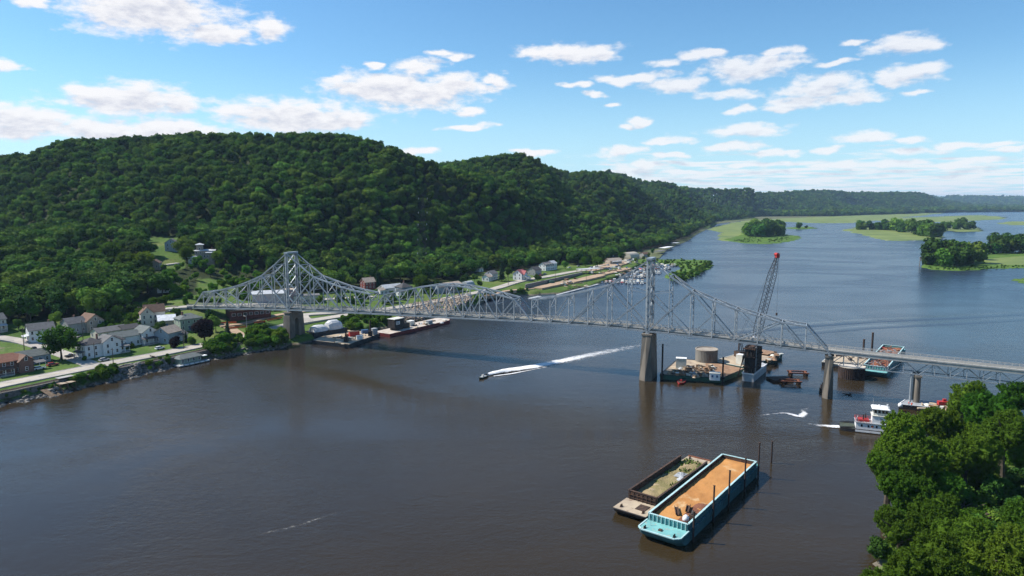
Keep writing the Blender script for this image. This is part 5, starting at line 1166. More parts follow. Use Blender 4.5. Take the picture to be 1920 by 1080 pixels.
mb = MB(); c = [(0, 0), (LD * .93, 0), (LD, 3), (LD, WD - 2), (LD * .95, WD), (0, WD)]; mb.loft([[(x, y, -1) for x, y in c], [(x, y, 2.0) for x, y in c]]); mb.build('hull', REDH, db)
mb = MB(); mb.prism([(x * .99 + .2, y * .96 + .25) for x, y in c], 2.0, 2.06); mb.build('deck', M('pale_deck', (0.52, 0.46, 0.40), (0.42, 0.36, 0.30), .3, .9, c=(.34, .22, .14)), db)
MD = Matrix.Translation(n_) @ Matrix.Rotation(RZD, 4, 'Z')
deck_clutter(770, 845, 600, 615, 36, 2.1, 'on the maroon barge', 'gear on the maroon barge', [(765,618),(775,606),(836,599),(848,602)], 14)
t_ = thing('crane_house', 'black crane house with a white sign and no boom on the maroon barge', 'crane', MD @ Vector((13, 6.5, 2.08)), RZD); mb = MB(); mb.box((0, 0, .7), (6, 5, 1.4)); mb.build('turntable', BLACKS, t_); mb = MB(); mb.box((-.6, 0, 4.0), (8.0, 5.4, 5.0)); mb.build('machine_house', BLACKS, t_)
mb = MB(); mb.b0(-3.4, -.2, -2.78, -2.71, 3.4, 5.4); sg_ = mb.build('sign', WHITE, t_)
for k, (x, l, z) in enumerate(((-2.5, 1.2, 4.9), (-1.2, .8, 4.9), (-1.9, 2.2, 4.3), (-1.9, 1.6, 3.8))): mb = MB(); mb.b0(x - l/2, x + l/2, -2.80, -2.785, z - .13, z + .13); mb.build('lettering', BLACKS, sg_)
mb = MB(); mb.box((-.6, 0, 6.7), (8.4, 5.8, .3)); mb.build('roof', OFFW, t_)
for k in range(4): mb = MB(); mb.bar((3 + k * 1.4, -1.6 + k, 1.5), (4 + k * 1.6, -1 + k * .6, 6.4 - k * .8), .45); mb.build('boom_stub', BLACKS, t_)
mb = MB(); mb.box((6.6, 0, 1.6), (5.2, 4.4, 2.8)); mb.build('winch', BLACKS, t_)
crate('deck_box', 'small white hut amidships on the maroon barge', 'hut', MD @ Vector((27, 8, 2.08)), (4, 3, 3), OFFW, RZD, roof=WHITE)
crate('deck_box', 'grey box at the edge of the maroon barge', 'box', MD @ Vector((38, 2.4, 2.08)), (4, 2.2, 2.0), GREYP, RZD)
# --- speedboat and wakes
FOAM_P = {}
def foam_mat(name, cover, tint=(0.74, 0.74, 0.74), scale=0.5):
    m, t, out = mat_new(name); tcn = t.n('ShaderNodeTexCoord'); at = t.n('ShaderNodeAttribute', attribute_name='foam')
    n = t.m('ADD', t.m('MULTIPLY', t.noise(t.vm('MULTIPLY', tcn.outputs['Object'], (1.0, 1.0, 0.4)), scale, 8, 0.75, 0.8), 0.75), t.m('MULTIPLY', t.noise(tcn.outputs['Object'], 2.2, 4, 0.6), 0.35))
    a = t.m('MULTIPLY', t.smooth(t.m('ADD', n, t.m('MULTIPLY', t.m('SUBTRACT', at.outputs['Fac'], 1.0), 0.85)), cover, cover + 0.30), t.m('MINIMUM', at.outputs['Fac'], 1.0))
    p = t.n('ShaderNodeBsdfPrincipled'); p.inputs['Base Color'].default_value = c4(tint); p.inputs['Roughness'].default_value = 0.9
    tr = t.n('ShaderNodeBsdfTransparent'); mx = t.n('ShaderNodeMixShader'); t.put(mx.inputs[0], a); t.put(mx.inputs[1], tr.outputs[0]); t.put(mx.inputs[2], p.outputs[0]); t.put(out.inputs[0], mx.outputs[0]); return m
FOAM = foam_mat('foam', 0.22, scale=0.40); 
def foam_strip(name, label, pts, mat=None, z=0.05, n=8, hump=0.0):
    """pts: (px, py, half width m, strength, hump)"""
    P = [(W(a, b), w_, s_, hm) for a, b, w_, s_, hm in pts]; vs, st = [], []
    rows = []
    for k in range(len(P) - 1):
        m_ = max(2, int((P[k+1][0] - P[k][0]).length / 3.0))
        for j in range(m_): f = j / m_; rows.append(tuple(P[k][q].lerp(P[k+1][q], f) if q == 0 else P[k][q] + (P[k+1][q] - P[k][q]) * f for q in range(4)))
    rows.append(P[-1])
    for k, (c, w_, s_, hm) in enumerate(rows):
        d = (rows[min(k+1, len(rows)-1)][0] - rows[max(k-1, 0)][0]).normalized(); nn = Vector((-d.y, d.x, 0))
        for j in range(n + 1):
            f = j / n * 2 - 1; e = 1 - abs(f) ** 2; vs.append(c + nn * f * w_ + Vector((0, 0, z + hm * e * (0.7 + 0.6 * random.random())))); st.append(s_ * (0.35 + 0.65 * e))
    L = n + 1; fs = np.array([(k*L+j, k*L+j+1, (k+1)*L+j+1, (k+1)*L+j) for k in range(len(rows) - 1) for j in range(n)])
    me = np_mesh(name, np.array([tuple(v) for v in vs]), fs, mat or FOAM, True); at = me.attributes.new('foam', 'FLOAT', 'POINT'); at.data.foreach_set('value', np.array(st, np.float32))
    return tag(link(name, me), label, kind='stuff')
sbq = W(905, 709); RZQ = math.atan2((W(897, 712) - W(916, 704)).y, (W(897, 712) - W(916, 704)).x)
skiff('speedboat', 'dark green speedboat racing down river ahead of its white wake', 'boat', sbq, RZQ, 5.6, 2.3, M('dark_green_boat', (0.02, 0.035, 0.025), (0.03, 0.05, 0.035), 1, .3), GREYP, OFFW)
person('person seated at the wheel of the speedboat', sbq + Vector((.4, .25, -.1)), RZQ, GREYP, lean=.1)
foam_strip('wake_foam', 'white foaming wake of the speedboat', [(915,704,1.0,1.25,.9),(935,699.5,2.6,1.3,1.3),(965,693.5,3.8,1.25,.8),(1000,688,4.4,1.12,.35),(1040,680,5.0,1.0,.15),(1090,669,6.0,.88,.05),(1140,659,7.5,.78,0),(1200,647.5,8.5,.66,0),(1290,632,9.5,.42,0),(1400,618,10,.3,0)])
foam_strip('wake_foam', 'thin side wave of the speedboat wake', [(925,706,.6,1.1,.25),(960,701,1.1,1.05,.2),(1000,693,1.0,.85,.05),(1060,681,1.2,.72,0),(1140,664,1.4,.6,0)])
foam_strip('wake_foam', 'curling foam streak on the river right of the new pier', [(1405,782,.7,.5,0),(1440,777,1.2,.72,0),(1470,774,1.5,.78,0),(1488,778,2.2,.92,.03),(1500,781,2.4,.98,.03),(1509,775,2.0,.9,.03),(1505,768,1.7,.72,0),(1520,764,1.4,.6,0),(1540,762,1.2,.42,0)])
foam_strip('wake_foam', 'churned propeller wash behind the towboat', [(1574,801,2.2,1.15,.35),(1558,800,2.2,1.0,.2),(1538,798,2.2,.8,.05),(1512,795,2.4,.6,0),(1480,791,2.6,.42,0),(1440,785,2.8,.3,0)])

for pts, lb in ((((1290,634,4.0,0,.08),(1400,620,6.0,0,.2),(1520,609,7.0,0,.24),(1640,601,7.0,0,.24),(1780,595,7.0,0,.2),(1960,585,7.0,0,.12)), 'old boat wake fading up the river'), (((1490,627,4.0,0,.06),(1620,614,6.0,0,.18),(1760,607,6.5,0,.18),(1960,596,6.0,0,.1)), 'second old boat wake right of the crane')):
    foam_strip('wake_ridge', lb, list(pts), MAT_RIVER, 0.02)
deck_clutter(1255, 1340, 686, 704, 60, 2.1, 'on the cluttered green work barge', 'gear strewn on the work barge deck', WBP, 33, .8)

DRIFT = foam_mat('drift_foam', 0.42, (0.42, 0.40, 0.37), 0.5)
for pts, lb in (([(400,1024,.8,.55,0),(470,1006,1.4,.85,0),(560,985,1.6,.95,0),(630,962,1.2,.85,0),(660,950,.7,.5,0)], 'thin drift line of foam on the lower river'), ([(520,868,1.0,.5,0),(590,848,1.6,.8,0),(690,832,1.6,.75,0),(800,800,1.0,.5,0)], 'faint foam streak in mid river'), ([(640,775,.8,.5,0),(680,768,1.2,.8,0),(720,757,.8,.5,0)], 'short foam streak left of the speedboat'), ([(1560,838,.7,.5,0),(1590,846,1.0,.8,0),(1612,858,.7,.5,0)], 'foam flecks below the towboat')):
    foam_strip('drift_foam', lb, pts, DRIFT, 0.03)
# ================================================================== roads, banks and town
ROAD = M('pale_concrete_road', (0.43, 0.385, 0.33), (0.33, 0.30, 0.265), 0.12, 0.95, c=(0.24, 0.225, 0.205), stretch=(1, 1, 1))
ASPH = M('worn_asphalt', (0.22, 0.205, 0.195), (0.15, 0.14, 0.135), 0.12, 0.95, c=(0.29, 0.27, 0.25))
BALLAST = M('rail_ballast', (0.19, 0.17, 0.15), (0.11, 0.10, 0.09), 1.2, 0.95, bump=0.1)
DIRT = M('dirt', (0.42, 0.30, 0.20), (0.33, 0.23, 0.15), 0.15, 0.97, c=(0.24, 0.19, 0.12))
ROCK = M('riprap_stone', (0.215, 0.20, 0.18), (0.10, 0.093, 0.085), 0.45, 0.95, c=(0.30, 0.285, 0.27))
ROCKT = M('tan_riprap', (0.33, 0.26, 0.20), (0.22, 0.175, 0.14), 0.45, 0.95, c=(0.40, 0.34, 0.28))
RAIL = M('rail_steel', (0.10, 0.075, 0.06), (0.07, 0.055, 0.045), 1, .6, .3)
KERB = M('kerb_concrete', (0.40, 0.38, 0.35), (0.30, 0.28, 0.26), .5, .9)
def resample(pts, step):
    P = [G(*q) for q in pts]; o = []
    for a, b in zip(P[:-1], P[1:]):
        k = max(1, int((b - a).length / step))
        for j in range(k): o.append(a.lerp(b, j / k))
    o.append(P[-1]); S_ = o
    for _ in range(3): S_ = [S_[0]] + [(S_[i-1] + S_[i] * 2 + S_[i+1]) / 4 for i in range(1, len(S_) - 1)] + [S_[-1]]
    return S_
def ribbon(name, label, pts, width, mat, dz=0.12, step=4.0, off=0.0, kind='structure', cen=None):
    C = cen or resample(pts, step); rows = []
    nrm = []
    for i, c in enumerate(C):
        d = C[min(i + 1, len(C) - 1)] - C[max(i - 1, 0)]; n = Vector((-d.y, d.x, 0)).normalized(); nrm.append(n)
    fr = (-0.5, -0.25, 0, 0.25, 0.5)
    Q = np.array([[(c + n * (width * f + off))[:2] for f in fr] for c, n in zip(C, nrm)]).reshape(-1, 2); Z = H(Q[:, 0], Q[:, 1]).reshape(-1, 5)
    zc = Z.max(1); zc = np.convolve(np.pad(zc, 2, 'edge'), [.15, .2, .3, .2, .15], 'valid') + dz
    Q = Q.reshape(-1, 5, 2); mb = MB(); k = len(C)
    rings = [[(Q[i, 0, 0], Q[i, 0, 1], zc[i]), (Q[i, 4, 0], Q[i, 4, 1], zc[i]), (Q[i, 4, 0], Q[i, 4, 1], zc[i] - 2.5), (Q[i, 0, 0], Q[i, 0, 1], zc[i] - 2.5)] for i in range(k)]
    mb.loft(rings); o = mb.build(name, mat); 
    if kind: tag(o, label, kind=kind)
    return o, [Vector((*((Q[i, 2])), zc[i])) for i in range(k)], nrm
MAIN = [(-260,800),(-150,762),(0,722),(130,697),(235,676),(370,650),(455,632),(520,616),(575,603),(640,593),(720,581),(800,568),(900,548),(960,531),(1040,516),(1095,507),(1125,498)]
o, RC, RN = ribbon('road', 'pale concrete river road running along the bank', MAIN, 8.5, ROAD)
YEL = M('yellow_paint', (0.55, 0.40, 0.06), (0.45, 0.34, 0.08), 1, .8)
mb = MB(); w_ = 0.09
mb.loft([[tuple(c + n * w_ + Vector((0, 0, .012))), tuple(c - n * w_ + Vector((0, 0, .012))), tuple(c - n * w_ + Vector((0, 0, .004))), tuple(c + n * w_ + Vector((0, 0, .004)))] for c, n in zip(RC, RN)])
tag(mb.build('road_marking', YEL), 'yellow centre line of the river road', kind='structure')
for s_ in (4.5,):
    mb = MB(); mb.loft([[tuple(c + n * (s_ + .12) + Vector((0, 0, .14))), tuple(c + n * (s_ - .12) + Vector((0, 0, .14))), tuple(c + n * (s_ - .12) - Vector((0, 0, .5))), tuple(c + n * (s_ + .12) - Vector((0, 0, .5)))] for c, n in zip(RC[:70], RN[:70])])
    tag(mb.build('kerb', KERB), 'low kerb on the town side of the river road', kind='structure')
RAILP = [(-260,826),(-150,782),(0,737),(130,709),(235,687),(370,660),(450,642),(500,630)]
o, TC_, TN = ribbon('railway', 'railway track bed between road and river', RAILP, 4.2, BALLAST, 0.22)
for s_ in (-.72, .72):
    mb = MB(); mb.loft([[tuple(c + n * (s_ + .07) + Vector((0, 0, z))) for z in (.26,)] + [tuple(c + n * (s_ - .07) + Vector((0, 0, .26))), tuple(c + n * (s_ - .07) + Vector((0, 0, .05))), tuple(c + n * (s_ + .07) + Vector((0, 0, .05)))] for c, n in zip(TC_, TN)])
    tag(mb.build('rail', RAIL), 'steel rail of the riverside railway', kind='structure')
mb = MB()
for i in range(len(TC_) - 1):
    for j in range(6): c = TC_[i].lerp(TC_[i + 1], j / 6); mb.bar(c - TN[i] * 1.3 + Vector((0, 0, .06)), c + TN[i] * 1.3 + Vector((0, 0, .06)), .24, .1)
tag(mb.build('sleepers', TIMBER), 'timber sleepers of the riverside railway', kind='stuff')
for pts, wd, mt, lb in ((([(-120,622),(-20,631),(50,641),(108,660),(172,684)]), 7.5, ROAD, 'pale side street coming down to the river road'),
    ([(60,640),(110,628),(150,632)], 5.0, ASPH, 'short asphalt lane between the houses'),
    ([(240,592),(300,583),(345,577.5),(388,575),(470,571),(560,566),(640,560),(700,556)], 8.5, ROAD, 'upper street meeting the bridge end'),
    ([(412,612),(440,611),(475,603),(535,588),(600,580)], 5.0, DIRT, 'bare dirt track below the bridge'),
    ([(455,630),(440,622),(428,612),(415,604)], 6.0, DIRT, 'curving dirt drive by the spruce'),
    ([(575,603),(560,590),(640,586),(720,581)], 8.0, ROAD, 'wide pale pavement below the bridge trusses'),
    ([(1120,500),(1150,490),(1185,483),(1200,478)], 6.0, DIRT, 'gravel road into the marina'),
    ([(1005,541),(1050,532),(1095,524),(1125,517)], 12.0, DIRT, 'bare earth yard beside the marina'),
    ([(1098,508),(1130,501),(1165,494),(1190,488)], 15.0, DIRT, 'gravel boat yard behind the docks'),
    ([(1110,521),(1140,512),(1178,503)], 9.0, DIRT, 'bare shore strip along the docks'),
    ([(905,557),(950,545),(1000,541)], 5.0, DIRT, 'gravel strip below the road bend'),
    ([(268,503),(300,499),(335,494)], 4.5, ROAD, 'drive across the hillside lawn')):
    ribbon('road' if mt is not DIRT else 'path', lb, pts, wd, mt, 0.08)
# riprap: loose stones on the banks
def rocks(name, label, poly, n, mat, r0, r1, seed):
    g = np.random.default_rng(seed); P = np.array(poly); V, F = [], []; c = 0; vs = []
    lo, hi = P.min(0), P.max(0); k = 0
    while k < n:
        q = g.uniform(lo, hi, (4000, 2)); q = q[in_poly(q[:, 0], q[:, 1], poly)]
        for px, py in q:
            w = W(px, py, 2.0); vs.append((w.x, w.y)); k += 1
            if k >= n: break
    xy = np.array(vs); z = H(xy[:, 0], xy[:, 1]); ok = z > -.8; xy, z = xy[ok], z[ok]; m_ = len(xy)
    r = g.uniform(r0, r1, m_); base = np.array([(-1,-1,-1),(1,-1,-1),(1,1,-1),(-1,1,-1),(-1,-1,1),(1,-1,1),(1,1,1),(-1,1,1)], float)
    jit = g.uniform(.45, 1.15, (m_, 8, 3)); v = base[None] * jit * r[:, None, None]; a = g.uniform(0, 6.28, m_); ca, sa = np.cos(a), np.sin(a)
    x = v[:, :, 0] * ca[:, None] - v[:, :, 1] * sa[:, None]; y = v[:, :, 0] * sa[:, None] + v[:, :, 1] * ca[:, None]
    v = np.stack([x + xy[:, :1], y + xy[:, 1:], v[:, :, 2] * .75 + z[:, None] + r[:, None] * .25], -1).reshape(-1, 3)
    F = (np.array(MB.BF)[None] + (np.arange(m_) * 8)[:, None, None]).reshape(-1, 4)
    return tag(link(name, np_mesh(name, v, F, mat)), label, kind='stuff')
rocks('riprap', 'grey riprap stones on the river bank below the railway', [(-60,780),(0,749),(80,732),(132,724),(140,736),(60,752),(0,764),(-60,792)], 1500, ROCK, .35, .85, 1)
rocks('riprap', 'dark riprap stones on the bank left of the boathouse', [(212,700),(235,693),(300,681),(322,678),(330,688),(262,699),(216,707)], 900, ROCK, .35, .8, 2)
rocks('riprap', 'scattered pale stones at the foot of the bushy bank', [(120,728),(212,700),(216,708),(130,737)], 200, ROCK, .3, .6, 3)
rocks('riprap', 'stones along the waterline up to the bridge pier', [(330,678),(390,664),(540,641),(545,648),(440,664),(390,671),(335,688)], 380, ROCK, .3, .7, 4)
rocks('riprap', 'tan rock slope below the shore road', [(745,592),(770,580),(830,570),(880,559),(888,570),(860,587),(800,600),(745,606)], 1900, ROCKT, .35, .9, 5)
rocks('riprap', 'rocks along the marina shore', [(900,562),(950,553),(1040,548),(1090,540),(1115,533),(1118,537),(1045,555),(950,559),(905,569)], 350, ROCKT, .3, .7, 6)

# ---- houses
def wallm(n, c): return M(n, c, tuple(x * .86 for x in c), .5, .85)
W_WHITE = wallm('white_siding', (0.70, 0.70, 0.69)); W_CREAM = wallm('cream_siding', (0.55, 0.51, 0.43)); W_BRICK = M('brown_brick', (0.20, 0.11, 0.085), (0.15, 0.085, 0.07), 1.5, .9)
W_GREY = wallm('grey_siding', (0.30, 0.30, 0.29)); W_BLUE = wallm('blue_grey_siding', (0.33, 0.37, 0.42)); W_GREEN = wallm('sage_siding', (0.28, 0.33, 0.26)); W_PINK = wallm('pink_siding', (0.52, 0.33, 0.31)); W_RED = wallm('barn_red', (0.20, 0.05, 0.045)); W_TAN = wallm('tan_siding', (0.40, 0.33, 0.26)); W_BUFF = M('buff_brick', (0.36, 0.29, 0.215), (0.29, 0.23, 0.17), 1.5, .9)
def roofm(n, c): return M(n, c, tuple(x * .75 for x in c), .8, .9, bump=.03, bscale=6)
R_GREY = roofm('grey_shingle', (0.155, 0.15, 0.15)); R_DARK = roofm('dark_shingle', (0.085, 0.08, 0.08)); R_BROWN = roofm('brown_shingle', (0.17, 0.105, 0.075)); R_GREEN = roofm('green_grey_shingle', (0.15, 0.165, 0.155)); R_WHITE = roofm('white_metal_roof', (0.80, 0.80, 0.80)); R_RED = roofm('red_metal_roof', (0.40, 0.13, 0.13)); R_TAN = roofm('tan_roof', (0.42, 0.34, 0.27)); R_RUST = roofm('terracotta_shingle', (0.25, 0.115, 0.075)); R_PALE = roofm('pale_metal_roof', (0.50, 0.51, 0.52))
FRAME = WHITE
PANES = {}
def window_mesh(w, h):
    mb = MB(); PANES[len(PANES)] = MB().box((0, 0, 0), (w, .07, h)).mesh('pane', GLASS)
    for x in (-w/2 - .05, w/2 + .05): mb.box((x, 0, 0), (.12, .13, h + .24))
    for z in (-h/2 - .06, h/2 + .06): mb.box((0, 0, z), (w, .15, .12))
    mb.box((0, 0, 0), (w, .1, .07)); return mb.mesh('window', FRAME)
WIN = window_mesh(.95, 1.5); WINB = window_mesh(1.9, 1.4)
def put(mesh, name, parent, x, y, z, rz):
    o = link(name, mesh, parent, (x, y, z), rz); link('pane', PANES[0 if mesh == WIN else 1], o); return o
ROOF = [None]
def block(t_, x, y, L, D, h, hr, wm, rm, kind='gable', rot=0.0, win=1, over=.45, gwin=True, skirt=2.5):
    """one walled volume with its roof and windows; ridge along its own x"""
    T = Matrix.Translation((x, y, 0)) @ Matrix.Rotation(rot, 4, 'Z')
    def tr(mb): mb.v = [tuple(T @ Vector(v)) for v in mb.v]; return mb
    hl, hd = L / 2, D / 2; mb = MB()
    if kind == 'gable':
        mb.loft([[(xx, -hd, -skirt), (xx, hd, -skirt), (xx, hd, h), (xx, 0, h + hr), (xx, -hd, h)] for xx in (-hl, hl)])
    else: mb.b0(-hl, hl, -hd, hd, -skirt, h)
    tr(mb).build('wall', wm, t_); mb = MB(); o = over; k = hr / hd
    if kind == 'gable':
        for s_ in (-1, 1):
            e = [(0, h + hr + .03), (s_ * (hd + o), h - o * k + .03), (s_ * (hd + o), h - o * k + .24), (0, h + hr + .28)]
            mb.loft([[(xx, yy, zz) for yy, zz in (e if s_ > 0 else e[::-1])] for xx in (-hl - o, hl + o)])
    elif kind == 'hip':
        ri = max(.2, hl - hd); a = [(-hl - o, -hd - o), (hl + o, -hd - o), (hl + o, hd + o), (-hl - o, hd + o)]; z0 = h - .02
        vs = [(p[0], p[1], z0) for p in a] + [(p[0], p[1], z0 + .2) for p in a] + [(-ri, 0, h + hr + .2), (ri, 0, h + hr + .2)]
        mb.add(vs, [(3,2,1,0),(0,1,5,4),(1,2,6,5),(2,3,7,6),(3,0,4,7),(4,5,9,8),(5,6,9),(6,7,8,9),(7,4,8)])
    else: mb.b0(-hl - .15, hl + .15, -hd - .15, hd + .15, h, h + .35)
    ROOF[0] = tr(mb).build('roof', rm, t_)
    if win:
        ns = max(1, int(round(h / 2.9))); nx = max(1, int(L / 2.7)); ny = max(1, int(D / 3.2))
        for s in range(ns):
            z = 1.65 + s * 2.85
            if z + .8 > h: break
            for i in range(nx):
                xx = -hl + L * (i + .5) / nx
                for sg in (-1, 1): p_ = T @ Vector((xx, sg * (hd + .02), z)); put(WIN, 'window', t_, *p_, rot)
            for i in range(ny):
                yy = -hd + D * (i + .5) / ny
                for sg in (-1, 1): p_ = T @ Vector((sg * (hl + .02), yy, z)); put(WIN, 'window', t_, *p_, rot + math.pi / 2)
        if kind == 'gable' and gwin and hr > 2.2:
            for sg in (-1, 1): p_ = T @ Vector((sg * (hl + .02), 0, h + .9)); put(WIN, 'window', t_, *p_, rot + math.pi / 2)
def porch(t_, x, y, L, D, h, rm, rot=0.0, steps=True):
    T = Matrix.Translation((x, y, 0)) @ Matrix.Rotation(rot, 4, 'Z')
    def tr(mb): mb.v = [tuple(T @ Vector(v)) for v in mb.v]; return mb
    mb = MB(); mb.b0(-L/2, L/2, -D/2, D/2, -1.5, .35); tr(mb).build('porch_floor', KERB, t_)
    mb = MB(); mb.loft([[(xx, D/2, h + .6), (xx, -D/2 - .3, h), (xx, -D/2 - .3, h + .15), (xx, D/2, h + .78)][::-1] for xx in (-L/2 - .2, L/2 + .2)]); tr(mb).build('porch_roof', rm, t_)
    n = max(2, int(L / 2.2))
    for k in range(n + 1): mb = MB(); mb.bar((-L/2 + .1 + (L - .2) * k / n, -D/2 + .1, .35), (-L/2 + .1 + (L - .2) * k / n, -D/2 + .1, h), .16); tr(mb).build('porch_post', FRAME, t_)
    mb = MB(); mb.bar((-L/2, -D/2 + .1, 1.2), (L/2, -D/2 + .1, 1.2), .08); tr(mb).build('porch_rail', FRAME, t_)
def chimney(t_, x, y, z, h=1.6): mb = MB(); mb.box((x, y, z + h/2 - .8), (.7, .7, h + 1.6)); mb.box((x, y, z + h + .05), (.9, .9, .15)); mb.build('chimney', W_BRICK, ROOF[0])
def door(t_, x, y, rot=0.0, m_=None): mb = MB(); mb.box((0, 0, 1.05), (1.0, .1, 2.1)); mb.build('door', m_ or BLUEP, t_, False, (x, y, .05), rot)
def home(name, label, px, py, rz, cat='house'):
    q = G(px, py); return thing(name, label, cat, q, rz)
RD = math.atan2((G(370,650) - G(130,697)).y, (G(370,650) - G(130,697)).x)          # way of the river road
t_ = home('brick_house', 'brown brick house with a broad terracotta hip roof by the road', 14, 698, RD); block(t_, 0, 0, 15, 10, 5.4, 2.6, W_BRICK, R_RUST, 'hip'); block(t_, 4.5, -3.8, 6.5, 5.5, 5.0, 2.3, W_BRICK, R_BROWN, 'gable', math.pi/2); porch(t_, -3.5, -6.2, 6.5, 2.4, 2.7, R_BROWN); porch(t_, 10.2, -4.2, 5, 2.6, 2.9, R_GREY); chimney(t_, -3, 1.5, 7.4)
t_ = home('cottage', 'low cottage with grey roof and pale blue gable beside the brick house', 60, 679, RD); block(t_, 0, 0, 12, 8.4, 3.4, 2.2, W_BLUE, R_GREEN); block(t_, -7, 1, 6, 6, 3.0, 1.8, W_WHITE, R_GREY, 'gable', math.pi/2); put(WINB, 'window', t_, 6.05, 0, 1.9, math.pi/2); door(t_, 2, -4.25)
t_ = home('white_house', 'white two storey house with grey gable roof and porch up the side street', 77, 637, RD - .25); block(t_, 0, 0, 11, 8.5, 5.8, 2.8, W_WHITE, R_GREY); porch(t_, -6.4, -1.5, 6, 2.6, 2.8, R_PALE, -math.pi/2); chimney(t_, 4, 1, 8.0); door(t_, -5.55, 1, math.pi/2)
t_ = home('grey_house', 'weathered grey house with two brown gable roofs behind the big tree', 150, 621, RD); block(t_, -3, 0, 9, 8, 5.2, 2.6, W_GREY, R_GREY); block(t_, 5.5, -.5, 10, 9, 5.4, 3.4, W_TAN, R_BROWN, 'gable', math.pi/2); chimney(t_, -2, 1, 7.2)
t_ = home('white_house', 'large white house with many windows and twin gables facing the river', 190, 664, RD); block(t_, -4.5, 0, 9.5, 9, 6.2, 2.4, W_WHITE, R_DARK, 'hip'); block(t_, 2.5, -1.8, 7.5, 8.5, 6.4, 2.6, W_WHITE, R_GREY, 'gable', math.pi/2); block(t_, 7.5, 1.5, 6, 7, 5.6, 2.0, W_WHITE, R_DARK, 'hip'); porch(t_, 8.3, -4.2, 4.6, 3.2, 3.0, R_GREY); porch(t_, -9.8, -.5, 7, 2.2, 2.8, R_GREY, -math.pi/2); chimney(t_, -1, 1, 8.2)
t_ = home('long_house', 'white house with long green grey roof and dark columned porch', 258, 645, RD); block(t_, -6, 1.5, 13, 8, 5.2, 2.0, W_WHITE, R_GREEN); block(t_, 4.5, 0, 9, 8.5, 6.0, 2.6, W_WHITE, R_GREEN, 'gable', math.pi/2); porch(t_, 4.5, -5.6, 10, 2.6, 2.9, R_DARK); block(t_, -13.5, 2, 4, 6, 4, 1.6, W_BLUE, R_GREY, 'gable', math.pi/2); door(t_, 4.5, -4.32)
t_ = home('garage', 'low tan garage with a shallow grey roof behind the white houses', 205, 630, RD); block(t_, 0, 0, 15, 8, 3.2, 1.8, W_CREAM, R_GREY); block(t_, 9, -2, 9, 7, 3.2, 1.7, W_CREAM, R_DARK)
t_ = home('white_house', 'white gabled house with blue trim behind the purple shrub', 316, 640, RD); block(t_, 0, 0, 9.5, 8.5, 5.2, 2.7, W_BLUE, R_TAN, 'gable', .3); block(t_, 6, -1, 5, 5, 3, 1.4, W_WHITE, R_GREY, 'gable', .3); door(t_, 2, -4.9, .3, WHITE)
t_ = home('victorian_house', 'tall pale timber house with steep brown roof below the bridge road', 290, 606, RD - .4); block(t_, 0, 0, 10, 8, 7.2, 3.4, W_CREAM, R_BROWN); block(t_, -4, -2, 6, 6.5, 6.6, 3.2, W_CREAM, R_BROWN, 'gable', math.pi/2); porch(t_, -7.4, -2, 5, 2, 2.8, R_GREY, -math.pi/2); chimney(t_, 2, .6, 9.6)
t_ = home('shed', 'tan shed with a bright white metal roof', 313, 612, RD - .5, 'shed'); block(t_, 0, 0, 8.5, 8.0, 4.0, 2.4, W_TAN, R_WHITE, win=0); door(t_, 0, -4.05)
t_ = home('green_house', 'sage green house with grey hip roof beside the purple tree', 354, 616, RD - .2); block(t_, 0, 0, 12, 9, 6.0, 2.4, W_GREEN, R_GREEN, 'hip'); block(t_, 6, -3, 5, 5, 3.2, 1.2, W_WHITE, R_GREY, 'hip'); chimney(t_, -3, 0, 8.0); door(t_, -1, -4.55)
t_ = home('house', 'pale house edge with porch at the left margin of the town', -12, 620, RD); block(t_, 0, 0, 9, 8, 6, 2.6, W_CREAM, R_GREY); porch(t_, 0, -5, 8, 2, 2.8, R_PALE)
t_ = home('brick_hall', 'low dark red brick hall under the bridge trusses', 466, 594, BRZ + 1.02, 'building'); block(t_, 0, 0, 23, 12, 5.0, .4, M('dark_red_brick', (0.14, 0.055, 0.045), (0.10, 0.045, 0.038), 1.4, .9), R_TAN, 'flat', win=0)
for k in range(7): put(WINB, 'window', t_, -9.6 + k * 3.2, -6.03, 2.8, 0)
t_ = home('warehouse', 'pale pinkish warehouse behind the bridge trusses', 505, 566, RD - .7, 'building'); block(t_, 0, 0, 21, 11, 6, 1.6, wallm('pale_pink_wall', (0.47, 0.41, 0.40)), R_PALE, win=0); block(t_, 14, 3, 9, 9, 7.5, 1.4, W_PINK, R_TAN, 'flat'); door(t_, -4, -5.55, 0, GREYP)
t_ = home('store', 'flat roofed grey store beyond the western tower', 575, 566, RD - .7, 'building'); block(t_, 0, 0, 17, 10, 4.6, 1, W_CREAM, R_GREY, 'flat'); door(t_, 0, -5.05)
t_ = home('red_house', 'dark red house with a pale brown roof against the dark wood', 690, 541, RD - .3); block(t_, 0, 0, 9.5, 8, 5.6, 3.0, W_RED, R_TAN); chimney(t_, 3, 1, 8)
t_ = home('long_building', 'long white building with grey roof behind the trusses', 733, 549, RD - .2, 'building'); block(t_, 0, 0, 17, 8.5, 4.4, 2.2, W_WHITE, R_PALE); block(t_, -10, -2, 7, 6, 3.5, 1.6, W_WHITE, R_TAN)
t_ = home('blue_house', 'blue grey house with a dark hip roof next to the long white building', 757, 552, RD - .2); block(t_, 0, 0, 10, 9, 5.8, 3.0, W_BLUE, R_DARK, 'hip'); block(t_, -5, -4.5, 7, 5, 3.4, 1.6, W_WHITE, R_GREY); chimney(t_, 1, 1, 8.6); porch(t_, 2, -5.5, 8, 2, 2.7, R_PALE)
t_ = home('pink_building', 'long salmon pink building with dark openings above the shore road', 845, 546, RD - .1, 'building'); block(t_, 0, 0, 17, 9, 5.6, 1.6, W_PINK, R_TAN); porch(t_, 0, -5.5, 15, 2, 2.9, R_GREY)
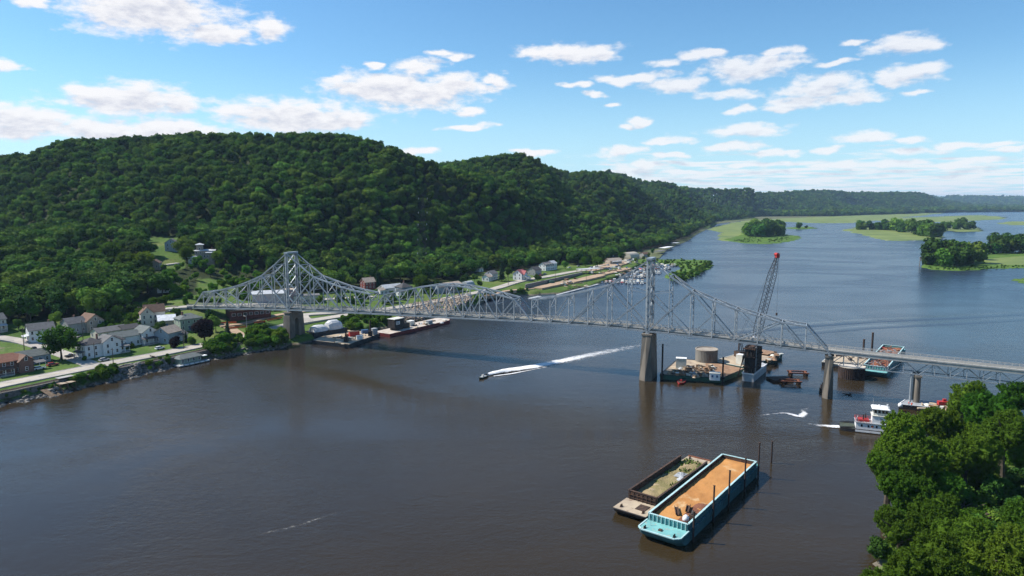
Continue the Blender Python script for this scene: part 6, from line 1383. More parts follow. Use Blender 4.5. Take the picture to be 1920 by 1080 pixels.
t_ = home('grey_shed', 'small blue grey outbuilding left of the pink building', 822, 549, RD - .1, 'shed'); block(t_, 0, 0, 7, 7, 4.6, 2, W_BLUE, R_GREY)
t_ = home('dome_shed', 'pale arched shed on the slope right of the pink building', 877, 537, RD, 'shed'); mb = MB(); mb.loft([[(xx, 4 * math.cos(a), 4.6 * math.sin(a)) for a in [j * math.pi / 10 for j in range(11)]] for xx in (-5, 5)]); mb.build('shell', CONC2, t_); mb = MB(); mb.b0(-5.08, -5.0, -1.4, 1.4, 0, 3); mb.build('door', GREYP, t_)
t_ = home('white_house', 'small white two storey house left of the dark cone shaped tree', 921, 524, RD + .1); block(t_, 0, 0, 11, 8, 5.6, 2.4, W_WHITE, R_GREY); block(t_, -9, -1, 8, 7, 3.6, 1.8, W_WHITE, R_TAN)
t_ = home('shed', 'small white shed at the wood edge', 898, 509, RD, 'shed'); block(t_, 0, 0, 7, 6, 3.4, 1.8, W_WHITE, R_GREEN, win=0); door(t_, 0, -3.05)
t_ = home('pink_house', 'white house with a bright pinkish red roof and gable', 975, 524, RD + .05); block(t_, 0, 0, 10, 9, 5.6, 3.4, W_WHITE, R_RED); block(t_, 0, -3.5, 5, 6, 5.2, 3.0, W_WHITE, R_RED, 'gable', math.pi/2); porch(t_, 0, -7.6, 8, 2, 2.7, R_PALE)
t_ = home('grey_house', 'dark grey house right of the red roofed house', 1002, 515, RD); block(t_, 0, 0, 12, 9, 5.0, 2.8, W_GREY, R_DARK); door(t_, 0, -4.55)
t_ = home('white_house', 'wide white house with dormers above the shore road', 1027, 506, RD - .1); block(t_, -3, 0, 14, 9, 5.4, 2.8, W_WHITE, R_GREY)
for k in range(3): block(t_, -8 + k * 4.6, -3.0, 2.6, 3.6, 6.2, 1.1, W_WHITE, R_GREY, 'gable', math.pi/2, win=0)
block(t_, 8.5, 1, 8, 8, 6.4, 2.4, W_WHITE, R_PALE)
t_ = home('brick_villa', 'square buff brick villa with a cupola on the hillside terrace', 385, 490, .35, 'villa'); block(t_, 0, 0, 14, 12, 8.6, .9, W_BUFF, R_PALE, 'hip', over=1.0); block(t_, -3.4, -1.5, 4.6, 4.6, 13.2, 1.2, W_BUFF, R_PALE, 'hip', over=.9); block(t_, -7.5, -6, 8, 6, 4.0, .7, W_CREAM, R_WHITE, 'hip'); block(t_, 4, -6.4, 6, 3, 7.2, .6, W_BUFF, R_WHITE, 'hip'); chimney(t_, 5, 3, 9.2)
t_ = home('cottage', 'long brown roofed cottage under trees on the hillside', 262, 503, .15); block(t_, 0, 0, 20, 8, 3.6, 2.4, W_GREY, R_BROWN); block(t_, 11, -1, 6, 8, 4.2, 2.2, W_TAN, R_BROWN, 'gable', math.pi/2)
t_ = home('cottage', 'white cottage with pale roof half hidden on the left hillside', 97, 495, .1); block(t_, 0, 0, 13, 8, 4.4, 2.0, W_WHITE, R_PALE)
t_ = home('cottage', 'small cream cottage with white roof on the left hillside', 133, 491, .1); block(t_, 0, 0, 8, 7, 4.0, 1.8, W_CREAM, R_WHITE)
t_ = home('grey_house', 'narrow blue grey house above the hillside lawn', 323, 470, .2); block(t_, 0, 0, 7, 9, 6.2, 3, W_BLUE, R_GREY, 'gable', math.pi/2)
# marina side
t_ = home('marina_hall', 'big rounded beige roofed hall at the marina', 1180, 486, .9, 'building'); mb = MB(); mb.loft([[(xx, 9 * math.cos(a), 3 + 6.5 * math.sin(a)) for a in [j * math.pi / 12 for j in range(13)]] for xx in (-12, 12)]); mb.build('roof', M('beige_roof', (0.46, 0.41, 0.33), (0.38, 0.34, 0.28), .3, .8), t_); mb = MB(); mb.b0(-11.8, 11.8, -8.6, 8.6, -2, 3.2); mb.build('wall', W_TAN, t_)
t_ = home('marina_house', 'brown roofed house behind the moored boats', 1150, 494, .6); block(t_, 0, 0, 18, 9, 3.6, 2.6, W_TAN, R_TAN); porch(t_, 0, -5.5, 14, 2.2, 2.8, R_PALE)
t_ = home('marina_house', 'low white roofed house among the marina trees', 1141, 481, .6); block(t_, 0, 0, 12, 8, 3.6, 1.8, W_WHITE, R_WHITE)
t_ = home('marina_house', 'grey roofed house near the marina hall', 1208, 482, .7); block(t_, 0, 0, 12, 8, 4.4, 2.4, W_GREY, R_BROWN)
t_ = home('boat_shelter', 'long flat roofed shelter beside the marina road', 1104, 512, .5, 'shelter'); mb = MB(); mb.b0(-13, 13, -4, 4, 4.2, 4.6); mb.build('roof', R_PALE, t_)
for x in (-12, -6, 0, 6, 12):
    for y in (-3.5, 3.5): mb = MB(); mb.bar((x, y, -2), (x, y, 4.2), .3); mb.build('post', TIMBER, t_)
for px, py, L, lb in ((1249, 469, 42, 'long white roofed boat dock on the upper shore'), (1238, 476, 30, 'grey roofed boat dock nearer the marina'), (1266, 460, 20, 'short white roofed dock farthest up the shore')):
    q = W(px, py); t_ = thing('covered_dock', lb, 'dock', q, 1.02); mb = MB(); mb.b0(-L/2, L/2, -5, 5, 4.4, 4.8); mb.build('roof', R_WHITE if 'white' in lb else R_GREY, t_); mb = MB(); mb.b0(-L/2, L/2, -5.4, 5.4, .3, .7); mb.build('float', GREYP, t_)
    for x in np.linspace(-L/2 + 1, L/2 - 1, 6):
        for y in (-4.7, 4.7): mb = MB(); mb.bar((x, y, .7), (x, y, 4.4), .25); mb.build('post', GREYP, t_)
# retaining wall and docks
def wall_line(name, label, cat, p0, p1, h, th, mat, z0=None, top=None):
    a, b = G(*p0), G(*p1); z = min(a.z, b.z) if z0 is None else z0; d = b - a; t_ = thing(name, label, cat, (a.x, a.y, z), math.atan2(d.y, d.x)); L = math.hypot(d.x, d.y)
    mb = MB(); mb.b0(0, L, -th/2, th/2, -1, h); mb.build('body', mat, t_); mb = MB(); mb.b0(0, L, -th/2 - .1, th/2 + .1, h, h + .2); mb.build('coping', top or KERB, t_); return t_
wall_line('retaining_wall', 'long grey retaining wall below the shore road', 'wall', (985,541), (1092,514), 3.4, .6, M('grey_block_wall', (0.22, 0.20, 0.185), (0.16, 0.145, 0.13), .5, .9))
def dock(label, p0, p1, w_, mat, n=8, group=None):
    a, b = W(*p0), W(*p1); d = b - a; L = d.length; t_ = thing('dock', label, 'dock', a, math.atan2(d.y, d.x), group); k = max(3, int(L / 6))
    for j in range(k): mb = MB(); mb.b0(L * j / k + .06, L * (j + 1) / k - .06, -w_/2, w_/2, .1, .65); mb.build('deck_section', mat, t_)
    for j in range(0, k + 1, 2): mb = MB(); mb.cyl((L * j / k, w_/2 + .2, -2), (L * j / k, w_/2 + .2, 2.4), .16, .16, 6); mb.build('pile', TIMBER, t_)
    return t_
dock('long pale floating breakwater off the earth yard', (1044,554), (1122,533.5), 2.6, CONC2)
dock('short pale landing near the shore road bend', (993,561), (1012,556.5), 4.0, CONC2)
DK = [((1126,529),(1212,531)), ((1138,519),(1222,520)), ((1150,511),(1240,512.5)), ((1160,505),(1256,504)), ((1185,500),(1262,498.5))]
for k, (a, b) in enumerate(DK): dock('%s wooden marina dock with boats along both sides' % ['nearest','second nearest','middle','second farthest','farthest'][k], a, b, 2.2, TIMBER, group='marina docks')
# boats
protos = []
BT = [('white open boat with a blue cover moored at the marina docks', WHITE, BLUEP, 6.5, 2.4), ('white cabin cruiser moored at the marina docks', WHITE, OFFW, 9.0, 3.0), ('grey pontoon boat with a tan canopy at the marina docks', GREYP, DECKT, 7.5, 2.6), ('white boat with a red cover moored at the marina docks', WHITE, REDP, 7.0, 2.5), ('dark hulled boat with a white canopy at the marina docks', BLACKS, WHITE, 7.5, 2.6)]
g_ = random.Random(77); spots = []
for (a, b) in DK:
    A_, B_ = W(*a), W(*b); d = (B_ - A_).normalized(); nn = Vector((-d.y, d.x, 0)); L = (B_ - A_).length; x = 2.0
    while x < L:
        for s_ in (-1, 1):
            if g_.random() < .86: spots.append((A_ + d * x + nn * s_ * 5.2, math.atan2(nn.y, nn.x) + (math.pi if s_ > 0 else 0)))
        x += g_.uniform(3.2, 4.6)
for k, (q, rz) in enumerate(spots):
    ty = g_.choices(range(5), [4, 4, 3, 1.5, 1.5])[0] if k > 4 else k
    gp = ['white open boats in the marina', 'white cabin cruisers in the marina', 'pontoon boats in the marina', 'red covered boats in the marina', 'dark hulled boats in the marina'][ty]
    if k <= 4:
        lb, hm, tm, L, B = BT[ty]; t_ = skiff('moored_boat', lb, 'boat', q, rz, L, B, hm, GREYP, WHITE, gp, False)
        mb = MB()
        if ty in (1,): mb.loft([[(-L*.3, -B*.36, .7), (L*.22, -B*.36, .75), (L*.22, B*.36, .75), (-L*.3, B*.36, .7)], [(-L*.28, -B*.32, 2.1), (L*.1, -B*.32, 2.1), (L*.1, B*.32, 2.1), (-L*.28, B*.32, 2.1)]]); mb.build('cabin', tm, t_); mb = MB(); mb.b0(-L*.25, L*.12, -B*.34, B*.34, 1.3, 1.7); mb.build('cabin_window', GLASS, t_)
        elif ty in (0, 3): mb.loft([[(-L*.42, -B*.46, .66), (L*.3, -B*.38, .74), (L*.3, B*.38, .74), (-L*.42, B*.46, .66)], [(-L*.38, -B*.2, 1.15), (L*.2, -B*.15, 1.3), (L*.2, B*.15, 1.3), (-L*.38, B*.2, 1.15)]]); mb.build('cover', tm, t_)
        else:
            mb.b0(-L*.35, L*.15, -B*.42, B*.42, 2.2, 2.35); mb.build('canopy', tm, t_); mb = MB()
            for x in (-L*.33, L*.13):
                for y in (-B*.4, B*.4): mb.bar((x, y, .7), (x, y, 2.2), .07)
            mb.build('canopy_frame', GREYP, t_)
        protos.append(t_)
    else: dup(protos[ty], q, rz, scale=(1.2, 1.2, 1.2))
q = W(1697, 452); skiff('white_boat', 'tiny white boat on open water beside the far island', 'boat', W(1714, 452), .4, 8, 3, WHITE, GREYP, WHITE)
# boathouse and stairs on the near bank
q = W(354, 681); t_ = thing('boathouse', 'grey green roofed boathouse on a floating platform by the bank', 'boathouse', q, RD); mb = MB(); mb.b0(-8, 8, -4.5, 4.5, .15, .7); mb.build('platform', GREYP, t_)
for k in range(6): mb = MB(); mb.b0(-7.9 + k * 2.7, -5.9 + k * 2.7, -5.2, -4.55, .5, 1.0); mb.build('fender', WHITE, t_)
mb = MB(); mb.b0(-6, 5, -2.6, 3.2, .7, 3.4); mb.build('wall', W_GREEN, t_); mb = MB(); h = 3.4
mb.add([(-6.8, -3.6, h), (6, -3.6, h), (6, 4, h), (-6.8, 4, h), (-4, .2, h + 1.5), (3, .2, h + 1.5)], [(3,2,1,0),(0,1,5,4),(1,2,5),(2,3,4,5),(3,0,4)]); mb.build('roof', R_GREEN, t_)
for k in range(4): put(WIN, 'window', t_, -4.6 + k * 2.8, -2.64, 2.2, 0)
mb = MB(); mb.box((7.2, -1, 2.6), (2.6, 2.6, .3)); mb.build('awning', R_WHITE, t_)
for s_ in (-1.1, 1.1): mb = MB(); mb.bar((-8, 3 + s_, .8), (-13, 9 + s_, 5.2), .25); mb.build('gangway_rail', TIMBER, t_)
mb = MB()
for k in range(14): f = k / 14; mb.box((-8 - 5 * f, 3 + 6 * f, .75 + 4.4 * f), (.5, 2.2, .12), .88)
mb.build('gangway_treads', TIMBER, t_)
q = G(110, 729); t_ = thing('landing_stage', 'rickety brown timber landing stage on the rocky bank', 'landing', (q.x, q.y, .2), RD)
for k in range(9): mb = MB(); mb.b0(-6 + k * .45, -5.6 + k * .45, -5, 2.5, 1.2 + .02 * (k % 3), 1.35 + .02 * (k % 3)); o = mb.build('plank', TIMBER, t_); o.rotation_euler = (.28, 0, .1)
for k in range(9): mb = MB(); mb.b0(0 + k * .7, .6 + k * .7, -1.5, 2.0, 3.1 + .02 * (k % 2), 3.25 + .02 * (k % 2)); mb.build('plank', DECKT if k % 4 else TIMBER, t_)
for x in (0, 3, 6):
    for y in (-1.3, 1.8): mb = MB(); mb.bar((x, y, -1), (x, y, 3.1), .3); mb.build('post', TIMBER, t_)
for k in range(4): mb = MB(); mb.bar((-2 + k * 2.2, -3.5, .2), (-1 + k * 2, 1.5, 3.2), .28); mb.build('brace', RUST, t_)
mb = MB(); mb.b0(1.5, 7.5, 2.6, 5.6, 4.6, 4.8); mb.build('slab', KERB, t_)
# poles and wires
POLEM = M('pole_wood', (0.11, 0.08, 0.06), (0.07, 0.055, 0.045), 1, .9)
def pole(px, py, h, label, lamp=False):
    q = G(px, py); t_ = thing('street_lamp' if lamp else 'utility_pole', label, 'lamp' if lamp else 'pole', q, RD + 1.57, None if lamp else 'utility poles of the town'); mb = MB(); mb.cyl((0, 0, -.5), (0, 0, h), .2, .13, 7); mb.build('mast', GREYP if lamp else POLEM, t_); mb = MB()
    if lamp: mb.bar((0, 0, h), (1.6, 0, h + .3), .1); mb.build('arm', GREYP, t_); mb = MB(); mb.box((1.8, 0, h + .28), (.8, .35, .2)); mb.build('lamp_head', OFFW, t_)
    else:
        mb.box((0, 0, h - .7), (2.6, .14, .16)); mb.build('crossarm', POLEM, t_)
        for x in (-1.1, 0, 1.1): mb = MB(); mb.cyl((x, 0, h - .62), (x, 0, h - .35), .07, .05, 6); mb.build('insulator', OFFW, t_)
    return t_
for px, py, h, lb in ((46, 661, 12, 'wooden utility pole beside the pale side street'), (156, 640, 11, 'wooden utility pole behind the large white house'), (213, 690, 9, 'wooden utility pole between railway and rocky bank'), (178, 674, 8, 'utility pole at the lawn of the large white house'), (262, 604, 9, 'utility pole by the tall brown roofed house'), (345, 655, 9, 'utility pole on the road by the boathouse'), (785, 578, 10, 'utility pole on the tan rock slope'), (741, 590, 9, 'utility pole beside the pale pavement'), (1041, 528, 10, 'utility pole at the retaining wall'), (1099, 536, 12, 'tall utility pole at the marina corner'), (953, 535, 9, 'utility pole at the shore road bend'), (1168, 492, 9, 'utility pole beside the beige marina hall')): pole(px, py, h, lb)
pole(463, 624, 9, 'slim street lamp on the lawn below the bridge', True)
q = G(790, 513); t_ = thing('transmission_tower', 'tall thin lattice transmission tower against the dark wood', 'tower', q, .5); HTW = 74.0
for a, b in ((-1, -1), (-1, 1), (1, -1), (1, 1)): mb = MB(); mb.bar((a * 4.2, b * 4.2, 0), (a * .5 + 3, b * .5, HTW), .16); mb.build('leg', GREYH, t_)
mb = MB()
for k in range(22):
    f0_, f1_ = k / 22, (k + 1) / 22; w0, w1 = 4.2 - 3.7 * f0_, 4.2 - 3.7 * f1_; s_ = 1 if k % 2 else -1
    for y in (-1, 1): mb.bar((w0 * s_ + 3 * f0_, w0 * y, HTW * f0_), (-w1 * s_ + 3 * f1_, w1 * y, HTW * f1_), .09); mb.bar((w0 * y + 3 * f0_, w0 * s_, HTW * f0_), (w1 * y + 3 * f1_, -w1 * s_, HTW * f1_), .09)
o = mb.build('lacing', GREYH, t_); o['kind'] = 'stuff'
for z in (20, 33, 47, 58, 71):
    x = 3 * z / HTW; mb = MB(); mb.bar((x - 4.5, 0, z), (x + 4.5, 0, z), .2); mb.build('crossarm', GREYH, t_)
    for s_ in (-4.3, 4.3): mb = MB(); mb.cyl((x + s_, 0, z), (x + s_, 0, z - 1.5), .22, .16, 6); mb.build('insulator', WHITE, t_)
# orange safety fence scraps and site things under the bridge
for k, (px, py, l, lb) in enumerate(((428, 607, 9, 'orange mesh fence beside the dirt drive'), (447, 616, 10, 'orange mesh fence below the brick hall'), (487, 606, 7, 'orange mesh fence on the lawn'), (515, 600, 12, 'orange mesh fence by the pier lawn'))):
    q = G(px, py); t_ = thing('safety_fence', lb, 'fence', q, RD - .8 + k * .3)
    for j in range(5): mb = MB(); mb.bar((-l/2 + l * j / 4, 0, 0), (-l/2 + l * j / 4, 0, 1.3), .1); mb.build('post', TIMBER, t_)
    for j in range(4): mb = MB(); mb.box((-l/2 + l * (j + .5) / 4, 0, .72), (l / 4 - .1, .04, 1.0)); mb.build('mesh_panel', ORANGE, t_)
# vehicles
TYRE = M('tyre', (0.02, 0.02, 0.02), (0.03, 0.03, 0.03), 1, .8)
WH = MB(); WH.cyl((0, -.12, 0), (0, .12, 0), .34, .34, 10); WH = WH.mesh('wheel', TYRE)
def car(px, py, rz, label, mat, truck=False):
    q = G(px, py); t_ = thing('pickup_truck' if truck else 'parked_car', label, 'truck' if truck else 'car', q + Vector((0, 0, .12)), rz, 'vehicles parked about the town'); mb = MB(); hw = .92
    mb.loft([[(-2.3, -hw, .35), (-2.3, hw, .35), (-2.3, hw * .96, .9), (-2.3, -hw * .96, .9)], [(.9, -hw, .3), (.9, hw, .3), (.9, hw, .98), (.9, -hw, .98)], [(2.2, -hw * .9, .38), (2.2, hw * .9, .38), (2.2, hw * .82, .75), (2.2, -hw * .82, .75)]]); mb.build('body', mat, t_)
    a, b = (-.4, 1.0) if truck else (-2.0, 1.0); mb = MB(); mb.loft([[(a, -hw * .92, .95), (b, -hw * .92, .95), (b, hw * .92, .95), (a, hw * .92, .95)], [(a + .3, -hw * .75, 1.45), (b - .6, -hw * .75, 1.45), (b - .6, hw * .75, 1.45), (a + .3, hw * .75, 1.45)]]); mb.build('windows', GLASS, t_)
    mb = MB(); mb.loft([[(a + .25, -hw * .77, 1.43), (b - .55, -hw * .77, 1.43), (b - .55, hw * .77, 1.43), (a + .25, hw * .77, 1.43)], [(a + .4, -hw * .68, 1.52), (b - .75, -hw * .68, 1.52), (b - .75, hw * .68, 1.52), (a + .4, hw * .68, 1.52)]]); mb.build('roof', mat, t_)
    for x in (-1.4, 1.4):
        for y in (-.85, .85): link('wheel', WH, t_, (x, y, .34))
    return t_
P_ = lambda n, c: M(n, c, tuple(x * .9 for x in c), .3, .25, spec=.6)
CW, CB, CR, CG, CBL = P_('white_car_paint', (.72, .72, .72)), P_('black_car_paint', (.02, .02, .022)), P_('red_car_paint', (.32, .03, .03)), P_('silver_car_paint', (.38, .39, .40)), P_('blue_car_paint', (.04, .09, .22))
for a in ((132, 669, 1.2, 'black pickup truck at the corner of the large white house lawn', CB, True), (73, 693, RD, 'white car parked beside the low cottage', CW), (99, 686, RD, 'red car under the big street tree', CR), (64, 656, 2.4, 'black car on the pale side street', CB), (196, 677, RD, 'silver car on the river road below the white house', CG), (300, 655, RD, 'white car on the river road near the long porch', CW), (325, 584, .5, 'white car on the upper street', CW), (357, 579, .5, 'silver car near the bridge end', CG), (410, 572, .4, 'black car behind the first truss panels', CB), (400, 640, RD, 'blue car in the purple tree shade', CBL), (505, 584, .4, 'white car on the lot beyond the brick hall', CW), (520, 584, .4, 'black car on the lot beyond the brick hall', CB), (992, 523, 1.0, 'white car in front of the red roofed house', CW), (1004, 520, 1.0, 'black car in front of the dark grey house', CB), (1014, 517, 1.0, 'red car in front of the dormer house', CR), (1022, 515, 1.0, 'silver car in front of the dormer house', CG), (1068, 503, .7, 'white car by the wood edge', CW), (1085, 500, .7, 'silver car by the wood edge', CG), (1140, 498, .8, 'white car on the marina gravel', CW), (880, 556, RD, 'white car on the shore road bend', CW)): car(*a)
q = G(308, 551); t_ = thing('trailer', 'white box trailer at the edge of the dark wood', 'trailer', q, .5); mb = MB(); mb.box((0, 0, 2.3), (8, 2.6, 2.9)); mb.build('box', WHITE, t_)
for x in (-2.4, -1.4): 
    for y in (-1.1, 1.1): link('wheel', WH, t_, (x, y, .4)).scale = (1.3, 1.3, 1.3)
mb = MB(); mb.bar((4, 0, .8), (6, 0, .6), .2); mb.build('drawbar', BLACKS, t_)
deck_clutter(1052, 1100, 522, 540, 22, 4.5, 'in the earth yard by the marina', 'gear in the earth yard', None, 21, 1.3)
crate('dumpster', 'green dumpster in the earth yard', 'dumpster', G(1034, 531), (5, 2.4, 2), GREENH, .5)

deck_clutter(1105, 1185, 490, 516, 46, 4.2, 'in the gravel boat yard', 'gear in the gravel boat yard', None, 23, 1.5)
for k in range(16):
    px = random.uniform(1100, 1195); py = 512 - (px - 1100) * .21 + random.uniform(-7, 9); dup(protos[k % 2], G(px, py) + Vector((0, 0, .9)), random.uniform(0, 3), ['white boat with a blue cover stored on the gravel boat yard', 'white cabin cruiser stored on the gravel boat yard'][k % 2], 'boats stored ashore')
# ================================================================== trees and bushes one can tell apart
NEARC = [crown_mesh('crown', rx, rz, 0, int(n * 1.5), .24, MAT_LEAF_NEAR, 70 + i, lobes=lb, feather=34, lobe_r=lr, spread=.70) for i, (rx, rz, n, lb, lr) in enumerate(
    [(8.5, 8.0, 26000, 15, (.30, .50)), (8.0, 9.5, 26000, 16, (.28, .48)), (7.0, 6.5, 20000, 12, (.32, .5)), (8.5, 9.0, 16000, 20, (.20, .36)), (6.0, 5.0, 15000, 11, (.32, .5))])]
NT_ = [trunk_mesh('trunk', 11, .5, 90, 5), trunk_mesh('trunk', 9, .4, 91, 6)]
def bigtree(label, cx, cy, Y, k, s, sz=None, foot=1.2):
    c = WY(cx, cy, Y); t_ = thing('bank_tree', label, 'tree', (c.x, c.y, foot), random.uniform(0, 6.28), 'big trees on the near bank'); sz = sz or s
    tr = link('trunk', NT_[k % 2], t_); tr.scale = (1.4, 1.4, max(.5, (c.z - foot) / 11)); cr = link('crown', NEARC[k], t_, (0, 0, c.z - foot)); cr.scale = (s, s, sz); cr.rotation_euler = (0, 0, random.uniform(0, 6.28)); return t_
bigtree('broad dark crowned tree at the water edge of the near bank', 1712, 832, 164, 0, 1.08)
bigtree('tall dark tree standing behind the shady gap of the near bank', 1815, 850, 172, 1, 1.0)
bigtree('low rounded tree overhanging the water on the near bank', 1702, 928, 152, 2, .95)
bigtree('feathery pale green tree topmost on the near bank', 1850, 775, 205, 3, 1.05)
bigtree('light green tree cut by the right edge below the bridge end', 1925, 850, 190, 2, 1.0)
bigtree('bright green treetop rising from the bottom edge', 1742, 1072, 118, 2, 1.08)
bigtree('fresh green treetop in the bottom right corner', 1868, 1050, 122, 0, .95)
bigtree('small treetop at the bottom edge beside the water', 1648, 1092, 116, 4, .78)
bigtree('mid green tree between the shady gap and the bottom treetops', 1850, 985, 150, 4, 1.0)
bigtree('dark tree on the near bank left of the shady gap', 1765, 905, 160, 4, 1.05)
bigtree('green tree on the near bank behind the dark crowns', 1885, 800, 185, 4, 1.1)
for k, (cx, cy, Y) in enumerate(((2020, 830, 190), (2010, 980, 150), (2000, 1100, 115), (1990, 760, 225), (1700, 1200, 95), (1900, 1200, 95))): bigtree('near bank tree mostly beyond the picture edge', cx, cy, Y, [2, 0, 2, 3, 4, 0][k], 1.0)
for k, (cx, cy, Y, kk, sc_, lb) in enumerate(((1668, 885, 158, 2, .8, 'dark bushy tree leaning over the water at the bank edge'), (1745, 965, 147, 2, .85, 'green tree filling the bank below the dark crowns'), (1690, 985, 140, 4, .8, 'low tree at the bank edge above the bright treetops'), (1800, 970, 155, 4, .9, 'dark tree in the hollow of the near bank'), (1800, 1015, 136, 2, .9, 'leafy tree just behind the bottom treetops'), (1930, 1000, 140, 2, 1.0, 'tree at the right edge above the corner treetop'), (1762, 800, 178, 2, .95, 'green crown behind the broad dark tree'), (1840, 915, 178, 1, .8, 'dark tree in the shade at the middle of the near bank'), (1810, 745, 222, 3, .8, 'thin feathery tree in front of the last approach span'), (1895, 745, 222, 3, .8, 'thin feathery tree at the right below the road deck'))): bigtree(lb, cx, cy, Y, kk, sc_)
# shrubs under them
g6 = np.random.default_rng(31)
def scatter(name, label, poly, n, s0, s1, seed, z=None, sink=.0):
    g = np.random.default_rng(seed); P = np.array(poly, float); lo, hi = P.min(0), P.max(0); out = []
    while len(out) < n:
        for px, py in g.uniform(lo, hi, (300, 2)):
            if bool(in_poly(np.array([px]), np.array([py]), poly)[0]):
                w = W(px, py, 1.0 if z is not None else 4.0)
                out.append((w.x, w.y, (z if z is not None else H1(w.x, w.y)) - sink))
                if len(out) >= n: break
    return forest(name, np.array(out), g.uniform(s0, s1, n), proto_h, label, seed)
scatter('shrubbery', 'tangle of willow shrubs covering the marina spit', SPIT, 230, .20, .32, 41, .4, .9)
scatter('shrubbery', 'taller willows along the outer edge of the spit', [(1262,527),(1285,525),(1318,511),(1337,495),(1328,492),(1305,505),(1268,517)], 80, .30, .42, 42, .3, .9)
scatter('shrubbery', 'undergrowth below the trees of the near bank', [(1690,880),(1665,985),(1640,1060),(1900,1100),(2050,900),(1900,800),(1780,800)], 170, .3, .6, 43, .8, .6)
scatter('shrubbery', 'low bushes on the grassy upper island', [(1372,452),(1400,455),(1460,454),(1490,448),(1470,444),(1400,446)], 110, .14, .28, 44, .7, .5)
scatter('shrubbery', 'low reeds and bushes at the rim of the meadow island', [(1732,500),(1750,505),(1810,507),(1860,504),(1920,501),(1920,498),(1850,500),(1760,498)], 90, .12, .26, 45, .6, .4)
# town trees
SPH = crown_mesh('crown', 6.5, 5.4, 8.4, 2600, .55, MAT_LEAF_NEAR, 101, lobes=14, feather=14, lobe_r=(.3, .48))
PUR = crown_mesh('crown', 6.0, 5.6, 7.4, 2200, .55, MAT_PURPLE, 102, lobes=12, lobe_r=(.34, .5))
BSH = [crown_mesh('crown', 2.6, 2.0, 1.7, 420, .42, MAT_LEAF_NEAR, 110 + i, lobes=7, lobe_r=(.4, .6)) for i in range(3)]
PBS = crown_mesh('crown', 2.6, 2.2, 2.0, 420, .4, MAT_PURPLE, 115, lobes=7, lobe_r=(.4, .6))
def spruce_mesh(h, r, seed):
    g = random.Random(seed); mb = MB(); L = 13
    for k in range(L):
        z = h * (.1 + .86 * k / L); rr = r * (1 - k / L) ** .9 + .15; n = 11; off = g.uniform(0, 1); vs = [(0, 0, z + h * .1)]
        for i in range(n): a = 2 * math.pi * (i + off) / n; q = rr * (g.uniform(.75, 1.1) if i % 2 else .55); vs.append((math.cos(a) * q, math.sin(a) * q, z - .25 * (i % 2) * rr * .4))
        mb.add(vs, [(0, 1 + i, 1 + (i + 1) % n) for i in range(n)])
    return mb.mesh('crown', MAT_SPRUCE)
q = G(115, 675); tree('street_tree', 'big spreading green tree at the street corner by the river road', 'tree', q, SPH, HT[0], 1.28, .4, sz=1.12)
q = G(384, 641); tree('purple_tree', 'dark purple leaved tree beside the sage green house', 'tree', q, PUR, HT[1], 1.12, .2, sz=.98)
q = G(427, 631); t_ = tree('spruce', 'dark pointed spruce by the curving dirt drive', 'tree', q, spruce_mesh(10, 2.6, 3), HT[2], 1.0); t_.children[0].scale = (1, 1, 1)
for px, py, h, r, lb in ((941, 527, 19, 5.2, 'dark cone shaped tree between white house and pink roofed house'), (708, 542, 15, 3, 'slim dark spruce behind the trusses left of the white building'), (349, 643, 6, 1.5, 'small dark spruce by the river road')): tree('spruce', lb, 'tree', G(px, py), spruce_mesh(h, r, px), HT[2], 1.0)
for px, py, s, lb in ((790, 549, 1.0, 'round light green tree left of the pink building'), (299, 630, .62, 'small green tree between the white houses'), (862, 551, .6, 'dark rounded tree right of the pink building'), (808, 560, .5, 'small tree on the lawn above the shore road'), (1120, 503, .9, 'green tree at the marina entrance'), (1166, 489, .8, 'dark green tree beside the marina hall'), (1198, 473, 1.1, 'round bright tree behind the marina hall'), (1098, 500, .8, 'tree at the wood edge by the shelter'), (235, 622, .5, 'small tree behind the garage roofs'), (735, 566, .55, 'bushy tree in front of the long white building'), (900, 540, .5, 'small tree in front of the arched shed'), (640, 575, .7, 'green tree on the lawn beyond the tarpaulins'), (672, 566, .6, 'green tree beside the upper street'), (600, 575, .6, 'dark tree behind the slotted pier'), (240, 512, 1.1, 'shade tree over the hillside cottage'), (275, 515, 1.2, 'round dark tree in front of the hillside cottage'), (210, 500, 1.3, 'broad dark tree left of the hillside cottage'), (350, 492, .9, 'round tree left of the brick villa'), (412, 500, .9, 'round tree right of the brick villa')): tree('garden_tree', lb, 'tree', G(px, py), SPH if s > .75 else HC[0], HT[0], s, group=None)
tree('purple_shrub', 'reddish purple shrub in front of the small white gabled house', 'shrub', G(327, 652), PBS, None, 1.35)
for px, py, s, lb in ((358, 646, 1.15, 'bright green garden bush by the river road'), (246, 652, .7, 'garden bush at the white house corner'), (226, 640, .8, 'garden bush behind the long roof'), (175, 655, .7, 'garden bush left of the large white house'), (160, 676, .6, 'low bush on the corner lawn')): tree('garden_bush', lb, 'bush', G(px, py), BSH[px % 3], None, s)
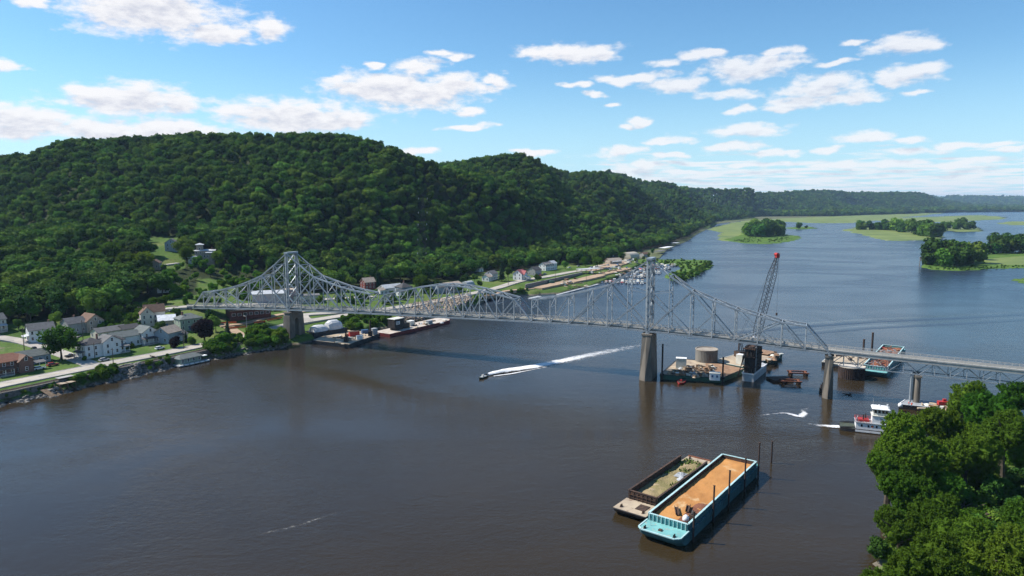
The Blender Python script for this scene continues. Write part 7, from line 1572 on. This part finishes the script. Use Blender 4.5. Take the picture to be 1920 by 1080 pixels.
# bushes on the river bank
def bank_bushes(label, grp, poly, n, s0, s1, seed):
    g = random.Random(seed); P = np.array(poly, float); lo, hi = P.min(0), P.max(0); k = 0
    while k < n:
        px, py = g.uniform(lo[0], hi[0]), g.uniform(lo[1], hi[1])
        if not bool(in_poly(np.array([px]), np.array([py]), poly)[0]): continue
        q = G(px, py, 3.0); tree('bank_bush', label, 'bush', q - Vector((0, 0, .3)), BSH[k % 3], None, g.uniform(s0, s1), group=grp); k += 1
bank_bushes('green bush on the bank right of the boathouse', 'bushes between boathouse and slotted pier', [(388,660),(420,640),(470,632),(532,624),(545,640),(500,652),(440,660),(395,668)], 46, .9, 1.9, 1)
bank_bushes('low green bush on the bank right of the landing stage', 'bushes right of the landing stage', [(130,722),(150,708),(212,693),(216,703),(170,717),(135,733)], 26, .6, 1.1, 2)
bank_bushes('green bush on the rocky bank left of the boathouse', 'bushes left of the boathouse', [(270,682),(300,670),(322,668),(318,682),(280,694)], 10, .5, .9, 3)
bank_bushes('green bush on the slope behind the slate barge', 'bushes behind the slate barge', [(628,610),(660,598),(715,592),(740,596),(735,608),(690,616),(640,620)], 26, .8, 1.5, 4)
bank_bushes('low bush at the far left waterline', 'bushes at the left waterline', [(-30,760),(8,742),(10,756),(-20,775)], 5, .5, .9, 5)
bank_bushes('scrubby bush on the slope around the town houses', 'scrub behind the riverside houses', [(180,612),(230,602),(265,590),(275,612),(240,622),(190,624)], 18, .7, 1.4, 6)
bank_bushes('bush on the green bank below the shore road', 'bushes below the shore road', [(885,562),(935,545),(1000,541),(1010,548),(950,553),(890,568)], 22, .5, 1.1, 7)
bank_bushes('garden bush among the buildings behind the trusses', 'bushes among the buildings behind the trusses', [(640,566),(700,552),(800,546),(830,556),(760,568),(660,580)], 26, .7, 1.5, 8)
t_ = thing('dead_tree', 'bare grey dead tree at the tip of the meadow island', 'tree', ipt(1398, 452)); link('trunk', trunk_mesh('trunk', 11, .45, 5, 6, MAT_DEAD, .45), t_)

bank_bushes('green bush on the open slope above the bridge end', 'bushes on the slope above the bridge end', [(330,548),(380,530),(450,528),(520,548),(450,566),(380,570),(300,572)], 46, .8, 1.7, 9)
bank_bushes('bush in the yards behind the riverside houses', 'bushes in the back yards', [(180,600),(260,578),(300,572),(285,590),(240,605),(190,618)], 26, .8, 1.6, 10)
g7 = random.Random(3)
for (px, py) in [(1008,531),(1112,500),(1128,498),(1146,486),(1158,484),(1172,482),(1090,498),(1060,505),(1045,503),(952,520),(890,528),(872,534),(818,542),(800,548),(775,556),(1192,494),(1206,489),(1216,484),(1224,478)]:
    tree('shore_tree', 'green tree between the shore buildings from the pink building to the marina', 'tree', G(px, py), HC[g7.randrange(7)], HT[0], g7.uniform(.5, .85), group='trees between the shore buildings')
for (px, py) in [(222,600),(248,594),(170,604),(105,612),(35,618),(330,600),(395,606),(405,622)]:
    tree('yard_tree', 'small green tree in the yards behind the riverside houses', 'tree', G(px, py), HC[g7.randrange(7)], HT[1], g7.uniform(.45, .7), group='yard trees of the riverside houses')

bank_bushes('tall grass tuft on the bank above the riprap stones', 'grass tufts above the riprap', [(0,738),(80,722),(132,712),(212,694),(300,678),(322,674),(322,678),(300,683),(212,700),(132,720),(80,730),(0,746)], 40, .25, .5, 12)
